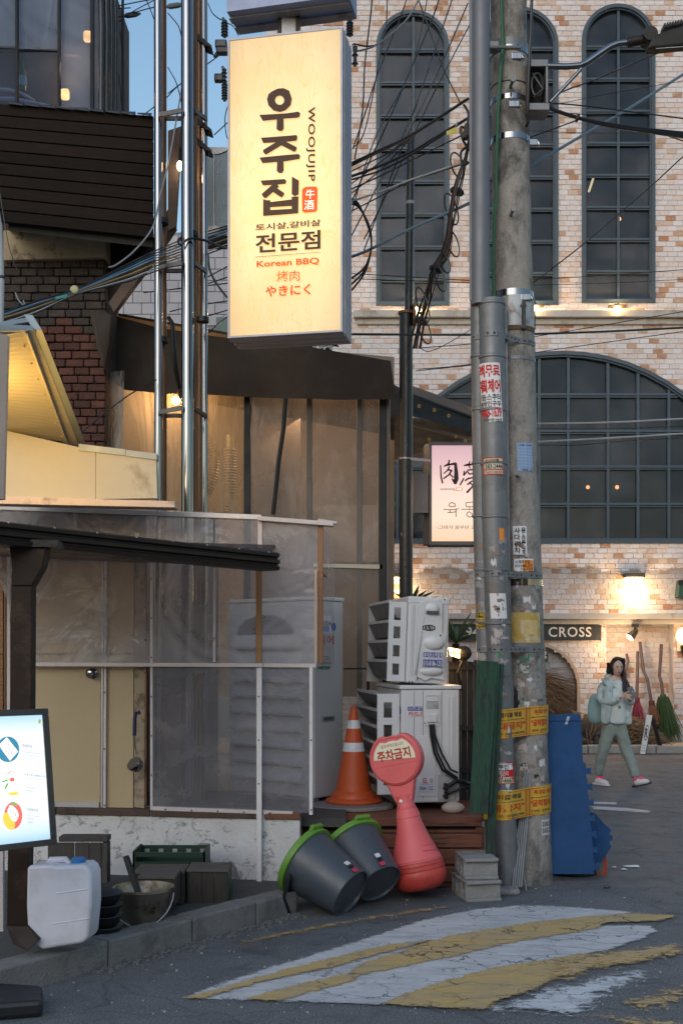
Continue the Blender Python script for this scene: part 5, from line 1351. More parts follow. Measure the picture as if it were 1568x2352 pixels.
# louvred hood on its fan side
def hood(f, par, zlo, zhi, n, x_out, y0, y1, holes):
    pl = MB(); 
    # near plate with openings: build as strips round the holes
    zs = [zlo] + sorted(z for h in holes for z in h) + [zhi]
    for i in range(0, len(zs) - 1):
        if i % 2 == 0: fbox(f, -x_out, -.005, y0 - .004, y0, zs[i], zs[i + 1], pl)
        else:
            fbox(f, -x_out, -x_out * .72, y0 - .004, y0, zs[i], zs[i + 1], pl); fbox(f, -x_out * .36, -.005, y0 - .004, y0, zs[i], zs[i + 1], pl)
    pl.to("hood_plate", ACW, par)
    fbox(f, -x_out, -.01, y1, y1 + .005, zlo - .02, zhi, ).to("hood_plate", ACS, par)
    st = (zhi - zlo) / n
    for i in range(n):
        za = zlo + i * st + st * .94
        m = MB(); m.prism([f(-.02, y0, za - st * .85), f(-x_out * .62, y0, za - st * .72), f(-x_out, y0, za), f(-x_out, y0, za + .012), f(-x_out * .6, y0, za - st * .68), f(-.02, y0, za - st * .8)], f(0, y1, 0) - f(0, y0, 0))
        m.to("louvre", ACD, par)
        fbox(f, -x_out - .004, -x_out + .006, y0, y1, za, za + .02).to("louvre_edge", ACS, par)
hood(f2, ac2, .06, H2 - .03, 6, .165, .04, .84, [(H2 - .2, H2 - .09), (H2 - .36, H2 - .25), (H2 - .52, H2 - .41), (H2 - .68, H2 - .57)])
bd = MB().lathe([(.03, 0), (.03, .003)], f2(-.0005, .035, bz(1632)), -e1, 20).to("badge", ink("badge_blue", (.05, .12, .35)), ac2)
text("리어", quadfn(f2(-.003, .045, bz(1658)), f2(-.003, .008, bz(1658)), f2(-.003, .045, bz(1644))), REDI, ac2, .02)
# upper unit, tilted a little
C1 = f2(.045, .05, H2 + .035)
f1, e1b, e2b = acbox(C1, 10.5, .30, .8, 0)
H1 = (1573 - 1371) / (F / C1.y)
tilt = Vector((.012, 0, 0))
f1o = f1
def f1(x, y, z): return f1o(x, y, z) + Vector((z * .035, 0, -x * .04))
ac1 = T("outdoor_unit", "upper white air conditioner outdoor unit, leaning slightly on top of the lower one", "air conditioner", C1)
fbox(f1, 0, .3, 0, .78, 0.012, H1).to("body", ACW, ac1, bevel=.014)
def ax_(u): return (u - 945) / (F / C1.y) * 1.03
def az_(v): return (1573 - v) / (F / C1.y)
fbox(f1, -.004, .304, -.004, .784, H1 - .05, H1 + .004).to("lid", ACW, ac1, bevel=.012)
m = MB(); pts = [f1(ax_(u), -.002, az_(v)) for u, v in ((966, 1562), (966, 1395), (970, 1384), (984, 1377), (1012, 1376), (1021, 1384), (1022, 1450), (1031, 1456), (1031, 1560), (1000, 1556), (988, 1563), (964, 1552))]
m.prism(pts, f1(0, -.022, 0) - f1(0, 0, 0)); cov = m.to("valve_cover", ACW, ac1, bevel=.010)
m = MB().ball(f1(ax_(996), -.02, az_(1396)), .055, 14, 8, (1.05, .4, .75)).to("cover_bulge", ACW, ac1, smooth=True)
m = MB().ball(f1(ax_(1002), -.018, az_(1475)), .085, 16, 10, (1.0, .42, .62)).to("cover_bulge", ACW, ac1, smooth=True)
m = MB().ball(f1(ax_(998), -.02, az_(1540)), .085, 16, 10, (1.1, .42, .42)).to("cover_bulge", ACW, ac1, smooth=True)
fbox(f1, ax_(983), ax_(1012), -.047, -.036, az_(1409), az_(1402)).to("grip_slot", LINE, ac1, bevel=.002)
for u in (955, 959): fbox(f1, ax_(u), ax_(u) + .004, -.003, 0, .06, H1 - .06).to("press_line", ACS, ac1)
for u, v in ((952, 1567), (959, 1567), (1027, 1374), (1018, 1457)): MB().ball(f1(ax_(u), -.004 if v != 1457 else -.03, az_(v)), .006, 6, 4).to("screw", DARKMET, ac1)
st = sticker(f1, ac1, ax_(976), az_(1529), ax_(1023), az_(1495), -.062, PAPER, label="blue and white phone number sticker")
for (za, zb3) in ((1529, 1514), (1509, 1497)):
    MB().prism([f1(ax_(977), -.0635, az_(za - .5)), f1(ax_(1022), -.0635, az_(za - .5)), f1(ax_(1022), -.0635, az_(zb3)), f1(ax_(977), -.0635, az_(zb3))], f1(0, .001, 0) - f1(0, 0, 0)).to("blue_strip", BLUE, st)
text("휴대폰소액결제", facefn(f1, ax_(978), az_(1508), ax_(1021), az_(1498), -.066), PAPER, st, .015); text("010-8186-1251", facefn(f1, ax_(978), az_(1528), ax_(1021), az_(1516), -.066), PAPER, st, .015)
text("10~100만 즉시입금", facefn(f1, ax_(978), az_(1513), ax_(1021), az_(1510), -.065), BLUE, st, .0)
# small black scrawl on the cover
sc = MB(); cx, cz = 991, 1441
for k in range(11):
    u = cx - 13 + k * 2.5; sc.tube([f1(ax_(u), -.026, az_(cz + 4 + random.uniform(-1, 2))), f1(ax_(u + random.uniform(-2, 3)), -.026, az_(cz)), f1(ax_(u + random.uniform(-1, 3)), -.026, az_(cz - 4 + random.uniform(-2, 1)))], .0022, 4)
for k in range(2): sc.tube([f1(ax_(cx + 15 * math.cos(q / 14 * 6.283)), -.026, az_(cz + (5.5 + k) * math.sin(q / 14 * 6.283) + random.uniform(-.6, .6))) for q in range(15)], .0018, 4)
sc.to("scrawl", BLK, ac1)
def oval_hood():
    holes = [(H1 - .17, H1 - .08), (H1 - .3, H1 - .215), (H1 - .43, H1 - .35), (H1 - .56, H1 - .48)]
    hood(f1, ac1, .02, H1 - .04, 4, .135, .03, .72, holes)
oval_hood()
# tall cabinet unit behind the plastic
C3 = G(722, 1835, DZ + .045); s3 = F / C3.y
a3 = 50
f3, e1c, e2c = acbox(C3, a3, .33, .9, 0)
H3 = (1832 - 1376) / s3
ac3 = T("outdoor_unit", "tall cabinet outdoor unit behind clear plastic with green and red side lettering", "air conditioner", C3)
ACT = M("ac_cabinet", (.50, .49, .48), .45, var=.07, vs=3, dirt=(.3, .29, .28), ds=3, dth=.6, dw=.15)
fbox(f3, 0, .33, 0, .9, 0, H3).to("body", ACT, ac3, bevel=.01)
fbox(f3, -.008, .338, -.008, .91, H3 + .001, H3 + .03).to("lid", ACT, ac3, bevel=.008)
for x in (.02, .26): fbox(f3, x, x + .05, .02, .76, -.06, -.002).to("foot_rail", ACG, ac3)
# front: grille arc and horizontal louvres (front faces left, away from e1)
g = MB(); pts = [f3(-.004, .5 + .29 * math.cos(math.pi * i / 18), 1.22 + .15 * math.sin(math.pi * i / 18)) for i in range(19)]
g.prism(pts, -e1c * .01); g.to("fan_grille", M("fan_dark", (.05, .05, .055), .6), ac3)
for i in range(7):
    r_ = .02 + i * .02; MB().tube([f3(-.018, .5 + 1.9 * r_ * math.cos(math.pi * k / 14), 1.22 + r_ * math.sin(math.pi * k / 14)) for k in range(15)], .004, 5).to("grille_ring", ACG, ac3)
for i in range(9):
    z = 1.10 - i * .125
    MB().prism([f3(-.002, .1, z), f3(-.05, .1, z + .012), f3(-.055, .1, z + .03), f3(-.012, .1, z + .118), f3(-.002, .1, z + .118)], e2c * .72).to("louvre", ACT, ac3)
def cx3(u): return (u - 722) / s3 / math.cos(R(a3)) * 1.08
def cz3(v): return (1835 - v) / s3
st = sticker(f3, ac3, cx3(729), cz3(1455), cx3(757), cz3(1413), -.003, PAPER, label="torn white and blue sticker with a phone number")
MB().prism([f3(cx3(730), -.0045, cz3(1450)), f3(cx3(752), -.0045, cz3(1450)), f3(cx3(752), -.0045, cz3(1438)), f3(cx3(730), -.0045, cz3(1438))], f3(0, .001, 0) - f3(0, 0, 0)).to("blue_print", ink("cyan_print", (.08, .32, .55)), st)
text("3-3304", facefn(f3, cx3(730), cz3(1437), cx3(756), cz3(1425), -.005), BLK, st, .012)
MB().lathe([(.032, 0), (.032, .002)], f3(cx3(762), -.001, cz3(1438)), f3(0, -1, 0) - f3(0, 0, 0), 20, .8).to("badge", ink("badge_blue", (.05, .12, .35)), ac3)
text("리어", facefn(f3, cx3(729), cz3(1480), cx3(762), cz3(1459), -.003), REDI, ac3, .018)
text("ECO", facefn(f3, cx3(733), cz3(1517), cx3(753), cz3(1507), -.003), DGRN, ac3, .02); text("Green", facefn(f3, cx3(736), cz3(1526), cx3(757), cz3(1518), -.003), DGRN, ac3, .02); text("verter", facefn(f3, cx3(728), cz3(1538), cx3(756), cz3(1529), -.003), DGRN, ac3, .02)
fbox(f3, cx3(737), cx3(764), -.006, 0, cz3(1659), cz3(1646)).to("grip_frame", ACG, ac3, bevel=.003); fbox(f3, cx3(740), cx3(761), -.009, -.005, cz3(1656), cz3(1649)).to("grip_slot", LINE, ac3)
# dark board fence behind the units
fe = T("board_fence", "dark board fence behind the outdoor units and the green planks", "fence", P(1070, 1870, 8.75))
FB = M("dark_fence_board", (.035, .033, .034), .8, var=.5, vs=5, stretch=(14, 1, 1), bump=.35, objvar=.3)
for i in range(8):
    u = 1030 + i * 14.5
    MB().prism([P(u, 1880, 8.7), P(u + 13.2, 1880, 8.7), P(u + 13.2, 1518 + random.uniform(-3, 3), 8.7), P(u, 1518 + random.uniform(-3, 3), 8.7)], (0, .025, 0)).to("board", FB, fe)
for v in (1532, 1672, 1770): MB().prism([P(1030, v + 6, 8.67), P(1146, v + 6, 8.67), P(1146, v - 6, 8.67), P(1030, v - 6, 8.67)], (0, .03, 0)).to("rail", FB, fe)
# floodlight behind the upper unit with spiky leaves
fl_ = T("floodlight", "black floodlight with an orange glowing lens right of the upper outdoor unit", "lamp", P(1060, 1500, 8.5))
MB().ball(P(1064, 1500, 8.5), .062, 16, 10, (1, .8, .9)).to("housing", DARKMET, fl_, smooth=True)
MB().prism([P(1030, 1487, 8.44), P(1057, 1492, 8.44), P(1055, 1512, 8.44), P(1034, 1506, 8.44)], (0, .03, 0)).to("lens", E("flood_lens", (1, .55, .2), 7), fl_)
fb = MB(); fb.bar(P(1030, 1498, 8.43), P(1057, 1502, 8.43), .008).bar(P(1044, 1488, 8.43), P(1042, 1510, 8.43), .008); fb.to("guard", DARKMET, fl_)
MB().tube([P(1062, 1515, 8.5), P(1050, 1545, 8.5), P(1060, 1585, 8.55)], .013, 8).to("bracket", DARKMET, fl_)
lamp("flood_glow", P(1036, 1498, 8.32), (1, .55, .2), 3, .03)
LEAF = M("yucca_leaf", (.035, .07, .03), .5, var=.4, vs=6)
def yucca(base, n, L, lab, grp=None, seed=1):
    random.seed(seed); t = T("yucca_plant", lab, "plant", base)
    MB().tube([base - Vector((0, 0, .7)), base], .03, 8).to("stem", WOOD, t)
    for i in range(n):
        an = random.uniform(0, 6.28); el = random.uniform(.25, 1.3); l = L * random.uniform(.7, 1.1)
        d = Vector((math.cos(an) * math.cos(el), math.sin(an) * math.cos(el), math.sin(el))); sd = d.cross(Vector((0, 0, 1))).normalized() * .016
        m = MB(); p = [base, base + d * l * .5 + Vector((0, 0, .02)), base + d * l + Vector((0, 0, -.06 * l))]
        m.poly([p[0] - sd * .5, p[1] - sd, p[2], p[1] + sd, p[0] + sd * .5]); m.to("leaf", LEAF, t, flat=True, solid=.003)
yucca(P(1046, 1478, 9.3), 16, .3, "spiky green yucca between the upper outdoor unit and the pole", seed=4)
yucca(P(948, 1392, 9.6), 12, .3, "spiky plant whose tips show above the upper outdoor unit", seed=9)
random.seed(21)
# pale pebble on the deck
pb = T("round_stone", "pale round stone resting on the deck edge right of the lower outdoor unit", "stone", G(1042, 1872, DZ))
m = MB().ball(G(1042, 1870, DZ) + Vector((0, .06, .038)), .044, 20, 12, (1.85, 1.2, .95))
for v_ in m.v: v_ += Vector((0, 0, mnoise.noise(v_ * 9) * .008))
m.to("stone", M("pale_stone", (.42, .36, .32), .8, var=.25, vs=12, bump=.2), pb, smooth=True)

# ================================================================ NO-PARKING POST (pink)
PINK, nt, b = newmat("faded_red_plastic")
ge = nd(nt, "ShaderNodeTexCoord"); sx = nd(nt, "ShaderNodeSeparateXYZ"); nt.links.new(ge.outputs["Generated"], sx.inputs[0])
nf = noise(nt, coords(nt), 6, 5)
c = mixc(nt, nf, (.63, .10, .105), (.72, .14, .145))
c = mixc(nt, ramp(nt, noise(nt, coords(nt), 3, 6, .7), [(.45, 0), (.75, .6)]), c, (.50, .05, .045))
nt.links.new(c, b.inputs["Base Color"]); b.inputs["Roughness"].default_value = .5
REDP = M("red_plastic", (.47, .05, .04), .5, var=.25, vs=5, dirt=(.28, .04, .03), ds=4)
B0 = P(967, 2032, 7.42); T0 = P(911, 1742, 7.52)
axp = (T0 - B0).normalized()
np_ = T("parking_post", "faded pink plastic no-parking post with a round head, tilted to the left", "sign", B0)
# face direction of the round head: left and towards the viewer
fdir = Vector((-.34, -1, .03)); fdir = (fdir - axp * fdir.dot(axp)).normalized(); rdir = axp.cross(fdir) * -1
rdir = fdir.cross(axp) * -1 if (fdir.cross(axp)).x < 0 else fdir.cross(axp)
L = (T0 - B0).length
MB().lathe([(.06, -.035), (.11, -.03), (.145, -.01), (.165, .02), (.178, .05), (.180, .085), (.174, .095), (.178, .10), (.177, .12), (.172, .125), (.175, .13), (.170, .15)], B0, axp, 40).to("foot", REDP, np_, smooth=True)
bodyp = [(.170, .152), (.166, .16), (.168, .165), (.152, .20), (.135, .25), (.105, .33), (.085, .40), (.078, .44), (.081, .443), (.078, .455), (.070, .49), (.064, .50), (.066, .503), (.064, .51)]
MB().lathe(bodyp, B0, axp, 40).to("body", PINK, np_, smooth=True)
MB().lathe([(.062, .511), (.058, .53), (.055, .57), (.058, .59)], B0, axp, 32).to("neck", PINK, np_, smooth=True)
for i in range(7):   # moulded ribs on the right side of the body
    h = .21 + i * .033; rr = [r_ for r_, hh in bodyp if hh <= h][-1] if False else .168 - (h - .165) * .47
    pts = [B0 + axp * (h + .012 * (q / 6)) + (rdir * math.cos(an) + fdir * math.sin(an)) * (rr * 1.0 + .003) for q, an in enumerate([-.1 + k * .17 for k in range(7)])]
    MB().tube(pts, .0035, 5).to("rib", PINK, np_)
# head: thick disc with a notch-shaped handle at the top, and a shoulder that narrows to the neck
HC = T0; RH = .178
m = MB(); thk = .105
prf = [HC + (rdir * math.cos(a) + axp * math.sin(a)) * RH for a in [k / 48 * 6.283 for k in range(48)]]
notch = []
for k in range(48):
    a = k / 48 * 6.283; r_ = RH
    da = (a - math.pi / 2 + .0)
    if abs(da) < .42: r_ = RH * (.86 + .0 * da) if abs(da) < .32 else RH * .97
    notch.append(HC + (rdir * math.cos(a) + axp * math.sin(a)) * r_)
m.prism([p + fdir * thk / 2 for p in notch], -fdir * thk); m.to("head", PINK, np_, bevel=.016)
rim = MB(); rim.tube([HC + fdir * (thk / 2 + .0) + (rdir * math.cos(a) + axp * math.sin(a)) * (RH * (.9 if abs(a - math.pi / 2) > .4 else .80)) for a in [k / 40 * 6.283 for k in range(41)]], .006, 6).to("raised_rim", PINK, np_, smooth=True)
sh = MB(); q = [HC + fdir * .032 + rdir * x + axp * y for x, y in ((-.105, -.13), (.105, -.13), (.057, -.29), (-.057, -.29))]; sh.prism(q, -fdir * .064); sh.to("shoulder", PINK, np_, bevel=.012)
def hf(x, y, o=.004): return HC + rdir * x + axp * y + fdir * (thk / 2 + o)
pts = []
for k in range(15):
    a = -.12 + k / 14 * (math.pi + .1) * .98
    r_ = .142 if not (1.15 < a < 1.99) else .118
    pts.append(hf(math.cos(a) * r_, max(-.022, math.sin(a) * r_), .0025))
lbl = MB().prism(pts, fdir * .001).to("face_label", M("cream_label", (.72, .68, .52), .5, var=.06, bump=0), np_)
text("주차금지", quadfn(hf(-.115, -.008), hf(.115, -.008), hf(-.115, .065)), ink("label_red", (.42, .035, .02)), lbl, .035)
text("협조부탁드립니다", quadfn(hf(-.078, .078), hf(.078, .078), hf(-.078, .102)), ink("label_brown", (.3, .06, .04)), lbl, .01)
MB().tube([hf(-.15, -.038, -.002), hf(.15, -.038, -.002)], .004, 6).to("moulded_line", PINK, np_)
MB().lathe([(.012, 0), (.012, .006), (.006, .01)], B0 + axp * .555 + fdir * .052 + rdir * -.012, fdir, 12).to("rivet", M("rivet_white", (.7, .7, .7), .4), np_, smooth=True)

# ================================================================ TILTED GREY PAILS
PAIL = M("grey_pail", (.055, .066, .082), .42, var=.2, vs=3, bump=.05, dirt=(.03, .03, .03), ds=4, dth=.55)
GRN = M("green_rim", (.115, .255, .03), .4, var=.15, vs=6, bump=.04)
def pail(B, Tp, rb, rt, lab):
    B, Tp = Vector(B), Vector(Tp); ax = (Tp - B).normalized(); L = (Tp - B).length
    t = T("pail", lab, "bucket", B, "grey pails with green rims")
    MB().lathe([(rb * .55, .018), (rb * .95, .018), (rb * .97, 0), (rb, .004), (rb + (rt - rb) * .25, L * .25), (rb + (rt - rb) * .9, L * .9), (rt, L), (rt - .012, L), (rb * .97, .03)], B, ax, 36).to("body", PAIL, t, smooth=True)
    MB().lathe([(rt + .003, L * .915), (rt + .016, L * .915), (rt + .018, L * .93), (rt + .015, L + .008), (rt + .004, L + .014), (rt - .02, L + .01)], B, ax, 36).to("rim", GRN, t, smooth=True)
    sd = ax.cross(Vector((0, -1, 0))).normalized()
    upd = (Vector((0, 0, 1)) - ax * ax.z).normalized()
    MB().box(B + ax * (L + .006) + upd * (rt + .01), (.11, .05, .03), (ax.cross(upd), upd, ax)).to("rim_clip", GRN, t, bevel=.006)
    return t, ax, L, upd
B1, T1 = P(806, 2052, 6.93), P(697, 1974, 7.12)
t, ax, L_, upd = pail(B1, T1, .158, .214, "nearer grey pail with a green rim, tipped over at the end of the kerb")
sdv = ax.cross(upd)
if sdv.y > 0: sdv = -sdv
hp = B1 + ax * L_ * .80
MB().tube([hp - upd * .17 + sdv * .15 + ax * .0, hp + sdv * .235 - upd * .02, hp + sdv * .25 - upd * .16 - ax * .03, hp + sdv * .2 - upd * .25 - ax * .08], .012, 8).to("handle", FRM, t, smooth=True)
m_ = B1 + ax * .05 + upd * .165
def patch(B, ax, upd, dr, mat, parent, w=.05): MB().box(B + ax * dr + upd * (.166 + dr * .13), (.034, .007, w * .8), (ax.cross(upd), upd, ax)).to("maker_patch", mat, parent, bevel=.003)
PW, PR = M("patch_white", (.6, .6, .6), .4), M("patch_red", (.5, .03, .07), .4)
def patches(B, ax, upd, t):
    side = ax.cross(upd); v = (upd + side * (.25 if side.y < 0 else -.25)).normalized()
    for dr, mt in ((.085, PW), (.02, PR)): patch(B, ax, v, dr, mt, t, .04)
    patch(B, ax, v, .053, FRM, t, .02)
patches(B1, ax, upd, t)
B2, T2 = P(872, 2030, 7.18), P(806, 1938, 7.42)
t, ax, L_, upd = pail(B2, T2, .152, .204, "farther grey pail with a green rim, leaning between the nearer pail and the pink post")
patches(B2, ax, upd, t)

# ================================================================ CONCRETE BLOCKS
BLK_ = M("block_concrete", (.25, .245, .24), .95, var=.25, vs=10, bump=.7, bs=60, dirt=(.15, .14, .135), ds=6)
def block(C, ang, lab, w=.3, d=.36, h=.14):
    a = R(ang); e1 = Vector((math.cos(a), math.sin(a), 0)); e2 = Vector((-math.sin(a), math.cos(a), 0)); C = Vector(C)
    f = lambda x, y, z: C + e1 * x + e2 * y + Vector((0, 0, z))
    t = T("concrete_block", lab, "block", C, "hollow concrete blocks")
    # holes run through along e1: walls front/back plus webs, top and bottom shells
    m = MB()
    for y0, y1 in ((.03, .052), (.13, .155), (.24, .265), (d - .03, d - .01)): fbox(f, 0, w, y0, y1, .022, h - .022, m)
    fbox(f, w * .5, w * .56, .041, d - .031, .022, h - .022, m)
    m.to("webs", BLK_, t)
    fbox(f, 0, w, 0, d, h - .022, h).to("top_shell", BLK_, t, bevel=.006); fbox(f, 0, w, 0, d, 0, .022).to("bottom_shell", BLK_, t, bevel=.006)
    return f
bC = G(1072, 2074)
fb1 = block(bC, 12, "lower of two stacked hollow concrete blocks beside the pink post's foot", .235, .34, .135)
block(fb1(.0, .05, .137), 6, "upper of two stacked hollow concrete blocks, set back on the lower one", .225, .32, .135)
c = G(1166, 2056); tag(MB().box(c + Vector((0, .05, .02)), (.16, .12, .04)).to("concrete_lump", BLK_, bevel=.015), "small flat concrete lump on the road at the pole's foot", "concrete lump")

# ================================================================ CONCRETE UTILITY POLE
UY = 7.96; US = F / UY
def pc(v):   # centre of the pole at picture height v
    t = v / 2025.0
    return P(1167 + 47 * (max(t, 0) ** 1.35 + min(t, 0) * .4), v, UY)
def pr(v): return (41 + 13 * v / 2025.0) / US
pole = T("utility_pole", "fat leaning concrete utility pole covered in torn stickers and steel bands", "pole", (pc(2025).x, UY, 0))
PCON = M("pole_concrete", (.295, .268, .245), .85, var=.4, vs=26, bump=.6, bs=80, dirt=(.09, .085, .082), ds=5, dth=.47, dw=.16, stretch=(1, 1, .6))
nt = PCON.node_tree
vs_ = [2045, 1900, 1700, 1500, 1300, 1100, 900, 700, 500, 300, 100, -100, -300]
MB().tube([pc(v) for v in vs_], [pr(v) for v in vs_], 40).to("shaft", PCON, pole, smooth=True)
# steel cable guards
GALV = M("galvanised", (.175, .18, .195), .5, metal=.4, var=.3, vs=5, bump=.08, bs=20, dirt=(.12, .12, .12), ds=5, dth=.5, dw=.2)
DUCT = M("grey_duct", (.135, .142, .165), .5, metal=.2, var=.12, vs=3, bump=.03)
def gx(v, a, b): return a + (b - a) * (v - 690) / (2025 - 690)
MB().tube([P(1103, 700, 7.72), P(1104, 0, 7.72), P(1104, -300, 7.72)], 21 / F * 7.72, 24).to("cable_duct", DUCT, pole, smooth=True)
MB().bar(P(1086, 690, 7.72), P(1085, -200, 7.72), .012, .05).to("duct_flange", DUCT, pole)
ga = [(690, 1101, 22), (1200, 1108, 22), (1550, 1117, 22), (2035, 1142, 22)]
gb = [(690, 1128, 30), (1200, 1135, 29), (1550, 1146, 28), (2035, 1164, 25)]
def gpos(tab, v, Y):
    for (v0, u0, r0), (v1, u1, r1) in zip(tab, tab[1:]):
        if v <= v1: k = (v - v0) / (v1 - v0); return P(u0 + (u1 - u0) * k, v, Y), (r0 + (r1 - r0) * k) / F * Y
    return P(tab[-1][1], v, Y), tab[-1][2] / F * Y
GYA, GYB = 7.78, 7.72
for tab, Y in ((ga, GYA), (gb, GYB)):
    MB().tube([gpos(tab, v, Y)[0] for v in (2035, 1550, 1200, 690)], [gpos(tab, v, Y)[1] for v in (2035, 1550, 1200, 690)], 24).to("cable_guard", GALV, pole, smooth=True)
    for v in range(820 if tab is ga else 700, 1520, 122):
        p, r_ = gpos(tab, v, Y); MB().lathe([(r_, -.012), (r_ + .006, -.006), (r_ + .006, .006), (r_, .012)], p, n=24).to("guard_rib", GALV, pole, smooth=True)
MB().bar(P(1158, 700, 7.76), P(1168, 1500, 7.76), .02, .03).bar(P(1168, 1500, 7.76), P(1178, 1700, 7.76), .02, .03).to("guard_flange", GALV, pole)
# bands: shiny steel straps and perforated iron
SHINY = INOX
def band(v, h, mat, name="steel_band", grow=.004, tilt=0.0):
    p = pc(v); MB().lathe([(pr(v) + .001, -h / 2), (pr(v) + grow, -h / 2), (pr(v) + grow, h / 2), (pr(v) + .001, h / 2)], p, (tilt, 0, 1), 36).to(name, mat, pole, smooth=True)
band(118, .07, GALV, tilt=.02); band(130, .035, SHINY, grow=.008); band(240, .035, SHINY, tilt=.02); band(328, .04, SHINY); band(683, .045, SHINY)
band(832, .025, GALV); band(1322, .03, GALV); band(1340, .045, SHINY); band(1485, .05, GALV); band(205, .006, FRM, "wire_tie")
# perforated strap round both guards and pole
def hull_path(v, grow=.004, n=9):
    """plan outline of guard A, guard B and the pole seen from the street, left to right"""
    pa, ra = gpos(ga, max(690, min(v, 2035)), GYA); pb, rb = gpos(gb, max(690, min(v, 2035)), GYB); pp, rp = pc(v), pr(v)
    pts = []
    for c, r_, a0, a1 in ((pa, ra, 200, 262), (pb, rb, 235, 285), (pp, rp, 275, 352)):
        for k in range(n):
            a = R(a0 + (a1 - a0) * k / (n - 1)); pts.append(Vector((c.x + math.cos(a) * (r_ + grow), c.y + math.sin(a) * (r_ + grow), 0)))
    return pts
class Wrap:
    def __init__(s, pts, z): 
        s.p, s.z = pts, z; s.l = [0]
        for a, b in zip(pts, pts[1:]): s.l.append(s.l[-1] + (b - a).length)
    def at(s, d, z, o=0.0):
        d = max(0, min(d, s.l[-1] - 1e-6))
        for i in range(len(s.p) - 1):
            if d <= s.l[i + 1]:
                t = (d - s.l[i]) / (s.l[i + 1] - s.l[i]); q = s.p[i].lerp(s.p[i + 1], t); e = (s.p[i + 1] - s.p[i]).normalized(); nrm = Vector((e.y, -e.x, 0))
                return Vector((q.x, q.y, s.z + z)) + nrm * o
def strip(w, d0, d1, z0, z1, name, mat, o=0.0, n=24, parent=pole, label=None, jag=0.0):
    m = MB()
    for i in range(n):
        a, b2 = d0 + (d1 - d0) * i / n, d0 + (d1 - d0) * (i + 1) / n
        m.poly([w.at(a, z0, o), w.at(b2, z0, o), w.at(b2, z1, o), w.at(a, z1, o)])
    return m.to(name, mat, parent, flat=True, label=label, solid=.0015)
for v in (795, 1325, 1492):
    w = Wrap(hull_path(v, .006), P(0, v, UY).z); st = strip(w, 0, w.l[-1], -.018, .018, "perforated_strap", GALV)
    mm = MB()
    for i in range(14): d = .03 + i * .045; mm.poly([w.at(d + math.cos(q) * .009, math.sin(q) * .006, .002) for q in [k * .785 for k in range(8)]])
    mm.to("strap_holes", BLK, st, flat=True, kind="stuff")
# pale steel plate with rust
w = Wrap([Vector((pc(725).x + math.cos(R(a)) * (pr(725) + .008), pc(725).y + math.sin(R(a)) * (pr(725) + .008), 0)) for a in range(235, 355, 8)], P(0, 725, UY).z)
RPL = M("rusting_plate", (.40, .42, .44), .5, metal=.2, var=.15, dirt=(.18, .09, .06), ds=4, dth=.6, dw=.1)
strip(w, .03, w.l[-1] - .03, -.105, .105, "steel_plate", RPL); strip(w, .255, w.l[-1], -.11, .1, "rusty_flange", M("rust", (.12, .07, .055), .8, var=.4, vs=9), .004)
strip(w, .03, w.l[-1] - .02, -.135, -.106, "rust_edge", M("rust_edge", (.14, .075, .045), .85, var=.4, vs=9), .001)
MB().box(P(1202, 724, 7.74), (.02, .06, .2)).to("plate_lug", M("rust2", (.06, .05, .05), .7, metal=.3), pole, bevel=.004)
for v in (702, 750): MB().tube([P(1194, v, 7.74), P(1208, v, 7.74)], .012, 8).to("bolt", GALV, pole)
# step bolts and buckles
for u, v in ((1171, 200), (1172, 494), (1187, 1094)):
    p = P(u, v, UY - pr(v) - .002); MB().tube([p + Vector((0, .02, 0)), p + Vector((.004, -.10, .0))], .011, 10).lathe([(.019, 0), (.019, .015)], p + Vector((.004, -.10, 0)), (0, -1, 0), 10).to("step_bolt", GALV, pole, smooth=True)
for u, v in ((1185, 130), (1180, 240), (1222, 328), (1206, 683)):
    MB().box(P(u, v, UY - pr(v) * (.95 if u < 1210 else .1)), (.07, .03, .045)).tube([P(u + 12, v - 3, UY - pr(v) * (.8 if u < 1210 else .1)), P(u + 16, v + 6, UY - pr(v) * (.8 if u < 1210 else .1))], .014, 8).to("buckle", SHINY, pole, bevel=.004)
MB().box(P(1130, 109, 7.75), (.07, .09, .04)).tube([P(1110, 108, 7.7), P(1196, 109, 7.72)], .012, 8).to("clamp_bolt", GALV, pole)
# green earth wire
ew = [(1150, -160), (1151, 0), (1153, 60), (1155, 100), (1149, 160), (1143, 260), (1139, 380), (1139, 450), (1135, 500), (1132, 600), (1132, 690)]
MB().tube([P(u, v, UY - pr(v) - .03 if v > 90 else UY - pr(v) - .01) for u, v in ew], .0115, 8).to("green_wire", M("green_sheath", (.01, .10, .04), .45, bump=0), pole, smooth=True)
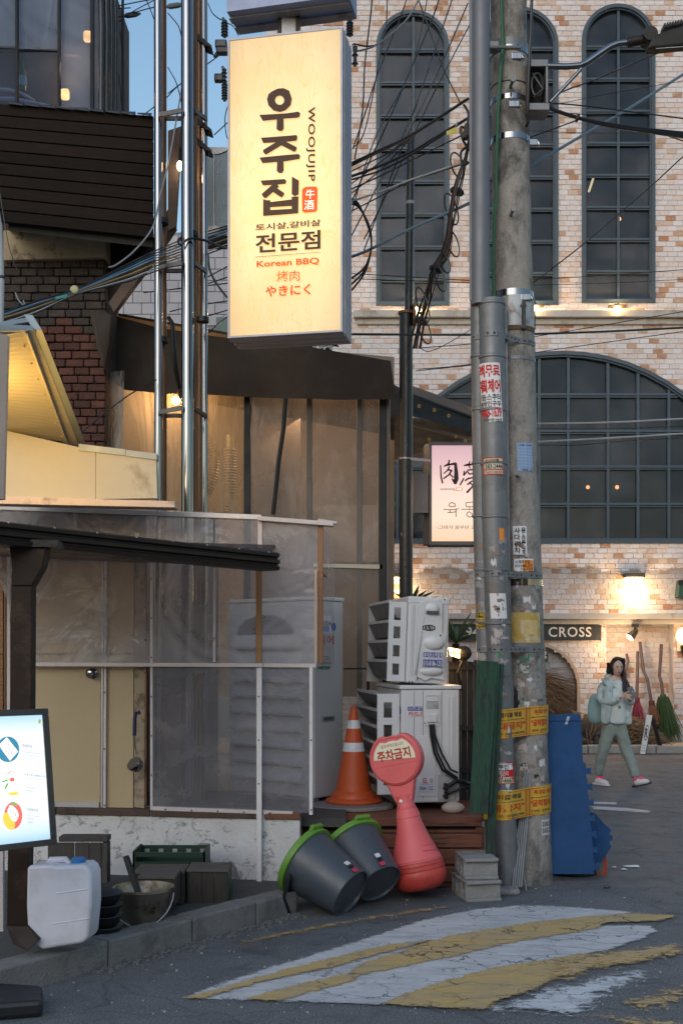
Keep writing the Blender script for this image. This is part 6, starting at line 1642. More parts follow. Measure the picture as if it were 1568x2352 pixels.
# --- stickers on guards and shaft
def cyl_wrap(c, r_, z, a0=200, a1=345): return Wrap([Vector((c.x + math.cos(R(a)) * r_, c.y + math.sin(R(a)) * r_, 0)) for a in range(a0, a1, 6)], z)
def poster(kind, u0, u1, v0, v1, mat, name="sticker", label=None, rag=0):
    vc = (v0 + v1) / 2
    if kind == 'pole': c, r_ = pc(vc), pr(vc) + .003
    elif kind == 'a': c, r_ = gpos(ga, vc, GYA); r_ += .003
    else: c, r_ = gpos(gb, vc, GYB); r_ += .003
    w = cyl_wrap(c, r_, P(0, vc, UY).z); Yc = c.y - r_
    def dof(u):
        x = (u - CX) / F * Yc - c.x; x = max(-r_ * .97, min(r_ * .97, x)); a = math.degrees(math.asin(x / r_)) + 270
        return R(a - 200) * r_
    sc = Yc / F
    # follow the lean of the pole
    if kind == 'pole': lean = (pc(v0).x - pc(v1).x) / ((v1 - v0) * sc)
    else: lean = -.055
    def at(u, v, o=0.0):
        z = -(v - vc) * sc; p = w.at(dof(u), z, o); p.x += lean * z; return p
    m = MB(); n = 14
    sd = random.uniform(0, 99)
    def edge(i, k): return rag * max(0, .55 + mnoise.noise(Vector((i * .33, sd, k)))) if rag else 0
    for i in range(n):
        a, b2 = u0 + (u1 - u0) * i / n, u0 + (u1 - u0) * (i + 1) / n
        t0, t1 = (edge(i, 9), edge(i + 1, 9)) if rag > 3 else (0, 0)
        m.poly([at(a, v1 - edge(i, 0)), at(b2, v1 - edge(i + 1, 0)), at(b2, v0 + t1 * .8), at(a, v0 + t0 * .8)])
    o = m.to(name, mat, pole, flat=True, label=label, solid=.001)
    def tx(body, x0, y0, x1, y1, im, bold=.015): text(body, lambda x, y: at(x0 + (x1 - x0) * x, y1 + (y0 - y1) * y, .003), im, o, bold)
    def rect(x0, y0, x1, y1, im, nm="print_block", off=.0015):
        mm = MB(); k = 8
        for i in range(k): a, b2 = x0 + (x1 - x0) * i / k, x0 + (x1 - x0) * (i + 1) / k; mm.poly([at(a, y1, off), at(b2, y1, off), at(b2, y0, off), at(a, y0, off)])
        mm.to(nm, im, o, flat=True)
    return o, tx, rect
RED2, YEL2, ORA2 = ink("poster_red", (.5, .015, .02)), ink("yellow_paper", (.5, .34, .04)), ink("orange_tape", (.7, .25, .04))
o, tx, rect = poster('b', 1095, 1151, 857, 994, PAPER, label="white poster with red and black lettering and a torn left corner", rag=2)
tx("액무료", 1102, 861, 1149, 890, RED2, .03); tx("휠체어", 1106, 895, 1149, 926, RED2, .03); tx("전동스쿠터", 1096, 929, 1149, 944, BLK, .015); tx("장애인구두", 1096, 945, 1149, 958, BLK, .015)
tx("1688-1639", 1101, 960, 1148, 983, RED2, .03); tx("장애인사랑나눔회", 1100, 985, 1148, 992, BLK, .01); tx("동", 1097, 893, 1103, 906, BLK, .01); tx("전동", 1096, 908, 1104, 926, BLK, .01)
o, tx, rect = poster('b', 1111, 1156, 1068, 1108, RED2, label="small red framed sticker with a phone number"); rect(1113, 1070, 1154, 1081, ink("pale_yellow", (.6, .5, .3)), off=.0015); rect(1113, 1082, 1154, 1095, ink("pale_paper", (.55, .52, .4))); rect(1113, 1097, 1154, 1106, ink("pale_paper2", (.5, .45, .33)))
tx("신신인력", 1115, 1071, 1145, 1080, BLK, .02); tx("383-2444", 1115, 1083, 1153, 1094, BLK, .01); tx("건설인부 파출 잡부", 1115, 1099, 1152, 1105, RED2, 0)
o, tx, rect = poster('pole', 1187, 1223, 1025, 1091, ink("blue_paper", (.30, .42, .58)), label="faded blue notice", rag=2)
tx("1544-1544", 1190, 1027, 1221, 1034, BLUE, .01)
for i in range(7): tx("부업 알바 대출 상담", 1189, 1037 + i * 7, 1221, 1041.5 + i * 7, ink("faded_blue", (.12, .2, .42)), 0)
tx("1544-15", 1196, 1084, 1221, 1090, BLUE, .01)
o, tx, rect = poster('pole', 1178, 1209, 1213, 1279, PAPER, label="white sticker with black lettering running down and a phone number", rag=1)
for i, ch in enumerate("사다리차"): tx(ch, 1181, 1217 + i * 15.2, 1194, 1230 + i * 15.2, BLK, .03)
for i, ch in enumerate("010.5061.0482"): tx(ch, 1197 + (2 if ch == '.' else 0), 1216 + i * 4.75 + (1.5 if ch == '.' else 0), 1206 - (4 if ch == '.' else 0), 1220 + i * 4.75, BLK, .02)
o, tx, rect = poster('pole', 1180, 1225, 1287, 1316, PAPER, label="half orange phone number sticker with a torn corner", rag=2)
rect(1200, 1290, 1224, 1315, ORA2, off=.001); tx("시계차 모집", 1183, 1290, 1216, 1299, BLK, .015); tx("010-9488-5377", 1183, 1300, 1223, 1307, BLK, .01); tx("716-5377", 1194, 1308, 1223, 1314, BLK, .01)
o, tx, rect = poster('b', 1126, 1163, 1367, 1426, ink("blank_white", (.62, .6, .62)), label="blank white poster with scraps of black print", rag=1)
for q in ((1131, 1397, 1135, 1399), (1140, 1401, 1147, 1405), (1152, 1391, 1154, 1394), (1153, 1398, 1155, 1407), (1142, 1415, 1144, 1420), (1158, 1402, 1161, 1404)): rect(*q, BLK)
o, tx, rect = poster('a', 1088, 1113, 1408, 1446, YEL2, label="yellow labour agency sticker with black print"); rect(1088, 1409, 1113, 1421, BLK, off=.001)
tx("인력", 1090, 1410, 1112, 1420, YEL2, .02); tx("31-2500", 1089, 1430, 1113, 1444, BLK, .02); tx("건설인력 파출", 1089, 1423, 1112, 1428, BLK, 0)
o, tx, rect = poster('pole', 1175, 1242, 1408, 1478, M("faded_yellow_sign", (.42, .29, .06), .6, var=.15, dirt=(.5, .42, .3), ds=9, dth=.5, dw=.1), label="faded yellow plate with pale torn patches"); rect(1196, 1426, 1234, 1458, M("peeled", (.52, .42, .26), .8, var=.3, vs=20)); rect(1198, 1428, 1232, 1456, M("peeled2", (.50, .36, .16), .8, var=.4, vs=25))
o, tx, rect = poster('b', 1143, 1181, 1740, 1790, RED2, label="red sticker with white bars and a phone number behind the green plank"); rect(1140, 1743, 1178, 1757, PAPER); rect(1140, 1774, 1178, 1788, ink("cream_bar", (.6, .55, .4)))
tx("부인력", 1146, 1744, 1178, 1756, BLK, .03); tx("하스리", 1147, 1760, 1166, 1771, PAPER, .01); tx("37-6667", 1143, 1775, 1178, 1787, BLK, .02)
o, tx, rect = poster('pole', 1244, 1266, 1876, 1912, ink("grey_white", (.5, .49, .48)), label="pale phone number sticker near the pole's foot"); tx("010-5", 1246, 1880, 1266, 1892, BLK, .01); tx("010-2", 1246, 1895, 1266, 1907, BLK, .01)
o, tx, rect = poster('b', 1148, 1176, 1802, 1812, ink("pale_mint", (.55, .62, .58)), label="pale sticker with green print"); tx("카드", 1151, 1803, 1164, 1811, DGRN, .02)
# scraps: torn grey papers and bits of green tape
sheds = [ink("scrap_grey", (.26, .25, .255)), ink("scrap_dark", (.13, .125, .12)), ink("scrap_mid", (.31, .29, .28)), ink("scrap_pink", (.42, .36, .35)), ink("scrap_white", (.55, .54, .56)), ink("scrap_brown", (.22, .16, .12))]
for i in range(170):
    v = 1235 + 590 * random.random() ** .8; k = random.choice(['b', 'b', 'pole', 'pole', 'a'])
    w_, h_ = random.uniform(7, 20), random.uniform(7, 26)
    base = {'a': 1100 + (v - 1200) * .02, 'b': 1139 + (v - 1200) * .024, 'pole': 1205 + (v - 1200) * .03}[k]
    u = base + random.uniform(-1, 1) * {'a': 8, 'b': 16, 'pole': 30}[k]
    poster(k, u - w_ / 2, u + w_ / 2, v, v + h_, random.choice(sheds), "paper_scrap", rag=h_ * .45)
GTAPE, DKP = ink("green_tape", (.01, .2, .10)), ink("dark_patch", (.03, .03, .033))
for u, v, w_, h_ in ((1203, 1508, 22, 10), (1192, 1524, 10, 5), (1210, 1530, 9, 8), (1218, 1493, 7, 7), (1200, 1600, 7, 9), (1224, 1570, 7, 6), (1196, 1541, 8, 5), (1214, 1500, 6, 12)):
    poster('pole', u - w_ / 2, u + w_ / 2, v, v + h_, GTAPE, "green_tape", rag=h_ * .5)
poster('b', 1143, 1156, 1490, 1512, GTAPE, "green_tape", rag=8)
poster('pole', 1174, 1190, 1478, 1500, ink("blue_scrap", (.25, .32, .5)), "paper_scrap", rag=6)
o, tx, rect = poster('b', 1146, 1158, 1224, 1252, ORA2, "orange_reflector", rag=0)
for u, v, w_, h_ in ((1187, 1600, 12, 40), (1205, 1745, 18, 16), (1232, 1770, 12, 14), (1185, 1570, 9, 70)): poster('pole', u - w_ / 2, u + w_ / 2, v, v + h_, DKP, "dark_patch", rag=h_ * .5)
# yellow warning wraps with their print
WR = M("yellow_wrap", (.56, .32, .035), .5, var=.12, vs=6, bump=.05, dirt=(.38, .22, .04), ds=4, dth=.55)
WRED, WBLK = ink("wrap_red", (.5, .05, .015)), ink("wrap_black", (.035, .03, .025))
def warn(v, h, left, right):
    vc = v; w = Wrap(hull_path(vc, .008, 12), P(0, vc, UY - .2).z); zz = h / 2 / F * (UY - .2); L = w.l[-1]
    sl = lambda d: (d / L - .5) * .03
    o = MB(); n = 40
    for i in range(n):
        a, b2 = L * i / n, L * (i + 1) / n
        o.poly([w.at(a, -zz + sl(a)), w.at(b2, -zz + sl(b2)), w.at(b2, zz + sl(b2)), w.at(a, zz + sl(a))])
    o = o.to("warning_wrap", WR, pole, flat=True, solid=.0015, label="yellow warning wrap with red and black lettering" )
    def dist(u):   # arc length at picture column u
        best = min(range(200), key=lambda k: abs((lambda p: CX + p.x / p.y * F)(w.at(L * k / 199, 0)) - u)); return L * best / 199
    def tx(body, u0, f0, u1, f1, im, bold=.02):
        d0, d1 = dist(u0), dist(u1)
        text(body, lambda x, y: w.at(d0 + (d1 - d0) * x, zz - 2 * zz * (f1 + (f0 - f1) * y) + sl(d0 + (d1 - d0) * x), .0035), im, o, bold)
    def ln(u0, f0, u1, f1, im):
        d0, d1 = dist(u0), dist(u1); mm = MB(); k = 10
        for i in range(k):
            a, b2 = d0 + (d1 - d0) * i / k, d0 + (d1 - d0) * (i + 1) / k
            mm.poly([w.at(a, zz - 2 * zz * f1 + sl(a), .0025), w.at(b2, zz - 2 * zz * f1 + sl(b2), .0025), w.at(b2, zz - 2 * zz * f0 + sl(b2), .0025), w.at(a, zz - 2 * zz * f0 + sl(a), .0025)])
        mm.to("print_line", im, o, flat=True)
    mid = (left + right) / 2 + 8
    for f in (.05, .94): ln(left - 20, f, right, f + .018, WRED)
    for u in (mid - 4, mid - 1.5, mid + 4, mid + 6.5): ln(u, .05, u + 1, .95, WRED)
    tx("케이블 매설", left - 8, .12, mid - 14, .3, WBLK); tx("대금지\"", left - 8, .46, mid - 6, .72, WRED, .025); tx("지사 102: 10-2268,2368", left - 14, .8, mid - 7, .9, WBLK, .01)
    tx("특고압 전력", mid + 16, .12, right + 2, .27, WRED, .025); tx("\"굴착절대", mid + 9, .46, right + 1, .7, WRED, .025); tx("연락처 : 한전마포", mid + 10, .8, right + 1, .9, WBLK, .01)
    ln(left - 10, .375, mid - 9, .39, WBLK); ln(mid + 12, .375, right, .39, WBLK)
    for u, s in ((mid - 8, 1), (mid + 9, -1)):
        d = dist(u); mm = MB().poly([w.at(d, zz - 2 * zz * .382 + sl(d), .0035), w.at(d - s * .014, zz - 2 * zz * .345 + sl(d), .0035), w.at(d - s * .014, zz - 2 * zz * .42 + sl(d), .0035)]); mm.to("print_arrow", WBLK, o, flat=True)
warn(1658, 66, 1152, 1252); warn(1843, 66, 1142, 1260)
# bundle of thin grey rods tied to the pole
rods = T("grey_rods", "bundle of thin grey plastic rods leaning against the pole's foot", "rods", P(1190, 2040, 7.6))
RODM = M("grey_rod", (.19, .20, .215), .5, bump=0)
for i, (a, b2) in enumerate(((1181, 1205), (1186, 1209), (1191, 1214), (1176, 1202), (1196, 1218))):
    MB().tube([P(a, 2038 + i % 2 * 3, 7.62), P((a + b2) / 2 + 4, 1880, 7.775), P(b2 + 1, 1768 + i * 5 % 17, 7.80)], .006, 8).to("rod", RODM, rods, smooth=True)
MB().tube([P(1208, 2045, 7.66), P(1180, 1880, 7.72)], .006, 8).to("rod", RODM, rods, smooth=True)
# open junction box with coiled cable
jb = T("junction_box", "open grey steel box full of coiled black cable on the concrete pole", "box", P(1235, 250, 7.9))
JF = front(7.78)
def jq(u0, v0, u1, v1, o, th, name, mat=GALV, p=jb): return MB().prism([JF.at(u0, v1, o), JF.at(u1, v1, o), JF.at(u1, v0, o), JF.at(u0, v0, o)], (0, th, 0)).to(name, mat, p, bevel=.003)
jq(1211, 136, 1258, 152, 0, .16, "shell"); jq(1211, 236, 1261, 252, 0, .16, "shell"); jq(1211, 152.3, 1215, 235.7, 0, .16, "shell"); jq(1253, 152.3, 1258, 235.7, 0, .16, "shell"); jq(1211, 136.5, 1258, 251.5, -.165, .01, "back", DARKMET)
co = MB()
for k in range(3):
    pts = [JF.at(1233 + (13 - k * 2) * math.cos(q / 20 * 6.283), 195 + k * 4 + (26 - 5 * k) * math.sin(q / 20 * 6.283), -.03 - .02 * k) for q in range(21)]; co.tube(pts, .010, 7)
co.tube([JF.at(1222, 168, -.02), JF.at(1246, 205, -.02), JF.at(1224, 225, -.02)], .01, 7)
co.to("coiled_cable", M("black_cable", (.012, .012, .013), .4, bump=0), jb, smooth=True)
CAB = M("black_cable", (.012, .012, .014), .42, bump=0)
MB().tube([P(1222, -100, 7.75), P(1219, 60, 7.75), P(1215, 130, 7.76), P(1211, 250, 7.76), P(1213, 280, 7.8), P(1208, 290, 7.85)], .011, 8).to("drop_cable", CAB, jb, smooth=True)
# street lamp on a curved arm
la = T("street_lamp", "black LED street lamp on a bent steel arm reaching right from the pole", "street lamp", P(1260, 152, 7.85))
MB().tube([P(1240, 152, 7.86), P(1300, 153, 7.86), P(1330, 151, 7.86), P(1347, 143, 7.86), P(1380, 120, 7.86), P(1400, 107, 7.86), P(1418, 100, 7.86), P(1442, 97, 7.86)], .022, 14).to("arm", INOX, la, smooth=True)
MB().tube([P(1262, 235, 7.86), P(1334, 158, 7.86)], .013, 12).to("brace", INOX, la, smooth=True)
MB().tube([P(1438, 98, 7.86), P(1482, 90, 7.86)], .034, 14).lathe([(.05, -.06), (.052, -.03), (.052, .03), (.05, .06)], P(1488, 86, 7.86), (0, 1, 0), 20).to("knuckle", DARKMET, la, smooth=True)
m = MB(); m.prism([P(1486, 110, 7.75), P(1512, 109, 7.75), P(1600, 100, 7.75), P(1600, 48, 7.75), P(1536, 66, 7.75), P(1510, 76, 7.75), P(1498, 84, 7.75)], (0, .10, 0)); m.to("head", DARKMET, la, bevel=.015)
for i in range(14): MB().box(P(1522 + i * 6.2, 66 - i * 1.4, 7.8), (.009, .09, .03)).to("cooling_fin", DARKMET, la)
MB().prism([P(1505, 112, 7.76), P(1590, 106, 7.76), P(1590, 106, 7.84), P(1505, 112, 7.84)], (0, 0, .004)).to("lens", M("led_lens", (.4, .42, .45), .2, bump=0), la)

# ================================================================ GREEN PLANKS AND BLUE MATS
gp_ = T("green_plank", "wide weathered green plank propped against the pole", "plank", P(1100, 1870, 7.5))
GP = M("green_paint", (.006, .052, .027), .7, var=.6, vs=5, stretch=(9, 9, .8), bump=.4, bs=14, bstretch=(10, 10, 1), dirt=(.008, .02, .014), ds=5, dth=.46, dw=.1)
MB().prism([P(1077, 1868, 7.48), P(1120, 1870, 7.48), P(1144, 1520, 7.58), P(1096, 1517, 7.58)], (0, .03, 0)).to("plank", GP, gp_, bevel=.004)
gp2 = T("green_plank", "narrow green plank reaching the ground right behind the wide one", "plank", P(1130, 2010, 7.5))
MB().prism([P(1114, 1996, 7.52), P(1132, 1998, 7.52), P(1157, 1526, 7.6), P(1142, 1524, 7.6)], (0, .05, 0)).to("plank", GP, gp2, bevel=.004)
MB().prism([P(1122, 1870, 7.50), P(1127, 1870, 7.50), P(1147, 1526, 7.58), P(1143, 1526, 7.58)], (0, .03, 0)).to("batten", GP, gp2)
BLUEF = M("blue_foam", (.008, .055, .165), .8, var=.35, vs=4, bump=.3, bs=120, dirt=(.012, .05, .15), ds=2, dth=.5, dw=.25)
bm_ = T("blue_mat", "tall blue foam mat with a jigsaw edge leaning on the pole", "mat", P(1310, 2010, 7.9))
MF = Pl(P(1310, 2008, 7.92), Vector((0, -1, .06)))
jag = []
for i in range(7):
    v = 1758 + i * 36.5; uu = 1343 + i * 3.2
    jag += [(uu + 2, v), (uu + 2, v + 8), (uu + 13, v + 5), (uu + 14, v + 21), (uu + 2, v + 18)]
pts = [(1258, 2008), (1253, 1642), (1333, 1639), (1338, 1760 - 10), (1343, 1752)] + jag + [(1364, 2008)]
MB().prism([MF.at(*p) for p in pts], MF.n * -.03).to("mat", BLUEF, bm_, bevel=.003)
MB().prism([MF.at(1296, 1664, .002), MF.at(1302, 1664, .002), MF.at(1308, 1646, .002), MF.at(1302, 1645, .002)], MF.n * -.001).to("tape_bit", M("clear_tape", (.35, .42, .5), .3), bm_)
m = MB(); m.tube([MF.at(1254 + i * 10, 1655 + 1.6 * (i % 2), .002) for i in range(9)], .003, 4).to("moulded_seam", M("blue_seam", (.005, .03, .11), .8), bm_)
bm2 = T("blue_mat", "smaller dark blue mat sticking out behind the tall one near the ground", "mat", P(1385, 1990, 8.1))
MF2 = Pl(P(1380, 1990, 8.12), Vector((.25, -1, .05)))
pts = [(1345, 1995), (1345, 1862), (1366, 1868), (1388, 1893), (1404, 1907), (1400, 1912), (1399, 1917), (1406, 1920), (1407, 1930), (1399, 1932), (1400, 1938), (1404, 1944), (1390, 1966), (1372, 1990)]
MB().prism([MF2.at(*p) for p in pts], MF2.n * -.03).to("mat", BLUEF, bm2, bevel=.003)
rf = T("red_frame", "red framed printed card on the ground behind the blue mats", "sign", P(1382, 2004, 8.2))
RFp = front(8.2)
MB().prism([RFp.at(1352, 2012), RFp.at(1393, 2010), RFp.at(1391, 1952), RFp.at(1352, 1952)], (0, .02, 0)).to("frame", M("red_frame", (.42, .05, .025), .5), rf)
MB().prism([RFp.at(1356, 2006, .003), RFp.at(1385, 2005, .003), RFp.at(1384, 1962, .003), RFp.at(1356, 1962, .003)], (0, .001, 0)).to("print", M("motley_print", (.12, .14, .12), .5, var=.7, vs=30, dirt=(.35, .3, .3), ds=30), rf)
tr_ = T("rubber_foot", "flat black rubber foot under the blue mats", "base", G(1310, 2016))
MB().lathe([(.2, 0), (.2, .03), (.17, .05), (.05, .06)], G(1318, 2010) + Vector((0, .12, 0)), n=28).to("rubber", FRM, tr_, smooth=True)

# ================================================================ JUNK BETWEEN KERB AND WALL
jc = T("jerrycan", "translucent white plastic jerrycan with a blue cap on the kerb", "jerrycan", P(134, 2172, 5.55))
JM, nt, b = newmat("milky_plastic")
b.inputs["Base Color"].default_value = (.62, .62, .68, 1); b.inputs["Roughness"].default_value = .38; b.inputs["Subsurface Weight"].default_value = .25; b.inputs["Subsurface Radius"].default_value = (.05, .05, .06)
c = mixc(nt, ramp(nt, noise(nt, coords(nt), 5, 5), [(.45, 0), (.75, 1)]), (.6, .6, .67), (.46, .44, .46)); nt.links.new(c, b.inputs["Base Color"])
JY = 5.5; JFr = Pl(P(134, 2172, JY), Vector((-.12, -1, 0)))
outl = [(64, 2160), (60, 2080), (62, 1995), (66, 1988), (118, 1986), (126, 1989), (192, 1987), (203, 1995), (209, 2010), (210, 2080), (203, 2150), (196, 2164), (186, 2168), (98, 2182), (80, 2172)]
jb_ = MB().prism([JFr.at(*p) for p in outl], JFr.n * -.16).to("body", JM, jc, smooth=True, bevel=.03); jb_.modifiers[0].segments = 5; jb_.data.shade_smooth()
MB().tube([JFr.at(203, 2042, -.001), JFr.at(130, 2052, -.001)], .004, 6).tube([JFr.at(203, 2110, -.001), JFr.at(120, 2122, -.001)], .004, 6).to("moulded_rib", JM, jc, smooth=True)
jo = JFr.n * -.08
MB().tube([JFr.at(98, 1990) + jo, JFr.at(102, 1982) + jo, JFr.at(138, 1981) + jo, JFr.at(146, 1991) + jo], .016, 10).to("handle", JM, jc, smooth=True)
MB().lathe([(.034, 0), (.034, .022), (.03, .026), (.01, .027)], JFr.at(168, 1989) + jo, n=20).to("cap", M("blue_cap", (.02, .16, .42), .4), jc, smooth=True)
# pail with stick and wire bail
bk = T("metal_pail", "dented tin pail with a wire bail and a stick standing in it behind the kerb", "bucket", G(330, 2160, .09))
TINP = M("old_tin", (.30, .26, .22), .33, metal=.85, var=.35, vs=5, bump=.1, dirt=(.1, .065, .04), ds=4)
kb_ = P(330, 2130, 6.3); kb_.z = .09
hT = P(330, 2036, 6.3).z - .09
MB().lathe([(.115, 0), (.12, .005), (.163, hT - .02), (.17, hT - .012), (.17, hT), (.158, hT), (.15, hT - .04), (.11, .02), (.02, .015)], kb_, n=32).to("body", TINP, bk, smooth=True)
pts = [kb_ + Vector((.17 * math.cos(a), -.16 * math.sin(a) * .6 - .02, hT - .03 - .17 * math.sin(a))) for a in [math.pi * k / 16 for k in range(17)]]
MB().tube(pts, .004, 6).to("bail", M("dull_wire", (.35, .35, .36), .5, metal=.6, bump=0), bk, smooth=True)
sk_ = T("stick", "dark charred stick standing in the tin pail", "stick", P(300, 2040, 6.3))
MB().tube([P(322, 2062, 6.26), P(306, 2015, 6.34), P(290, 1968, 6.4)], [.017, .02, .018], 10).to("stick", DARKW, sk_, smooth=True)
cr_ = T("bottle_crate", "dark green bottle crate standing against the plastered wall", "crate", P(388, 2020, 7.1))
GC = M("crate_green", (.006, .028, .017), .5, var=.2)
CFp = front(7.12)
for q in ((305, 1958, 471, 1968), (305, 1980, 471, 1992), (305, 1968.3, 312, 1979.7), (464, 1968.3, 471, 1979.7), (305, 1992.5, 471, 2060)): MB().prism([CFp.at(q[0], q[3]), CFp.at(q[2], q[3]), CFp.at(q[2], q[1]), CFp.at(q[0], q[1])], (0, .012, 0)).to("side_rail", GC, cr_)
MB().prism([CFp.at(305, 2060), CFp.at(305, 1955), CFp.at(305, 1955) + Vector((0, .28, 0)), CFp.at(305, 2060) + Vector((0, .28, 0))], (.012, 0, 0)).prism([CFp.at(471, 2060), CFp.at(471, 1955), CFp.at(471, 1955) + Vector((0, .28, 0)), CFp.at(471, 2060) + Vector((0, .28, 0))], (-.012, 0, 0)).prism([CFp.at(305, 2060) + Vector((0, .28, 0)), CFp.at(471, 2060) + Vector((0, .28, 0)), CFp.at(471, 1958) + Vector((0, .28, 0)), CFp.at(305, 1958) + Vector((0, .28, 0))], (0, -.012, 0)).to("crate_wall", GC, cr_)
for i in range(5): MB().box(CFp.at(322 + i * 33, 1976) + Vector((0, .262, .01)), (.03, .004, .035)).to("crest_mark", M("pale_print", (.25, .27, .25), .6, var=.6, vs=30), cr_)
BXW = M("old_box_wood", (.055, .042, .034), .8, var=.5, vs=5, stretch=(8, 2, 1), bump=.3, dirt=(.03, .025, .022), ds=5, dth=.5, objvar=.3)
def wbox(u0, u1, v0, v1, Y, lab, rim=None, d=.22):
    fr = front(Y); t = T("wooden_box", lab, "box", fr.at((u0 + u1) / 2, v1))
    w_ = (u1 - u0) / 3
    for i in range(3): MB().prism([fr.at(u0 + 4 + i * (w_ - 2.5), v1), fr.at(u0 + 3 + (i + 1) * (w_ - 2.6), v1), fr.at(u0 + 3 + (i + 1) * (w_ - 2.6), v0 + 8), fr.at(u0 + 4 + i * (w_ - 2.5), v0 + 8)], (0, .012, 0)).to("slat", BXW, t)
    for a, b2 in ((u0, u0 + 4), (u1 - 5, u1)): MB().prism([fr.at(a, v1, .006), fr.at(b2, v1, .006), fr.at(b2, v0 + 8, .006), fr.at(a, v0 + 8, .006)], (0, d, 0)).to("side", rim or BXW, t)
    MB().prism([fr.at(u0 - 2, v0 + 8, .01), fr.at(u1 + 1, v0 + 8, .01), fr.at(u1 + 1, v0 + 1, .01), fr.at(u0 - 2, v0 + 1, .01)], (0, d + .02, 0)).to("lid", M("lid_wood", (.095, .078, .068), .8, var=.4, vs=6, dirt=(.05, .045, .04), ds=6), t, bevel=.004)
    return t
wbox(430, 525, 1996, 2090, 6.86, "weathered wooden box with a green edge against the plastered wall", GC)
wbox(310, 422, 2000, 2075, 6.8, "wooden box with a pale lid just behind the tin pail")
wbox(318, 402, 2012, 2080, 6.55, "lower wooden box tucked between the pail and the other boxes")
ob2 = T("wooden_cabinet", "old open wooden cabinet frame leaning on the plastered wall behind the jerrycan", "cabinet", P(190, 2030, 7.0))
OF = front(7.15)
OBW = M("old_cabinet_wood", (.055, .048, .044), .75, var=.4, vs=5, stretch=(6, 1, 1), bump=.3, dirt=(.03, .028, .027), ds=4)
for q, th, o in (((135, 1922, 247, 1934), .12, .02), ((234, 1936, 247, 2030), .10, .02), ((110, 1936, 170, 2040), .02, .0), ((172, 1936, 205, 2040), .02, .004), ((206, 1936, 233, 2040), .02, .0)):
    MB().prism([OF.at(q[0], q[3], o), OF.at(q[2], q[3], o), OF.at(q[2], q[1], o), OF.at(q[0], q[1], o)], (0, th, 0)).to("rail" if o == .02 else "back_plank", OBW, ob2, bevel=.004)
pots = T("black_bowls", "stack of black rubber bowls between the jerrycan and the tin pail", "bowls", P(236, 2110, 5.95))
for i in range(4):
    p = P(236, 2136 - i * 27, 6.0); p.z = max(.09, p.z)
    MB().lathe([(.055, 0), (.085, .03), (.098, .062), (.103, .068), (.1, .072), (.08, .05), (.02, .02)], Vector((p.x, 6.02, .09 + i * .058)), n=24).to("bowl", M("black_rubber", (.012, .012, .014), .5, bump=.1), pots, smooth=True)

# ================================================================ MENU BOARD
mbd = T("menu_board", "lit white menu board on a black stand at the left edge", "sign", (P(30, 2345, 4.95).x, 4.95, 0))
RB, RT = P(133, 1940, 5.05), P(112, 1627, 5.05)
a = R(41); ev = Vector((math.cos(a), math.sin(a), 0)); uv = (RT - RB); nb2 = ev.cross(uv).normalized()
if nb2.y > 0: nb2 = -nb2
hv = uv.length; uvn = uv.normalized()
def mp(x, y, o=0.0): return RB - ev * x + uvn * y + nb2 * o   # x from the right edge leftwards, y upwards, metres
MW = .5
for q in ((0, MW, 0, .028), (0, MW, hv - .028, hv), (0, .03, .0285, hv - .0285), (MW - .03, MW, .0285, hv - .0285)):
    MB().prism([mp(q[1], q[2], 0), mp(q[0], q[2], 0), mp(q[0], q[3], 0), mp(q[1], q[3], 0)], -nb2 * .05).to("frame", M("menu_frame", (.03, .028, .028), .45, var=.2), mbd, bevel=.003)
MPAN, nt, b = newmat("lit_menu")
tc = nd(nt, "ShaderNodeTexCoord"); bb = [nd(nt, "ShaderNodeSeparateXYZ")]; nt.links.new(tc.outputs["Generated"], bb[0].inputs[0])
c1 = ramp(nt, bb[0].outputs[2], [(0, (.36, .62, .82)), (.07, (.62, .82, .93)), (.2, (.93, .96, .98)), (.85, (.93, .96, .98)), (.96, (.55, .78, .92)), (1, (.42, .7, .88))])
nt.links.new(c1, b.inputs["Emission Color"]); b.inputs["Emission Strength"].default_value = .8; b.inputs["Base Color"].default_value = (.2, .2, .2, 1)
MB().prism([mp(MW - .03, .028, -.006), mp(.03, .028, -.006), mp(.03, hv - .028, -.006), mp(MW - .03, hv - .028, -.006)], -nb2 * .02).to("lit_panel", MPAN, mbd)
def mz(x, y):   # zoom pixels of the board picture to board metres
    u, v = x * .16347, 1578.9 + y * .16347
    d = Vector(((u - CX) / F, 1, -(v - HZ) / F)); o = Vector((0, 0, CAMH)); t = (RB - o).dot(nb2) / d.dot(nb2); p = o + d * t - RB
    return -p.dot(ev), p.dot(uvn - ev * uvn.dot(ev)) / (1 - uvn.dot(ev) ** 2) if False else p.dot(uvn)
def mpt(x, y, o): 
    u, v = x * .16347, 1578.9 + y * .16347
    d = Vector(((u - CX) / F, 1, -(v - HZ) / F)); oo = Vector((0, 0, CAMH)); q = RB + nb2 * o; t = (q - oo).dot(nb2) / d.dot(nb2); return oo + d * t
def dish(cx, cy, rx, ry, mat, o, rot=0.0, n=26, jag=0.0, name="dish_picture"):
    pts = []
    for k in range(n):
        a_ = k / n * 6.283; x, y = rx * math.cos(a_) * random.uniform(1 - jag, 1), ry * math.sin(a_) * random.uniform(1 - jag, 1)
        pts.append(mpt(cx + x * math.cos(rot) - y * math.sin(rot), cy + x * math.sin(rot) + y * math.cos(rot), o))
    MB().poly(pts).to(name, mat, mbd, flat=True)
def gl_(n, c, s=.9): return ink(n, c, s)
TEAL, CREAMF, MEAT, GREENL, ORF, REDF = gl_("print_teal", (.03, .16, .24)), gl_("print_cream", (.85, .75, .7)), gl_("print_meat", (.72, .25, .22)), gl_("print_leaf", (.12, .32, .1)), gl_("print_orange", (.9, .42, .06)), gl_("print_red", (.75, .1, .08))
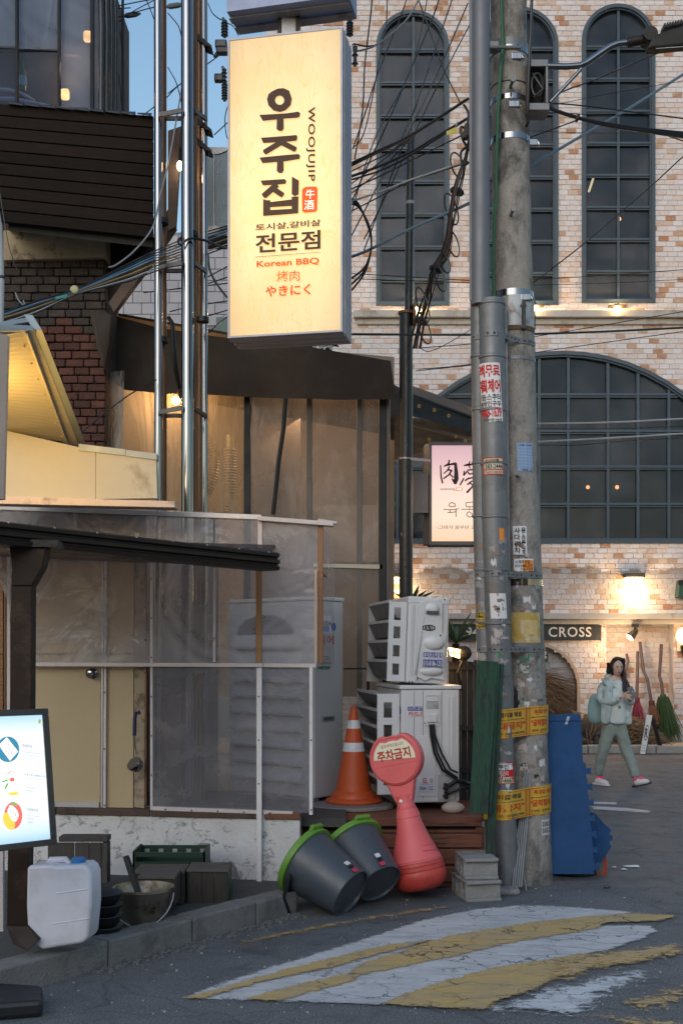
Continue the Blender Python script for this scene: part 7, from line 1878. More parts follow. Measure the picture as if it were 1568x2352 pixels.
dish(115, 870, 160, 180, TEAL, 0.0)
MB().poly([mpt(*p, .002) for p in ((0, 800), (100, 700), (258, 900), (145, 1030), (20, 860))]).to("dish_picture", CREAMF, mbd, flat=True)
for i in range(18):
    t = random.random(); s = random.random(); dish(30 + t * 95 + s * 100, 780 - t * 60 + s * 190 + t * 40, random.uniform(8, 20), random.uniform(8, 18), MEAT if i % 2 else gl_("print_fat", (.93, .9, .88)), .003, 0, 7, .4)
dish(165, 1340, 125, 200, gl_("print_plate", (.93, .9, .86)), 0.0, 0, 26, .08)
for q in ((175, 1295, 45, 35, REDF), (85, 1310, 70, 16, GREENL, -.35), (95, 1390, 20, 70, GREENL, .5), (190, 1490, 90, 30, ORF), (175, 1420, 85, 70, gl_("print_rice", (.97, .95, .93))), (130, 1200, 60, 9, REDF, -.7), (255, 1370, 10, 40, MEAT, .4), (110, 1455, 30, 12, ORF, .5)): dish(q[0], q[1], q[2], q[3], q[4], .002, q[5] if len(q) > 5 else 0, 14, .3)
dish(190, 1800, 128, 190, REDF, 0.0); dish(130, 1880, 75, 130, ORF, .002, -.4); dish(190, 1770, 75, 130, CREAMF, .003, -.4, 16, .2)
for i in range(10): dish(150 + random.random() * 110, 1680 + random.random() * 200, 18, 10, MEAT, .004, 1.0, 8, .3)
dish(205, 1635, 52, 20, GREENL, .004, .5)
INKB, INKG = gl_("print_navy", (.06, .12, .2), .1), gl_("print_grey", (.25, .32, .38), .3)
def mt(body, x0, y0, x1, y1, im, slope=.11): text(body, quadfn(mpt(x0, y1, .002), mpt(x1, y1 + (x1 - x0) * slope, .002), mpt(x0 - 2, y0, .002)), im, mbd, 0)
mt("양념갈비살", 315, 792, 460, 835, INKB); mt("Marinated Beef Short Rib", 322, 895, 560, 912, INKG); mt("调味牛排 味付けカルビ", 328, 938, 580, 955, INKG)
mt("안동소흥스페셜(2-3인)", 350, 1205, 648, 1240, INKB); mt("목살+삼겹살+항정살+새송이", 358, 1265, 608, 1282, INKG); mt("Korean Pork Special", 358, 1350, 600, 1364, INKG); mt("安东猪肉特选", 360, 1392, 508, 1412, INKG); mt("安東豚肉スペシャル", 360, 1438, 600, 1456, INKG)
mt("안동통목살", 380, 1692, 540, 1732, INKB); mt("Korean Pork Neck", 385, 1788, 556, 1806, INKG); mt("猪颈肉", 390, 1832, 480, 1850, INKG); mt("豚首肉", 392, 1880, 470, 1902, INKG)
for q in ((440, 868, 530), (480, 1318, 600), (388, 1758, 610)): MB().poly([mpt(q[0], q[1], .002), mpt(q[2], q[1] + (q[2] - q[0]) * .06, .002), mpt(q[2], q[1] + 3 + (q[2] - q[0]) * .06, .002), mpt(q[0], q[1] + 3, .002)]).to("rule_line", INKG, mbd, flat=True)
dish(560, 478, 16, 32, GREENL, .002); dish(570, 465, 8, 18, REDF, .003)
MB().bar(RB - ev * .36 - nb2 * .06, (RB - ev * .36 - nb2 * .06).xy.to_3d() + Vector((0, 0, .05)), .04).to("stand_pole", DARKMET, mbd)
bs0 = G(100, 2330); 
BSP = [G(-80, 2352), G(99, 2338), G(98, 2300), G(-60, 2290)]
MB().prism([p + Vector((0, 0, .002)) for p in BSP], (0, 0, .075)).to("base", M("black_base", (.012, .013, .017), .5, var=.2), mbd, bevel=.02)
lamp("menu_glow", RB - ev * .2 + uvn * .3 + nb2 * .4, (.85, .95, 1), 3.5, .3)

# ================================================================ THINGS IN FRONT OF THE SHOP
def bz_(x, y): return 1245.9 + x * .2054, 1378 + y * .2054
def BP(x, y, Y): u, v = bz_(x, y); return P(u, v, Y)
BRM = M("broom_stick", (.055, .04, .055), .7, var=.4, vs=8, bump=.3)
def broom(pts, head, col, lab, spread, Y=19.55, n=170):
    t = T("broom", lab, "broom", BP(head[1][0], head[1][1], Y - .3), "besom brooms leaning on the brick wall")
    k = len(pts)
    MB().tube([BP(x, y, Y + .12 - .3 * i / (k - 1)) for i, (x, y) in enumerate(pts)], .028, 8).to("stick", BRM, t, smooth=True)
    a, b2 = BP(*head[0], Y - .18), BP(*head[1], Y - .34)
    mat = M("broom_twigs", col, .8, var=.5, vs=20)
    m = MB(); rnd = random.Random(int(head[0][0]))
    for i in range(n):
        d = Vector((rnd.gauss(0, .4), rnd.gauss(0, .25), 0)) * spread
        d.x = max(-spread, min(spread, d.x)); e = b2 + d + Vector((0, 0, rnd.uniform(-.08, .06)))
        m.tube([a + d * .22, a.lerp(e, .5) + d * .1, e], [.007, .006, .0025], 3)
    m.to("twigs", mat, t, flat=True)
    MB().lathe([(.05, 0), (.055, .05), (.05, .1)], a - Vector((0, 0, .06)), n=12).to("binding", mat, t, smooth=True)
broom([(1060, 580), (1055, 850), (1048, 1110)], ((1048, 1120), (1078, 1400)), (.13, .010, .035), "besom broom with crimson twigs, the straightest stick by the wall", .15)
broom([(1085, 470), (1120, 780), (1170, 900), (1212, 1140)], ((1215, 1150), (1255, 1370)), (.085, .03, .015), "besom broom with russet twigs and the longest crooked stick", .14)
broom([(1322, 500), (1318, 600), (1300, 850), (1322, 920), (1342, 1075)], ((1342, 1080), (1385, 1545)), (.035, .07, .022), "besom broom with wide green twigs", .34, n=300)
for pts, lab in (([(688, 640), (676, 780), (672, 860), (700, 1000)], "short bent dark stick leaning on the wall left of the woman's head"), ([(935, 605), (950, 680), (930, 760), (905, 850), (900, 1000)], "curved dark stick leaning on the wall just behind the woman's head")):
    t = T("broom_stick", lab, "stick", BP(*pts[-1], 19.4))
    MB().tube([BP(x, y, 19.7 - .06 * i) for i, (x, y) in enumerate(pts)], .026, 8).to("stick", BRM, t, smooth=True)
# straw fan in the niche and a straw heap on the footway
STRAW = M("straw", (.17, .11, .065), .85, var=.5, vs=15)
rnd = random.Random(5)
def strands(name, fn, n, mat, lab, cat, r=.008, kind=None):
    m = MB()
    for i in range(n): 
        pts = fn(rnd)
        m.tube(pts, [r, r, r * .4][:len(pts)], 3, False)
    o = m.to(name, mat, flat=True); tag(o, lab, cat, kind=kind)
SY2 = SY + .1
strands("straw_bundle", lambda q: (lambda a, l, b: [b, b + Vector((math.cos(a) * l * .5, -.05 + q.uniform(-.05, .05), math.sin(a) * l * .5)), b + Vector((math.cos(a) * l, q.uniform(-.12, .02), math.sin(a) * l - .05 * l))])(q.gauss(-.5, .3), q.uniform(.55, 1.0), P(1222 + q.uniform(-6, 6), 1570 + q.uniform(-30, 40), SY2)), 420, STRAW, "fan of brown straw standing in the arched niche", "straw", .0042)
def heap(q):
    x = q.gauss(0, 1); c = P(1450 + x * 26, 1690, 18.9); h = max(0, .42 - abs(x) * .17) * q.random(); c.z = .1 + h; c.y += q.uniform(-.25, .35)
    a = q.uniform(0, 6.28); l = q.uniform(.12, .3); d = Vector((math.cos(a), math.sin(a) * .6, q.uniform(-.3, .25))) * l
    return [c - d, c + d * .2 + Vector((0, 0, .03)), c + d]
strands("straw_heap", heap, 700, STRAW, "loose heap of brown straw on the footway behind the woman", "straw", .006)
# base mound of the heap so that it has a body
m = MB().ball(P(1450, 1707, 18.95), .3, 20, 10, (2.1, .9, .9)); m.to("straw_mound", M("straw_dark", (.06, .04, .025), .9, var=.6, vs=30, bump=.8, bs=60), COL.objects["straw_heap"], smooth=True)
LOG = M("log_bark", (.07, .045, .03), .85, var=.5, vs=12, bump=.6, stretch=(1, 6, 6))
LOGE = M("log_end", (.30, .19, .10), .8, var=.3, vs=20)
lg = T("log", "thick tied log lying on the footway behind the blue mat", "log", P(1350, 1705, 18.9))
la_, lb_ = P(1331, 1655, 18.7), P(1376, 1676, 19.1)
la_, lb_ = P(1300, 1660, 18.75), P(1378, 1680, 19.0)
MB().tube([la_, la_.lerp(lb_, .5) + Vector((0, 0, .02)), lb_], [.22, .21, .19], 16).to("trunk", LOG, lg, smooth=True)
rp_ = MB()
for u in (1338, 1346): 
    t_ = (u - 1300) / 78; c = la_.lerp(lb_, t_); ax_l = (lb_ - la_).normalized()
    rp_.lathe([(.226, 0), (.236, .02), (.226, .04)], c, ax_l, 18).tube([c + Vector((0, -.23, 0)), c + Vector((.02, -.25, -.3))], .014, 5)
rp_.to("rope", M("rope", (.12, .08, .05), .9, bump=.4), lg, smooth=True)
pl_ = T("log", "pale cut log end stacked over the thick log at the mat's edge", "log", P(1338, 1648, 18.7))
MB().tube([P(1318, 1652, 18.6), P(1342, 1648, 18.9)], .085, 14).to("trunk", LOGE, pl_, smooth=True)
lm = T("firewood", "dark firewood and stones under the log beside the blue mat", "firewood", P(1355, 1708, 18.6))
m = MB()
for i in range(14): c = P(rnd.uniform(1332, 1385), 1708, 18.55 + rnd.uniform(0, .3)); c.z = .1 + rnd.uniform(.02, .18); m.ball(c, rnd.uniform(.05, .09), 7, 5, (1.2, .8, .8))
m.to("stones", M("dark_stone", (.045, .04, .038), .85, var=.6, vs=9), lm, smooth=True)
# A-frame board
af = T("a_frame_sign", "white and black A-frame pavement sign with a circled letter at the kerb", "sign", BP(1230, 1720, 17.95))
AY = 17.9
def afp(x, y, Y=AY): return BP(x, y, Y)
MB().prism([afp(1088, 1722), afp(1143, 1722), afp(1222, 1290), afp(1163, 1288)], (0, .03, 0)).to("front_panel", M("aframe_white", (.66, .65, .66), .5, var=.06), af)
MB().prism([afp(1143, 1722, AY + .002), afp(1152, 1724, AY + .002), afp(1230, 1292, AY + .002), afp(1222, 1290, AY + .002)], (0, .03, 0)).prism([afp(1310, 1728, AY + .5), afp(1365, 1722, AY + .5), afp(1230, 1292, AY + .02), afp(1208, 1320, AY + .02)], (0, .03, 0)).to("rear_leg", M("aframe_black", (.02, .017, .015), .6), af)
APL = Pl(afp(1120, 1600), Vector((0, -1, 0)))
rg = MB(); N = 24; cx_, cy_ = 1157, 1485
for i in range(N):
    a0, a1 = i / N * 6.283, (i + 1) / N * 6.283
    def ep(a, s): return APL.at(*bz_(cx_ + 24 * s * math.cos(a) + 12 * -math.sin(a) * s * 1.0, cy_ + 88 * s * math.sin(a)), .004)
    rg.poly([ep(a0, 1), ep(a1, 1), ep(a1, .86), ep(a0, .86)])
rg.to("ring_mark", BLK, af, flat=True)
text("R", quadfn(APL.at(*bz_(1135, 1540), .004), APL.at(*bz_(1166, 1540), .004), APL.at(*bz_(1148, 1435), .004)), BLK, af, .03)
for i, (s, y) in enumerate((("NO PARKING", 1620), ("주차금지", 1650), ("24H", 1680))): text(s, quadfn(APL.at(*bz_(1110 - i * 3, y + 14), .004), APL.at(*bz_(1148 - i * 3, y + 14), .004), APL.at(*bz_(1112 - i * 3, y), .004)), PUR, af, 0)

# ================================================================ PERSON
PYb = 13.7; PS = F / PYb
person = T("person", "woman in a pale mint jacket and sage trousers walking while holding a phone", "person", (BP(800, 1, PYb).x, PYb, 0))
def J(x, y, dy=0.0): u, v = bz_(x, y); p = P(u, v, PYb); return p + Vector((0, dy, 0))
FOLD = bpy.data.textures.new('cloth_folds', 'CLOUDS'); FOLD.noise_scale = .085; FOLD.noise_depth = 2
def skin(name, verts, edges, radii, mat, parent, sub=2, root=0):
    off = wloc(parent); me = bpy.data.meshes.new(name)
    me.from_pydata([tuple(Vector(v) - off) for v in verts], edges, [])
    o = bpy.data.objects.new(name, me); COL.objects.link(o); o.parent = parent
    sm = o.modifiers.new("skin", 'SKIN'); sm.use_smooth_shade = True
    for i, r_ in enumerate(radii):
        s = me.skin_vertices[0].data[i]; s.radius = r_ if isinstance(r_, tuple) else (r_, r_); s.use_root = i == root
    if sub: ss = o.modifiers.new("sub", 'SUBSURF'); ss.levels = sub; ss.render_levels = sub
    if name in ('trousers', 'sleeve', 'jacket_back', 'jacket_front', 'shirt', 'hood'):
        ss.levels = ss.render_levels = 3; dm = o.modifiers.new('folds', 'DISPLACE'); dm.texture = FOLD; dm.strength = .026; dm.mid_level = .5; dm.texture_coords = 'GLOBAL'
    me.materials.append(mat); return o
def chain(name, pts, mat, parent, sub=2):
    return skin(name, [p[0] for p in pts], [(i, i + 1) for i in range(len(pts) - 1)], [p[1] for p in pts], mat, parent, sub)
SKIN = M("skin_tone", (.60, .38, .30), .5, var=.06, vs=8, bump=0)
JK = M("mint_jacket", (.48, .56, .55), .65, var=.15, vs=7, bump=1.0, bs=8, dirt=(.33, .40, .41), ds=6, dth=.5)
TS = M("pale_shirt", (.58, .63, .62), .75, var=.08, vs=8, bump=.15, bs=14)
TR = M("sage_trousers", (.24, .28, .26), .75, var=.2, vs=7, bump=1.0, bs=7, stretch=(1.5, 1.5, .8))
HAIR = M("dark_hair", (.018, .012, .010), .35, var=.4, vs=18, stretch=(6, 6, .6), bump=.3, bs=50, bstretch=(8, 8, .5))
BPK = M("aqua_backpack", (.27, .43, .43), .65, var=.1, bump=.2)
# one continuous body under the clothes
bj = [J(800, 1370), J(800, 1180), J(800, 980), J(805, 880), J(812, 825),                     # 0-4 pelvis..neck
      J(690, 925, .0), J(640, 1100, .02), J(720, 1130, -.12), J(815, 1090, -.22),             # 5-8 left-of-picture arm
      J(890, 930, .02), J(958, 1110, .0), J(948, 1125, -.10), J(925, 1095, -.22),             # 9-12 other arm
      J(735, 1420), J(665, 1720, .02), J(640, 1975, .10), J(862, 1420), J(930, 1700, -.04), J(1012, 1975, -.12)]
be = [(0, 1), (1, 2), (2, 3), (3, 4), (3, 5), (5, 6), (6, 7), (7, 8), (3, 9), (9, 10), (10, 11), (11, 12), (0, 13), (13, 14), (14, 15), (0, 16), (16, 17), (17, 18)]
br = [(.09, .07), (.08, .06), (.10, .06), (.06, .045), .043, .05, .042, .036, .026, .05, .042, .036, .026, .06, .042, .03, .06, .042, .03]
skin("body", bj, be, br, SKIN, person, 1)
# trousers
tj = [J(800, 1300), J(800, 1400), J(735, 1465), J(698, 1600), J(664, 1725, .02), J(650, 1850, .07), J(643, 1985, .10), J(862, 1465), J(902, 1590, -.02), J(938, 1710, -.04), J(980, 1850, -.09), J(1016, 1985, -.12)]
skin("trousers", tj, [(0, 1), (1, 2), (2, 3), (3, 4), (4, 5), (5, 6), (1, 7), (7, 8), (8, 9), (9, 10), (10, 11)], [(.13, .11), (.14, .12), .092, .082, .070, .064, .060, .092, .082, .070, .064, .060], TR, person)
# shirt and jacket
chain("shirt", [(J(825, 893, -.02), (.045, .045)), (J(825, 930, -.03), (.085, .075)), (J(820, 1050, -.045), (.11, .10)), (J(812, 1200, -.05), (.12, .115)), (J(808, 1330, -.045), (.135, .125)), (J(806, 1385, -.03), (.13, .12))], TS, person)
chain("jacket_back", [(J(800, 862, .05), (.075, .05)), (J(792, 905, .04), (.145, .075)), (J(785, 1060, .05), (.15, .085)), (J(782, 1220, .05), (.158, .095)), (J(780, 1390, .05), (.165, .10))], JK, person)
chain("jacket_front", [(J(735, 890, -.05), (.05, .05)), (J(712, 1010, -.075), (.066, .06)), (J(700, 1150, -.085), (.074, .065)), (J(685, 1280, -.085), (.078, .06)), (J(672, 1395, -.075), (.066, .05))], JK, person)
chain("jacket_front", [(J(893, 915, -.04), (.035, .05)), (J(915, 1060, -.06), (.04, .055)), (J(922, 1200, -.07), (.044, .055)), (J(930, 1300, -.07), (.044, .05)), (J(935, 1392, -.06), (.034, .045))], JK, person)
chain("sleeve", [(J(705, 908, .0), .066), (J(662, 1010, .02), .070), (J(648, 1110, .01), .068), (J(672, 1150, -.07), .064), (J(735, 1130, -.15), .056), (J(792, 1098, -.21), .044)], JK, person)
chain("sleeve", [(J(895, 918, .02), .065), (J(940, 1020, .02), .07), (J(962, 1110, -.02), .066), (J(958, 1140, -.09), .06), (J(945, 1115, -.17), .045)], JK, person)
chain("hood", [(J(708, 872, .0), .042), (J(750, 850, .07), .055), (J(830, 850, .10), .055), (J(880, 875, .05), .042)], JK, person)
chain("hood", [(J(722, 875, -.04), (.03, .03)), (J(760, 920, -.085), (.028, .026)), (J(790, 985, -.105), (.018, .02))], JK, person, 1)
chain("cuff", [(J(778, 1105, -.2), .046), (J(800, 1095, -.22), .044)], JK, person, 1)
pr_ = MB()
for i, (y, s) in enumerate(((1180, 1), (1192, -1), (1203, 1))): pr_.box(J(820, y, -.158), (.03, .004, .008))
pr_.to("shirt_print", BLK, person)
# backpack and strap
bp_ = T("backpack", "aqua backpack worn on the woman's back", "backpack", J(560, 1400, .15))
chain("bag", [(J(655, 1050, .16), (.045, .09)), (J(638, 1130, .17), (.05, .11)), (J(622, 1280, .17), (.055, .12)), (J(640, 1410, .17), (.045, .1))], BPK, bp_)
chain("strap", [(J(660, 885, .0), (.03, .016)), (J(682, 905, -.065), (.03, .014)), (J(690, 960, -.105), (.026, .012))], BPK, bp_, 1)
# shoes
SHO = M("white_shoe", (.62, .58, .60), .5, var=.1); SPK = M("pink_lining", (.75, .06, .16), .5, var=.1); SOL = M("dark_sole", (.03, .03, .035), .6)
def shoe(h, toe, up, solem):
    s = bpy.data.objects.new("shoe", None); COL.objects.link(s); s.parent = person; s.location = h - person.location
    d = toe - h; L_ = d.length; d.normalize(); 
    chain("upper", [(h + up * .045 - d * .02, (.046, .05)), (h + d * L_ * .35 + up * .05, (.048, .05)), (h + d * L_ * .7 + up * .035, (.048, .036)), (toe + up * .028, (.036, .024))], SHO, s)
    sd = d.cross(up).normalized()
    pl_ = [h - d * .05 + sd * .025, h + sd * .035, h + d * L_ * .7 + sd * .042, toe + d * .02 + sd * .02, toe + d * .02 - sd * .02, h + d * L_ * .7 - sd * .042, h - sd * .035, h - d * .05 - sd * .025]
    MB().prism(pl_, up * .022).to("sole", solem, s, bevel=.008)
    chain("collar", [(h + up * .085 - d * .01, (.044, .044)), (h + d * L_ * .3 + up * .088, (.034, .028))], SPK, s, 1)
    MB().tube([h + d * L_ * .35 + up * .10, h + d * L_ * .62 + up * .075], .018, 8).to("laces", SPK, s, smooth=True)
h1 = J(620, 2050, .10); h1.z = .004; t1 = J(715, 2075, -.06); t1.z = .004
shoe(h1, t1, Vector((0, 0, 1)), SHO)
h2 = J(1010, 2085, -.14); h2.z = .012; t2 = J(1145, 2030, -.22); up2 = Vector((-.35, -.1, 1)).normalized()
shoe(h2, t2, up2, SOL)
# head: skull with brow, nose, lips and chin; turned to the right of the picture
HCn = J(820, 758, -.03); hr = .087
m = MB(); nn_, mm_ = 28, 22
fd = Vector((.17, -1, -.05)).normalized(); rd = Vector((1, .17, 0)).normalized()
for i in range(mm_ + 1):
    th = math.pi * i / mm_
    for j in range(nn_):
        q = 2 * math.pi * j / nn_
        x, y, z = math.sin(th) * math.cos(q), math.sin(th) * math.sin(q), math.cos(th)
        w = .80 * (1 - .30 * max(0, -z) ** 1.5)
        f_ = y * (.95 if y > 0 else 1.05) * (1 - .12 * max(0, -z))
        if y > .25:   # features on the face side
            f_ += .13 * math.exp(-((x / .16) ** 2 + ((z + .12) / .16) ** 2)) + .06 * math.exp(-((x / .25) ** 2 + ((z + .48) / .09) ** 2)) + .06 * math.exp(-((x / .3) ** 2 + ((z + .82) / .15) ** 2)) - .06 * math.exp(-(((abs(x) - .34) / .16) ** 2 + ((z - .08) / .1) ** 2))
        m.v.append(HCn + rd * x * w * hr + fd * f_ * hr * .95 + Vector((0, 0, 1)) * z * hr * 1.22)
for i in range(mm_):
    for j in range(nn_):
        j2 = (j + 1) % nn_; m.f.append((i * nn_ + j, (i + 1) * nn_ + j, (i + 1) * nn_ + j2, i * nn_ + j2))
m.to("head", SKIN, person, smooth=True)
def fpt(x, z, o=1.0): return HCn + rd * x * hr + fd * hr * .95 * o + Vector((0, 0, z * hr * 1.22))
EYE, EYW, LIP = ink("eye_dark", (.015, .01, .01)), ink("eye_white", (.6, .57, .55)), ink("lip", (.36, .10, .10))
for s in (-.30, .30):
    MB().ball(fpt(s, .07, .90), .0115, 10, 6, (1.25, .5, .45)).to("eye", EYW, person, smooth=True); MB().ball(fpt(s, .068, .955), .0085, 8, 6, (1.05, .6, .75)).to("iris", EYE, person, smooth=True)
    MB().tube([fpt(s - .17, .2, .86 if s < 0 else .94), fpt(s, .245, .98), fpt(s + .17, .2, .94 if s < 0 else .86)], .0032, 6).to("eyebrow", HAIR, person, smooth=True)
    MB().ball(HCn + rd * s / .3 * .78 * hr + Vector((0, 0, -.005)), .02, 8, 6, (.5, .8, 1.5)).to("ear", SKIN, person, smooth=True)
MB().ball(fpt(0, -.47, .99), .018, 10, 6, (1.25, .45, .36)).to("lips", LIP, person, smooth=True)
# hair: cap behind the face and long falling locks
hm = MB()
def keep(x, y, z): return not (y > .18 and z < .52 + .25 * (1 - abs(x)) and abs(x) < .78)
N_, M_ = 32, 20; idx = {}
for i in range(M_ + 1):
    th = math.pi * i / M_
    for j in range(N_):
        q = 2 * math.pi * j / N_; x, y, z = math.sin(th) * math.cos(q), math.sin(th) * math.sin(q), math.cos(th)
        idx[i, j] = (len(hm.v), x, y, z); hm.v.append(HCn + rd * x * .90 * hr * 1.06 + fd * (y * 1.02 * hr - .006) + Vector((0, 0, 1)) * (z * hr * 1.32 + .004))
for i in range(M_):
    for j in range(N_):
        q4 = [idx[i, j], idx[i + 1, j], idx[i + 1, (j + 1) % N_], idx[i, (j + 1) % N_]]
        if all(keep(*k[1:]) for k in q4) and q4[0][3] > -.75: hm.f.append(tuple(k[0] for k in q4))
hair = hm.to("hair", HAIR, person, smooth=True, flat=True, solid=.012)
rnd = random.Random(3)
lk = MB()
for i in range(44):   # locks down the right of the picture, blown outwards
    s = rnd.random(); x0 = 870 + rnd.uniform(-10, 30); p0 = J(x0, 720 + rnd.uniform(-20, 40), -.02 + rnd.uniform(-.04, .05))
    lk.tube([p0, J(892 + rnd.uniform(-22, 22), 830, -.03 + rnd.uniform(-.04, .05)), J(880 + s * 45, 920, -.08 + rnd.uniform(-.03, .03)), J(866 + s * 80, 990 + rnd.uniform(-30, 25), -.12), J(858 + s * 125, 1030 + rnd.uniform(-50, 20), -.13)], [.010, .011, .010, .007, .002], 6)
for i in range(34):   # locks on the left, tucked behind the shoulder
    p0 = J(738 + rnd.uniform(-10, 12), 720 + rnd.uniform(-20, 30), .0 + rnd.uniform(-.03, .05))
    lk.tube([p0, J(733 + rnd.uniform(-14, 14), 800, .0 + rnd.uniform(-.02, .05)), J(745 + rnd.uniform(-18, 18), 850 + rnd.uniform(-10, 10), .04)], [.009, .010, .003], 6)
for i in range(14): # crown strands
    a0 = rnd.uniform(-.8, .8); lk.tube([HCn + Vector((0, 0, .125)) + rd * a0 * .02, HCn + rd * (a0 * .09 + .01) + Vector((0, 0, .105)) + fd * .035, HCn + rd * (.085 if a0 > 0 else -.085) + Vector((0, 0, .03)) + fd * .03], [.01, .014, .008], 6)
lk.to("locks", HAIR, hair, smooth=True, flat=True)
# hands round a phone
phone = T("phone", "dark phone held in the woman's two hands", "phone", J(930, 1020, -.28))
MB().box(J(925, 1020, -.27), (.075, .012, .14), (Vector((.92, .1, .3)).normalized(), Vector((.1, .85, -.5)).normalized(), Vector((-.25, .5, .8)).normalized())).to("body", M("phone_back", (.12, .13, .13), .25, var=.1, bump=0), phone, bevel=.006)
def hand(w, palm, fingers, thumb):
    h_ = bpy.data.objects.new("hand", None); COL.objects.link(h_); h_.parent = person; h_.location = w - person.location
    chain("palm", [(w, (.026, .022)), (w.lerp(palm, .5), (.034, .02)), (palm, (.036, .018))], SKIN, h_, 1)
    for f in fingers + [thumb]: chain("finger", [(p, r_) for p, r_ in zip(f, (.0105, .0098, .0088, .007))], SKIN, h_, 1)
wl, plm = J(808, 1088, -.23), J(850, 1065, -.265)
hand(wl, plm, [[plm + Vector((.0, 0, .022 - i * .015)), J(878, 1050 + i * 13, -.285), J(905 - i * 3, 1048 + i * 14, -.295), J(918 - i * 4, 1052 + i * 13, -.28)] for i in range(4)], [J(838, 1055, -.25), J(862, 1030, -.27), J(885, 1018, -.28), J(900, 1012, -.28)])
wr, prm = J(945, 1100, -.23), J(938, 1075, -.262)
hand(wr, prm, [[prm + Vector((-.01, 0, .018 - i * .014)), J(928 - i * 2, 1060 + i * 12, -.29), J(910 - i * 2, 1062 + i * 12, -.30), J(898, 1066 + i * 11, -.295)] for i in range(4)], [J(945, 1060, -.25), J(942, 1035, -.27), J(932, 1018, -.28), J(922, 1010, -.285)])

# ================================================================ OVERHEAD CABLES
random.seed(11)
def curve_pts(pts, n=7):
    """smooth path through the given points"""
    out = []
    for i in range(len(pts) - 1):
        p0, p1, p2, p3 = pts[max(i - 1, 0)], pts[i], pts[i + 1], pts[min(i + 2, len(pts) - 1)]
        for k in range(n):
            t = k / n; out.append(.5 * ((2 * p1) + (p2 - p0) * t + (2 * p0 - 5 * p1 + 4 * p2 - p3) * t * t + (3 * p1 - p0 - 3 * p2 + p3) * t ** 3))
    return out + [pts[-1]]
ORD = 'first second third fourth fifth sixth seventh eighth ninth tenth eleventh twelfth thirteenth'.split()
def cable(uvY, r, label, group=None, mat=CAB, cat="cable", name="cable"):
    pts = curve_pts([P(*q) for q in uvY])
    o = MB().tube(pts, r * .75, 6).to(name, mat, smooth=True)
    return tag(o, label, cat, group)
GW = M("grey_wire", (.20, .22, .25), .5, bump=0); BLW = M("blue_wire", (.10, .16, .22), .5, bump=0); LTW = M("pale_wire", (.30, .31, .33), .5, bump=0)
G1 = "black cables fanning up from the tent behind the cream sign"
L1 = "thin black cable slanting up to the top edge"
def z2(x, y, Y): return (488 + x * .3662, y * .3662, Y)
for pts in ([(1000, -60), (995, 60), (955, 400), (940, 700), (890, 1000)], [(1097, -60), (1090, 130), (1082, 200), (1060, 300), (960, 800), (880, 930)], [(1232, -60), (1180, 100), (1030, 480), (960, 700), (880, 930)],
            [(1355, -60), (1250, 420), (1060, 780), (970, 1000), (870, 1340)], [(1425, -60), (1380, 110), (1130, 700), (985, 1010), (880, 1250)], [(1520, -60), (1310, 560), (1230, 770), (1130, 980), (870, 1480)],
            [(1600, 20), (1400, 480), (1200, 900), (1020, 1380), (950, 1568)], [(1640, 100), (1440, 480), (1330, 700), (1100, 1200), (950, 1500)]):
    k1 = globals().get('k1', -1) + 1
    cable([z2(x, y, 8.5 + random.uniform(0, .5)) for x, y in pts], random.choice((.006, .007, .008)), L1 + ", " + ORD[k1] + " from the left", G1)
cable([z2(*q, 8.7) for q in ((1270, -60), (1400, 300), (1470, 480), (1560, 660))], .007, "thin black cable slanting the other way, down to the concrete pole")
cable([z2(*q, 8.6) for q in ((1310, -40), (1240, 90), (1160, 180), (1020, 285), (910, 320), (880, 310))], .009, "pale grey cable curving across the left tall window to the insulator", None, GW)
cable([z2(*q, 8.6) for q in ((1020, 285), (960, 290), (890, 275))], .008, "short black cable running to the hook beside the cream sign")
G2 = "cables converging from the concrete pole to behind the cream sign"
L2 = "black cable reaching behind the cream sign"
for i, pts in enumerate(([(1600, 620), (1568, 640), (1240, 850), (1030, 950), (860, 1030)], [(1600, 625), (1240, 858), (1030, 962), (860, 1045)], [(1600, 740), (1400, 860), (1250, 950), (1050, 1040), (860, 1110)], [(1600, 745), (1250, 970), (1050, 1070), (860, 1130)],
            [(1600, 830), (1300, 980), (1060, 1100), (860, 1190)], [(1600, 1010), (1235, 1130), (1060, 1200), (860, 1265)], [(1600, 1020), (1400, 1085), (1235, 1140), (860, 1330)], [(1240, 858), (1100, 960), (960, 1030), (860, 1080)], [(1240, 862), (1060, 1010), (860, 1160)], [(1240, 870), (1060, 1060), (860, 1220)])):
    cable([z2(x, y, 8.0 + .03 * i) for x, y in pts], (.013, .008, .012, .008, .007, .009, .006, .006, .006, .006)[i], L2 + ', ' + ORD[(0, 1, 3, 5, 7, 8, 9, 2, 4, 6)[i]] + ' from the top there', G2, LTW if i in (5,) else CAB)
cable([(800, 592, 8.3), (847, 574, 8.25), (940, 527, 8.2), (1010, 496, 8.15), (1085, 462, 8.1), (1213, 384, 8.2), (1330, 315, 8.4), (1450, 245, 8.6), (1600, 150, 8.8)], .014, "thick blue-grey spiral-wrapped cable crossing the whole picture from the sign to the right edge", None, BLW)
# loops hanging right of the cream sign
for k in range(3):
    cable([(808, 468 - k * 6, 8.2), (825, 478 - k * 3, 8.2), (848, 520 + k * 5, 8.2), (852, 570, 8.2), (838, 625 - k * 6, 8.2), (806, 668 - k * 14, 8.2)], .010, ("outer", "middle", "inner")[k] + " black cable loop hanging at the right side of the cream sign", "cable loops beside the cream sign")
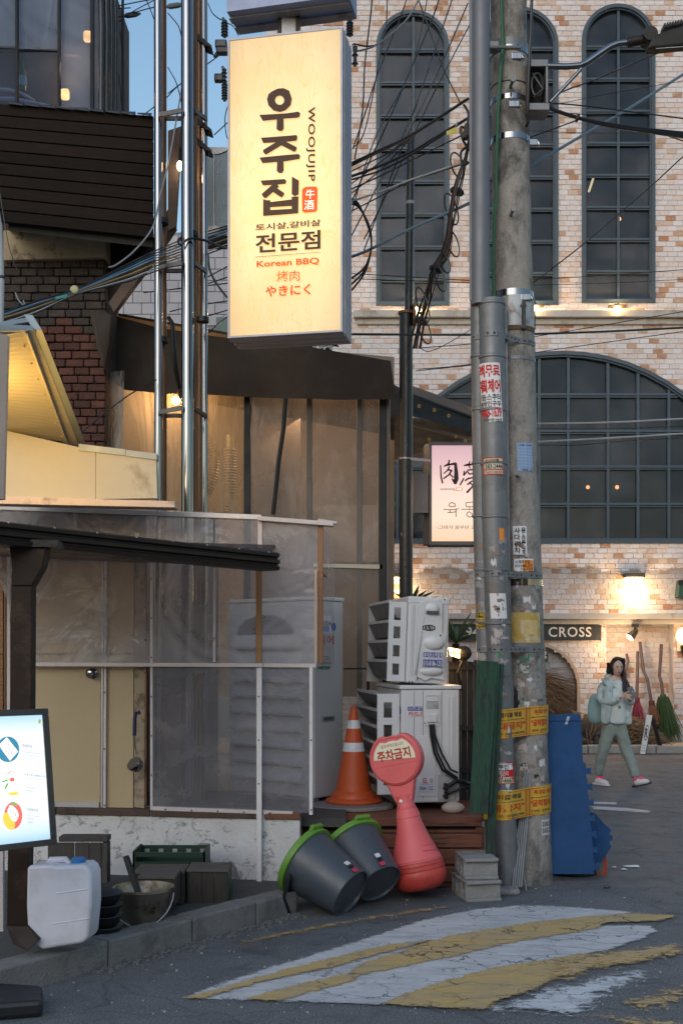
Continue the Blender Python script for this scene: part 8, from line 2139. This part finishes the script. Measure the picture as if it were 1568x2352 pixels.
# bundle that drops from the concrete pole to the black mast
bd_ = T("cable_bundle", "thick tied bundle of black cables dropping from the concrete pole beside the black mast", "cables", P(955, 790, 8.4))
for i in range(13):
    o1, o2, o3 = random.uniform(-9, 9), random.uniform(-12, 12), random.uniform(-15, 15)
    pts = [P(1078, 312 + random.uniform(-8, 16), 7.9), P(1070 + o1 * .3, 360, 7.95), P(1049 + o1, 440, 8.0), P(1027 + o2, 570, 8.15), P(1001 + o2, 620, 8.2), P(979 + o3 * .7, 690, 8.35), P(963 + o3 * .8, 745, 8.5), P(952 + o3, 800, 8.7)]
    MB().tube(curve_pts(pts), random.choice((.004, .0055, .007)), 6).to("strand", CAB if i % 5 else M("brown_cable", (.08, .05, .04), .5, bump=0), bd_, smooth=True)
for k, (u, v, r1, r2) in enumerate(((1036, 480, 13, 36), (1040, 560, 12, 30), (1010, 640, 10, 30), (970, 700, 12, 40), (975, 760, 12, 30), (1050, 380, 14, 30), (1022, 605, 10, 22))):
    MB().tube([P(u + r1 * math.cos(q / 18 * 6.283) + r2 * .25 * math.sin(q / 18 * 6.283), v + r2 * math.sin(q / 18 * 6.283), 8.15) for q in range(19)], .006, 5).to("loop", CAB, bd_, smooth=True)
for u, v in ((1049, 440), (1001, 618), (966, 738)): MB().lathe([(.05, -.012), (.056, 0), (.05, .012)], P(u, v, 8.2), (.35, 0, 1), 12).to("tie", CAB, bd_, smooth=True)
for q in ([(1078, 325), (1072, 300), (1058, 292), (1062, 320), (1078, 345)], [(1064, 240), (1075, 262), (1072, 300), (1082, 318)], [(1076, 372), (1062, 380), (1058, 350), (1076, 335)]): MB().tube(curve_pts([P(u, v, 7.85) for u, v in q]), .009, 6).to("loop", CAB, bd_, smooth=True)
MB().box(P(1074, 302, 7.8), (.05, .06, .09)).box(P(1068, 312, 7.8), (.04, .05, .05)).to("anchor", DARKMET, bd_, bevel=.008)
tg = T("cable_tag", "small yellow plastic tag on the cables left of the concrete pole", "tag", P(1035, 302, 7.9))
TPf = Pl(P(1035, 302, 7.9), Vector((0, -1, .1)))
MB().prism([TPf.at(1024, 302), TPf.at(1026, 311), TPf.at(1051, 304), TPf.at(1047, 291)], (0, .004, 0)).to("plate", M("yellow_tag", (.45, .38, .06), .5, var=.1, bump=0), tg)
MB().tube([P(1046, 292, 7.9), P(1050, 280, 7.92)], .004, 5).to("wire", LTW, tg)
# right side: thick black bundle and thinner wires
bd2 = T("cable_bundle", "thick black cable bundle leaving the junction box to the right edge", "cables", P(1262, 248, 7.85))
for i in range(6):
    o = random.uniform(-2, 2)
    MB().tube(curve_pts([P(1258, 243 + i * 1.2, 7.85), P(1280, 256 + o, 7.86), P(1323, 270 + o, 7.9), P(1380, 281 + o + i, 7.95), P(1433, 289 + o + i * 1.5, 8.0), P(1510, 299 + i * 1.6, 8.1), P(1600, 308 + i * 2 - o, 8.2)]), .009, 6).to("strand", CAB, bd2, smooth=True)
MB().lathe([(.026, -.01), (.03, 0), (.026, .01)], P(1325, 271, 7.9), (1, 0, -.3), 10).to("tie", CAB, bd2)
RL = "thin black wire right of the concrete pole"; RG = "thin wires right of the concrete pole"
for pts, r_ in (([(1262, 237), (1330, 242), (1433, 255), (1600, 276)], .007), ([(1210, 318), (1260, 300), (1323, 276), (1330, 270)], .006), ([(1270, 228), (1290, 211), (1360, 185), (1433, 154), (1543, 108)], .008), ([(1430, 290), (1500, 302), (1600, 335)], .006),
                ([(1250, 258), (1330, 262), (1450, 268)], .004), ([(1210, 300), (1330, 305), (1460, 306)], .003), ([(1275, 240), (1400, 215), (1600, 180)], .003),
                ([(1600, 335), (1568, 359), (1499, 423), (1408, 502), (1330, 568), (1221, 652)], .006), ([(1225, 642), (1400, 632), (1600, 617)], .004), ([(1225, 655), (1400, 650), (1600, 640)], .003)):
    k2 = globals().get('k2', -1) + 1
    cable([(u, v, 8.3 + random.uniform(0, .3)) for u, v in pts], r_, RL + ', ' + ('thin one just above the thick bundle', 'short one rising to the thick bundle', 'rising steeply to the street lamp', 'sloping down under the thick bundle', 'upper short faint one', 'lower short faint one', 'faint one rising gently', 'long one slanting over the right window', 'upper faint level one', 'lower faint level one')[k2], RG)
cable([(800, 768, 8.6), (994, 769, 8.5), (1100, 769, 8.3), (1228, 767, 8.3), (1400, 761, 8.6), (1600, 751, 8.9)], .011, "thick dark green cable running level across the picture under the cornice", None, M("dark_green_cable", (.015, .03, .03), .5, bump=0))
for pts in ([(1228, 973), (1400, 970), (1600, 960)], [(1228, 1015), (1400, 1006), (1600, 994)]): cable([(u, v, 8.8) for u, v in pts], .009, ("upper" if pts[0][1] < 1000 else "lower") + " pale wire crossing the big arched window", "pale wires across the arched window", LTW)
for pts in ([(1228, 985), (1400, 985), (1600, 978)], [(1228, 1022), (1330, 1022), (1450, 1012), (1600, 1004)], [(960, 848), (1080, 837), (1228, 810), (1400, 785), (1600, 757)], [(955, 790), (990, 806), (1080, 757), (1090, 740)], [(950, 800), (1080, 790), (1228, 773), (1600, 710)], [(955, 852), (1090, 838)], [(805, 628), (1090, 645)], [(805, 640), (1090, 650)]):
    k3 = globals().get('k3', -1) + 1
    cable([(u, v, 8.8 + random.uniform(0, .2)) for u, v in pts], .0045, 'thin black wire before the brick building, ' + ('just under the upper pale wire', 'just under the lower pale wire', 'rising from the black mast to the cornice', 'bent upwards near the guard', 'just below the dark green cable', 'short one above the awning', 'upper one across the left window foot', 'lower one across the left window foot')[k3], "thin wires in front of the brick building")
# left: slanting bundle in front of the brick pier
bd3 = T("cable_bundle", "slanting bundle of black, blue and yellow cables in front of the sooty brick pier", "cables", P(180, 668, 7.6))
cols = [CAB, CAB, M("blue_cable", (.03, .17, .33), .45, bump=0), GW, CAB, M("yellow_cable", (.28, .2, .08), .5, bump=0), CAB, LTW, CAB]
for i, mt_ in enumerate(cols):
    o = (i - 4) * 4.2
    MB().tube(curve_pts([P(-30, 742 + o * .6 + random.uniform(-4, 4), 7.0), P(80, 705 + o * .9 + random.uniform(-3, 3), 7.2), P(176, 670 + o * .35, 7.45), P(293, 627 + o * 1.2, 7.75), P(356, 600 + o * 1.4, 7.9), P(440, 570 + o * 1.6, 8.7), P(530, 540 + o * 1.4, 8.9)]), .0055, 6).to("strand", mt_, bd3, smooth=True)
MB().ball(P(171, 665, 7.42), .028, 10, 6, (1, .4, 1)).to("round_tag", M("cream_tag", (.42, .4, .2), .6, var=.2), bd3)
MB().prism([P(128, 688, 7.3), P(155, 682, 7.32), P(155, 676, 7.32), P(128, 681, 7.3)], (0, .006, 0)).to("green_tape", M("teal_tape", (.03, .22, .17), .5, bump=0), bd3)
for pts, r_, mt_, lab in (([(250, 614, 8), (268, 608, 8), (310, 575, 8), (352, 520, 8.1), (368, 450, 8.05), (390, 360, 8.05), (418, 200, 8.3)], .008, GW, "grey cable curling up from the brick pier past the first flue"),
                    ([(180, 1000, 8), (240, 950, 8), (300, 905, 8.05), (360, 872, 8.1)], .006, CAB, "thin black wire slanting over the brick pier towards the first flue"),
                    ([(0, 440, 7.5), (20, 560, 7.5), (40, 620, 7.4)], .004, CAB, "thin black thread hanging in front of the planks at the far left"),
                    ([(36, 672, 7.2), (44, 690, 7.2), (58, 703, 7.2), (54, 690, 7.2)], .006, GW, "small bent grey wire end in front of the brick pier")):
    cable(pts, r_, lab, None, mt_)
LL = "thin wire between the flues and the cream sign"; LG = "thin wires between the flues and the cream sign"
LLP = ([(416, 548), (470, 552), (524, 570)], [(470, 640), (530, 608)], [(400, 664), (470, 653), (530, 634)], [(470, 728), (530, 710)], [(480, 765), (500, 745), (530, 722)], [(390, 716), (440, 704), (530, 690)], [(330, 672), (420, 662), (530, 650)])
for pts in LLP:
    cable([(u, v, 8.9) for u, v in pts], .006, LL + ', ' + ORD[sorted(q[0][1] for q in LLP).index(pts[0][1])] + ' from the top', LG)
cable([(478, 585, 8.8), (482, 620, 8.8), (500, 655, 8.8), (526, 688, 8.8)], .011, "black cable loop hanging beside the lower left edge of the cream sign")
cable([(418, 545, 8.15), (410, 552, 8.12), (415, 562, 8.12), (436, 548, 8.12), (470, 552, 8.2), (505, 565, 8.4), (530, 572, 8.6)], .012, "knotted black cable tied round the second flue")
SKL = "thin wire against the sky"; SKG = "thin wires against the sky"
for pts in ([(265, 15), (330, 2), (400, -10)], [(270, 40), (340, 20), (360, 16)], [(265, 58), (300, 30), (355, 0)], [(262, 20), (300, 18)], [(328, -20), (345, 20), (360, 60)], [(386, 30), (410, 60), (418, 90)], [(386, 155), (405, 190), (418, 240)], [(386, 215), (418, 190)], [(325, 268), (355, 245), (385, 222), (416, 192), (530, 108)], [(492, 310), (535, 270)], [(478, 8), (488, 30), (505, 44), (515, 46)], [(518, 52), (535, 60), (548, 82)],
            [(262, -20), (276, 60), (283, 160), (285, 264)], [(258, -20), (268, 100), (280, 240)], [(526, 235), (517, 270), (520, 310), (530, 330)]):
    k4 = globals().get('k4', -1) + 1
    cable([(u, v, 9.2 + random.uniform(0, .4)) for u, v in pts], .006, SKL + (', left of the flues, ' + ORD[k4 if k4 < 4 else k4 - 6] + ' of its set' if k4 < 4 or k4 in (11, 12) else ', by the flues, ' + ORD[k4 - 4 if k4 < 11 else k4 - 6] + ' of its set'), SKG, CAB)
for u, v, lab in ((300, 34, "dark splice sleeve on the wires against the sky, left one"), (398, 13, "dark splice sleeve on the wires between the two front flues")):
    a_, b2 = P(u - 16, v + 3, 9.3), P(u + 24, v - 3, 9.3)
    tag(MB().tube([a_, a_.lerp(b2, .2), a_.lerp(b2, .7), b2], [.008, .022, .022, .006], 8).to("splice_sleeve", M("sleeve", (.09, .11, .12), .5, bump=0), smooth=True), lab, "sleeve")
# insulators
INS = M("insulator", (.035, .04, .045), .35, var=.2, bump=0)
def insulator(u, v0, v1, Y, lab, w=15, n=6):
    t = T("insulator", lab, "insulator", P(u, v1, Y)); s = Y / F; L_ = (v1 - v0) * s; prof = [(.012, 0)]
    for i in range(n):
        z = L_ * (.08 + .84 * i / n); prof += [(w * .28 * s, z), (w * .5 * s, z + L_ * .03), (w * .48 * s, z + L_ * .06), (w * .28 * s, z + L_ * .08)]
    prof += [(.02, L_ * .95), (.012, L_)]
    MB().lathe(prof, P(u, v1, Y), n=16).to("ribbed_body", INS, t, smooth=True)
    MB().tube([P(u, v0, Y), P(u - 3, v0 - 6, Y), P(u - 6, v0 - 2, Y)], .006, 6).to("hook", INS, t)
insulator(516, 46, 86, 8.7, "topmost ribbed black insulator left of the cream sign", 17, 5)
insulator(515, 158, 190, 8.7, "small dark insulator in the middle left of the cream sign", 14, 3)
insulator(516, 188, 232, 8.7, "lowest ribbed black insulator left of the cream sign", 15, 6)
insulator(803, 46, 84, 8.7, "ribbed black insulator above the right corner of the cream sign", 17, 5)
insulator(815, 106, 152, 8.6, "dark fuse holder hanging right of the cream sign", 15, 2)
hw = T("line_clamp", "dark clamp hardware between the insulators left of the cream sign", "clamp", P(508, 120, 8.7))
MB().box(P(508, 103, 8.7), (.09, .06, .06)).box(P(512, 118, 8.7), (.10, .06, .05)).bar(P(492, 132, 8.7), P(510, 110, 8.7), .03).to("clamp", INS, hw, bevel=.01)
MB().box(P(503, 180, 8.7), (.07, .05, .06)).to("clamp_block", INS, hw, bevel=.01)
# tangle of connectors behind the tent roof
tn = T("cable_tangle", "tangle of cable connectors showing above the tent roof under the cream sign", "cables", P(730, 800, 9.6))
m = MB(); 
for i in range(26):
    u = random.uniform(690, 775); v = random.uniform(782, 806); m.tube([P(u, v, 9.6), P(u + random.uniform(-9, 9), v + random.uniform(-8, 8), 9.6), P(u + random.uniform(-14, 14), v + random.uniform(-9, 9), 9.6)], .009, 5)
m.to("connectors", CAB, tn)
m = MB()
for i in range(16): u = 690 + i * 5; m.box(P(u, random.uniform(785, 800), 9.55), (.02, .03, .045))
m.to("plugs", M("pale_plug", (.4, .42, .42), .5), tn)

# ================================================================ THE OTHER SIDE OF THE STREET (unseen, added for dark reflections and less sky light)
ob3 = T("unseen_brick_house", "brown brick house across the street, mirrored dimly in the windows and steel flues", "building", (0, -14, 0))
MB().prism([(-17, -14, 0), (14, -14, 0), (14, -14, 6.2), (-17, -14, 6.2)], (0, -8, 0)).to("wall", M("brown_house_brick", (.13, .085, .065), .85, var=.3, vs=2, dirt=(.2, .17, .15), ds=.6), ob3)
HWG = M("house_glass", (.03, .035, .045), .1, bump=0); HWL = E("added_window_glow", (1, .6, .26), 1.6)  # glowing windows added to give the steel pipes orange streaks
for i in range(9):
    for j in range(2):
        MB().prism([(-16 + i * 3.3, -13.99, 1 + j * 2.6), (-14.2 + i * 3.3, -13.99, 1 + j * 2.6), (-14.2 + i * 3.3, -13.99, 2.5 + j * 2.6), (-16 + i * 3.3, -13.99, 2.5 + j * 2.6)], (0, .04, 0)).to("window", HWL if (i * 5 + j * 3) % 7 == 0 else HWG, ob3)
bpy.context.view_layer.update()
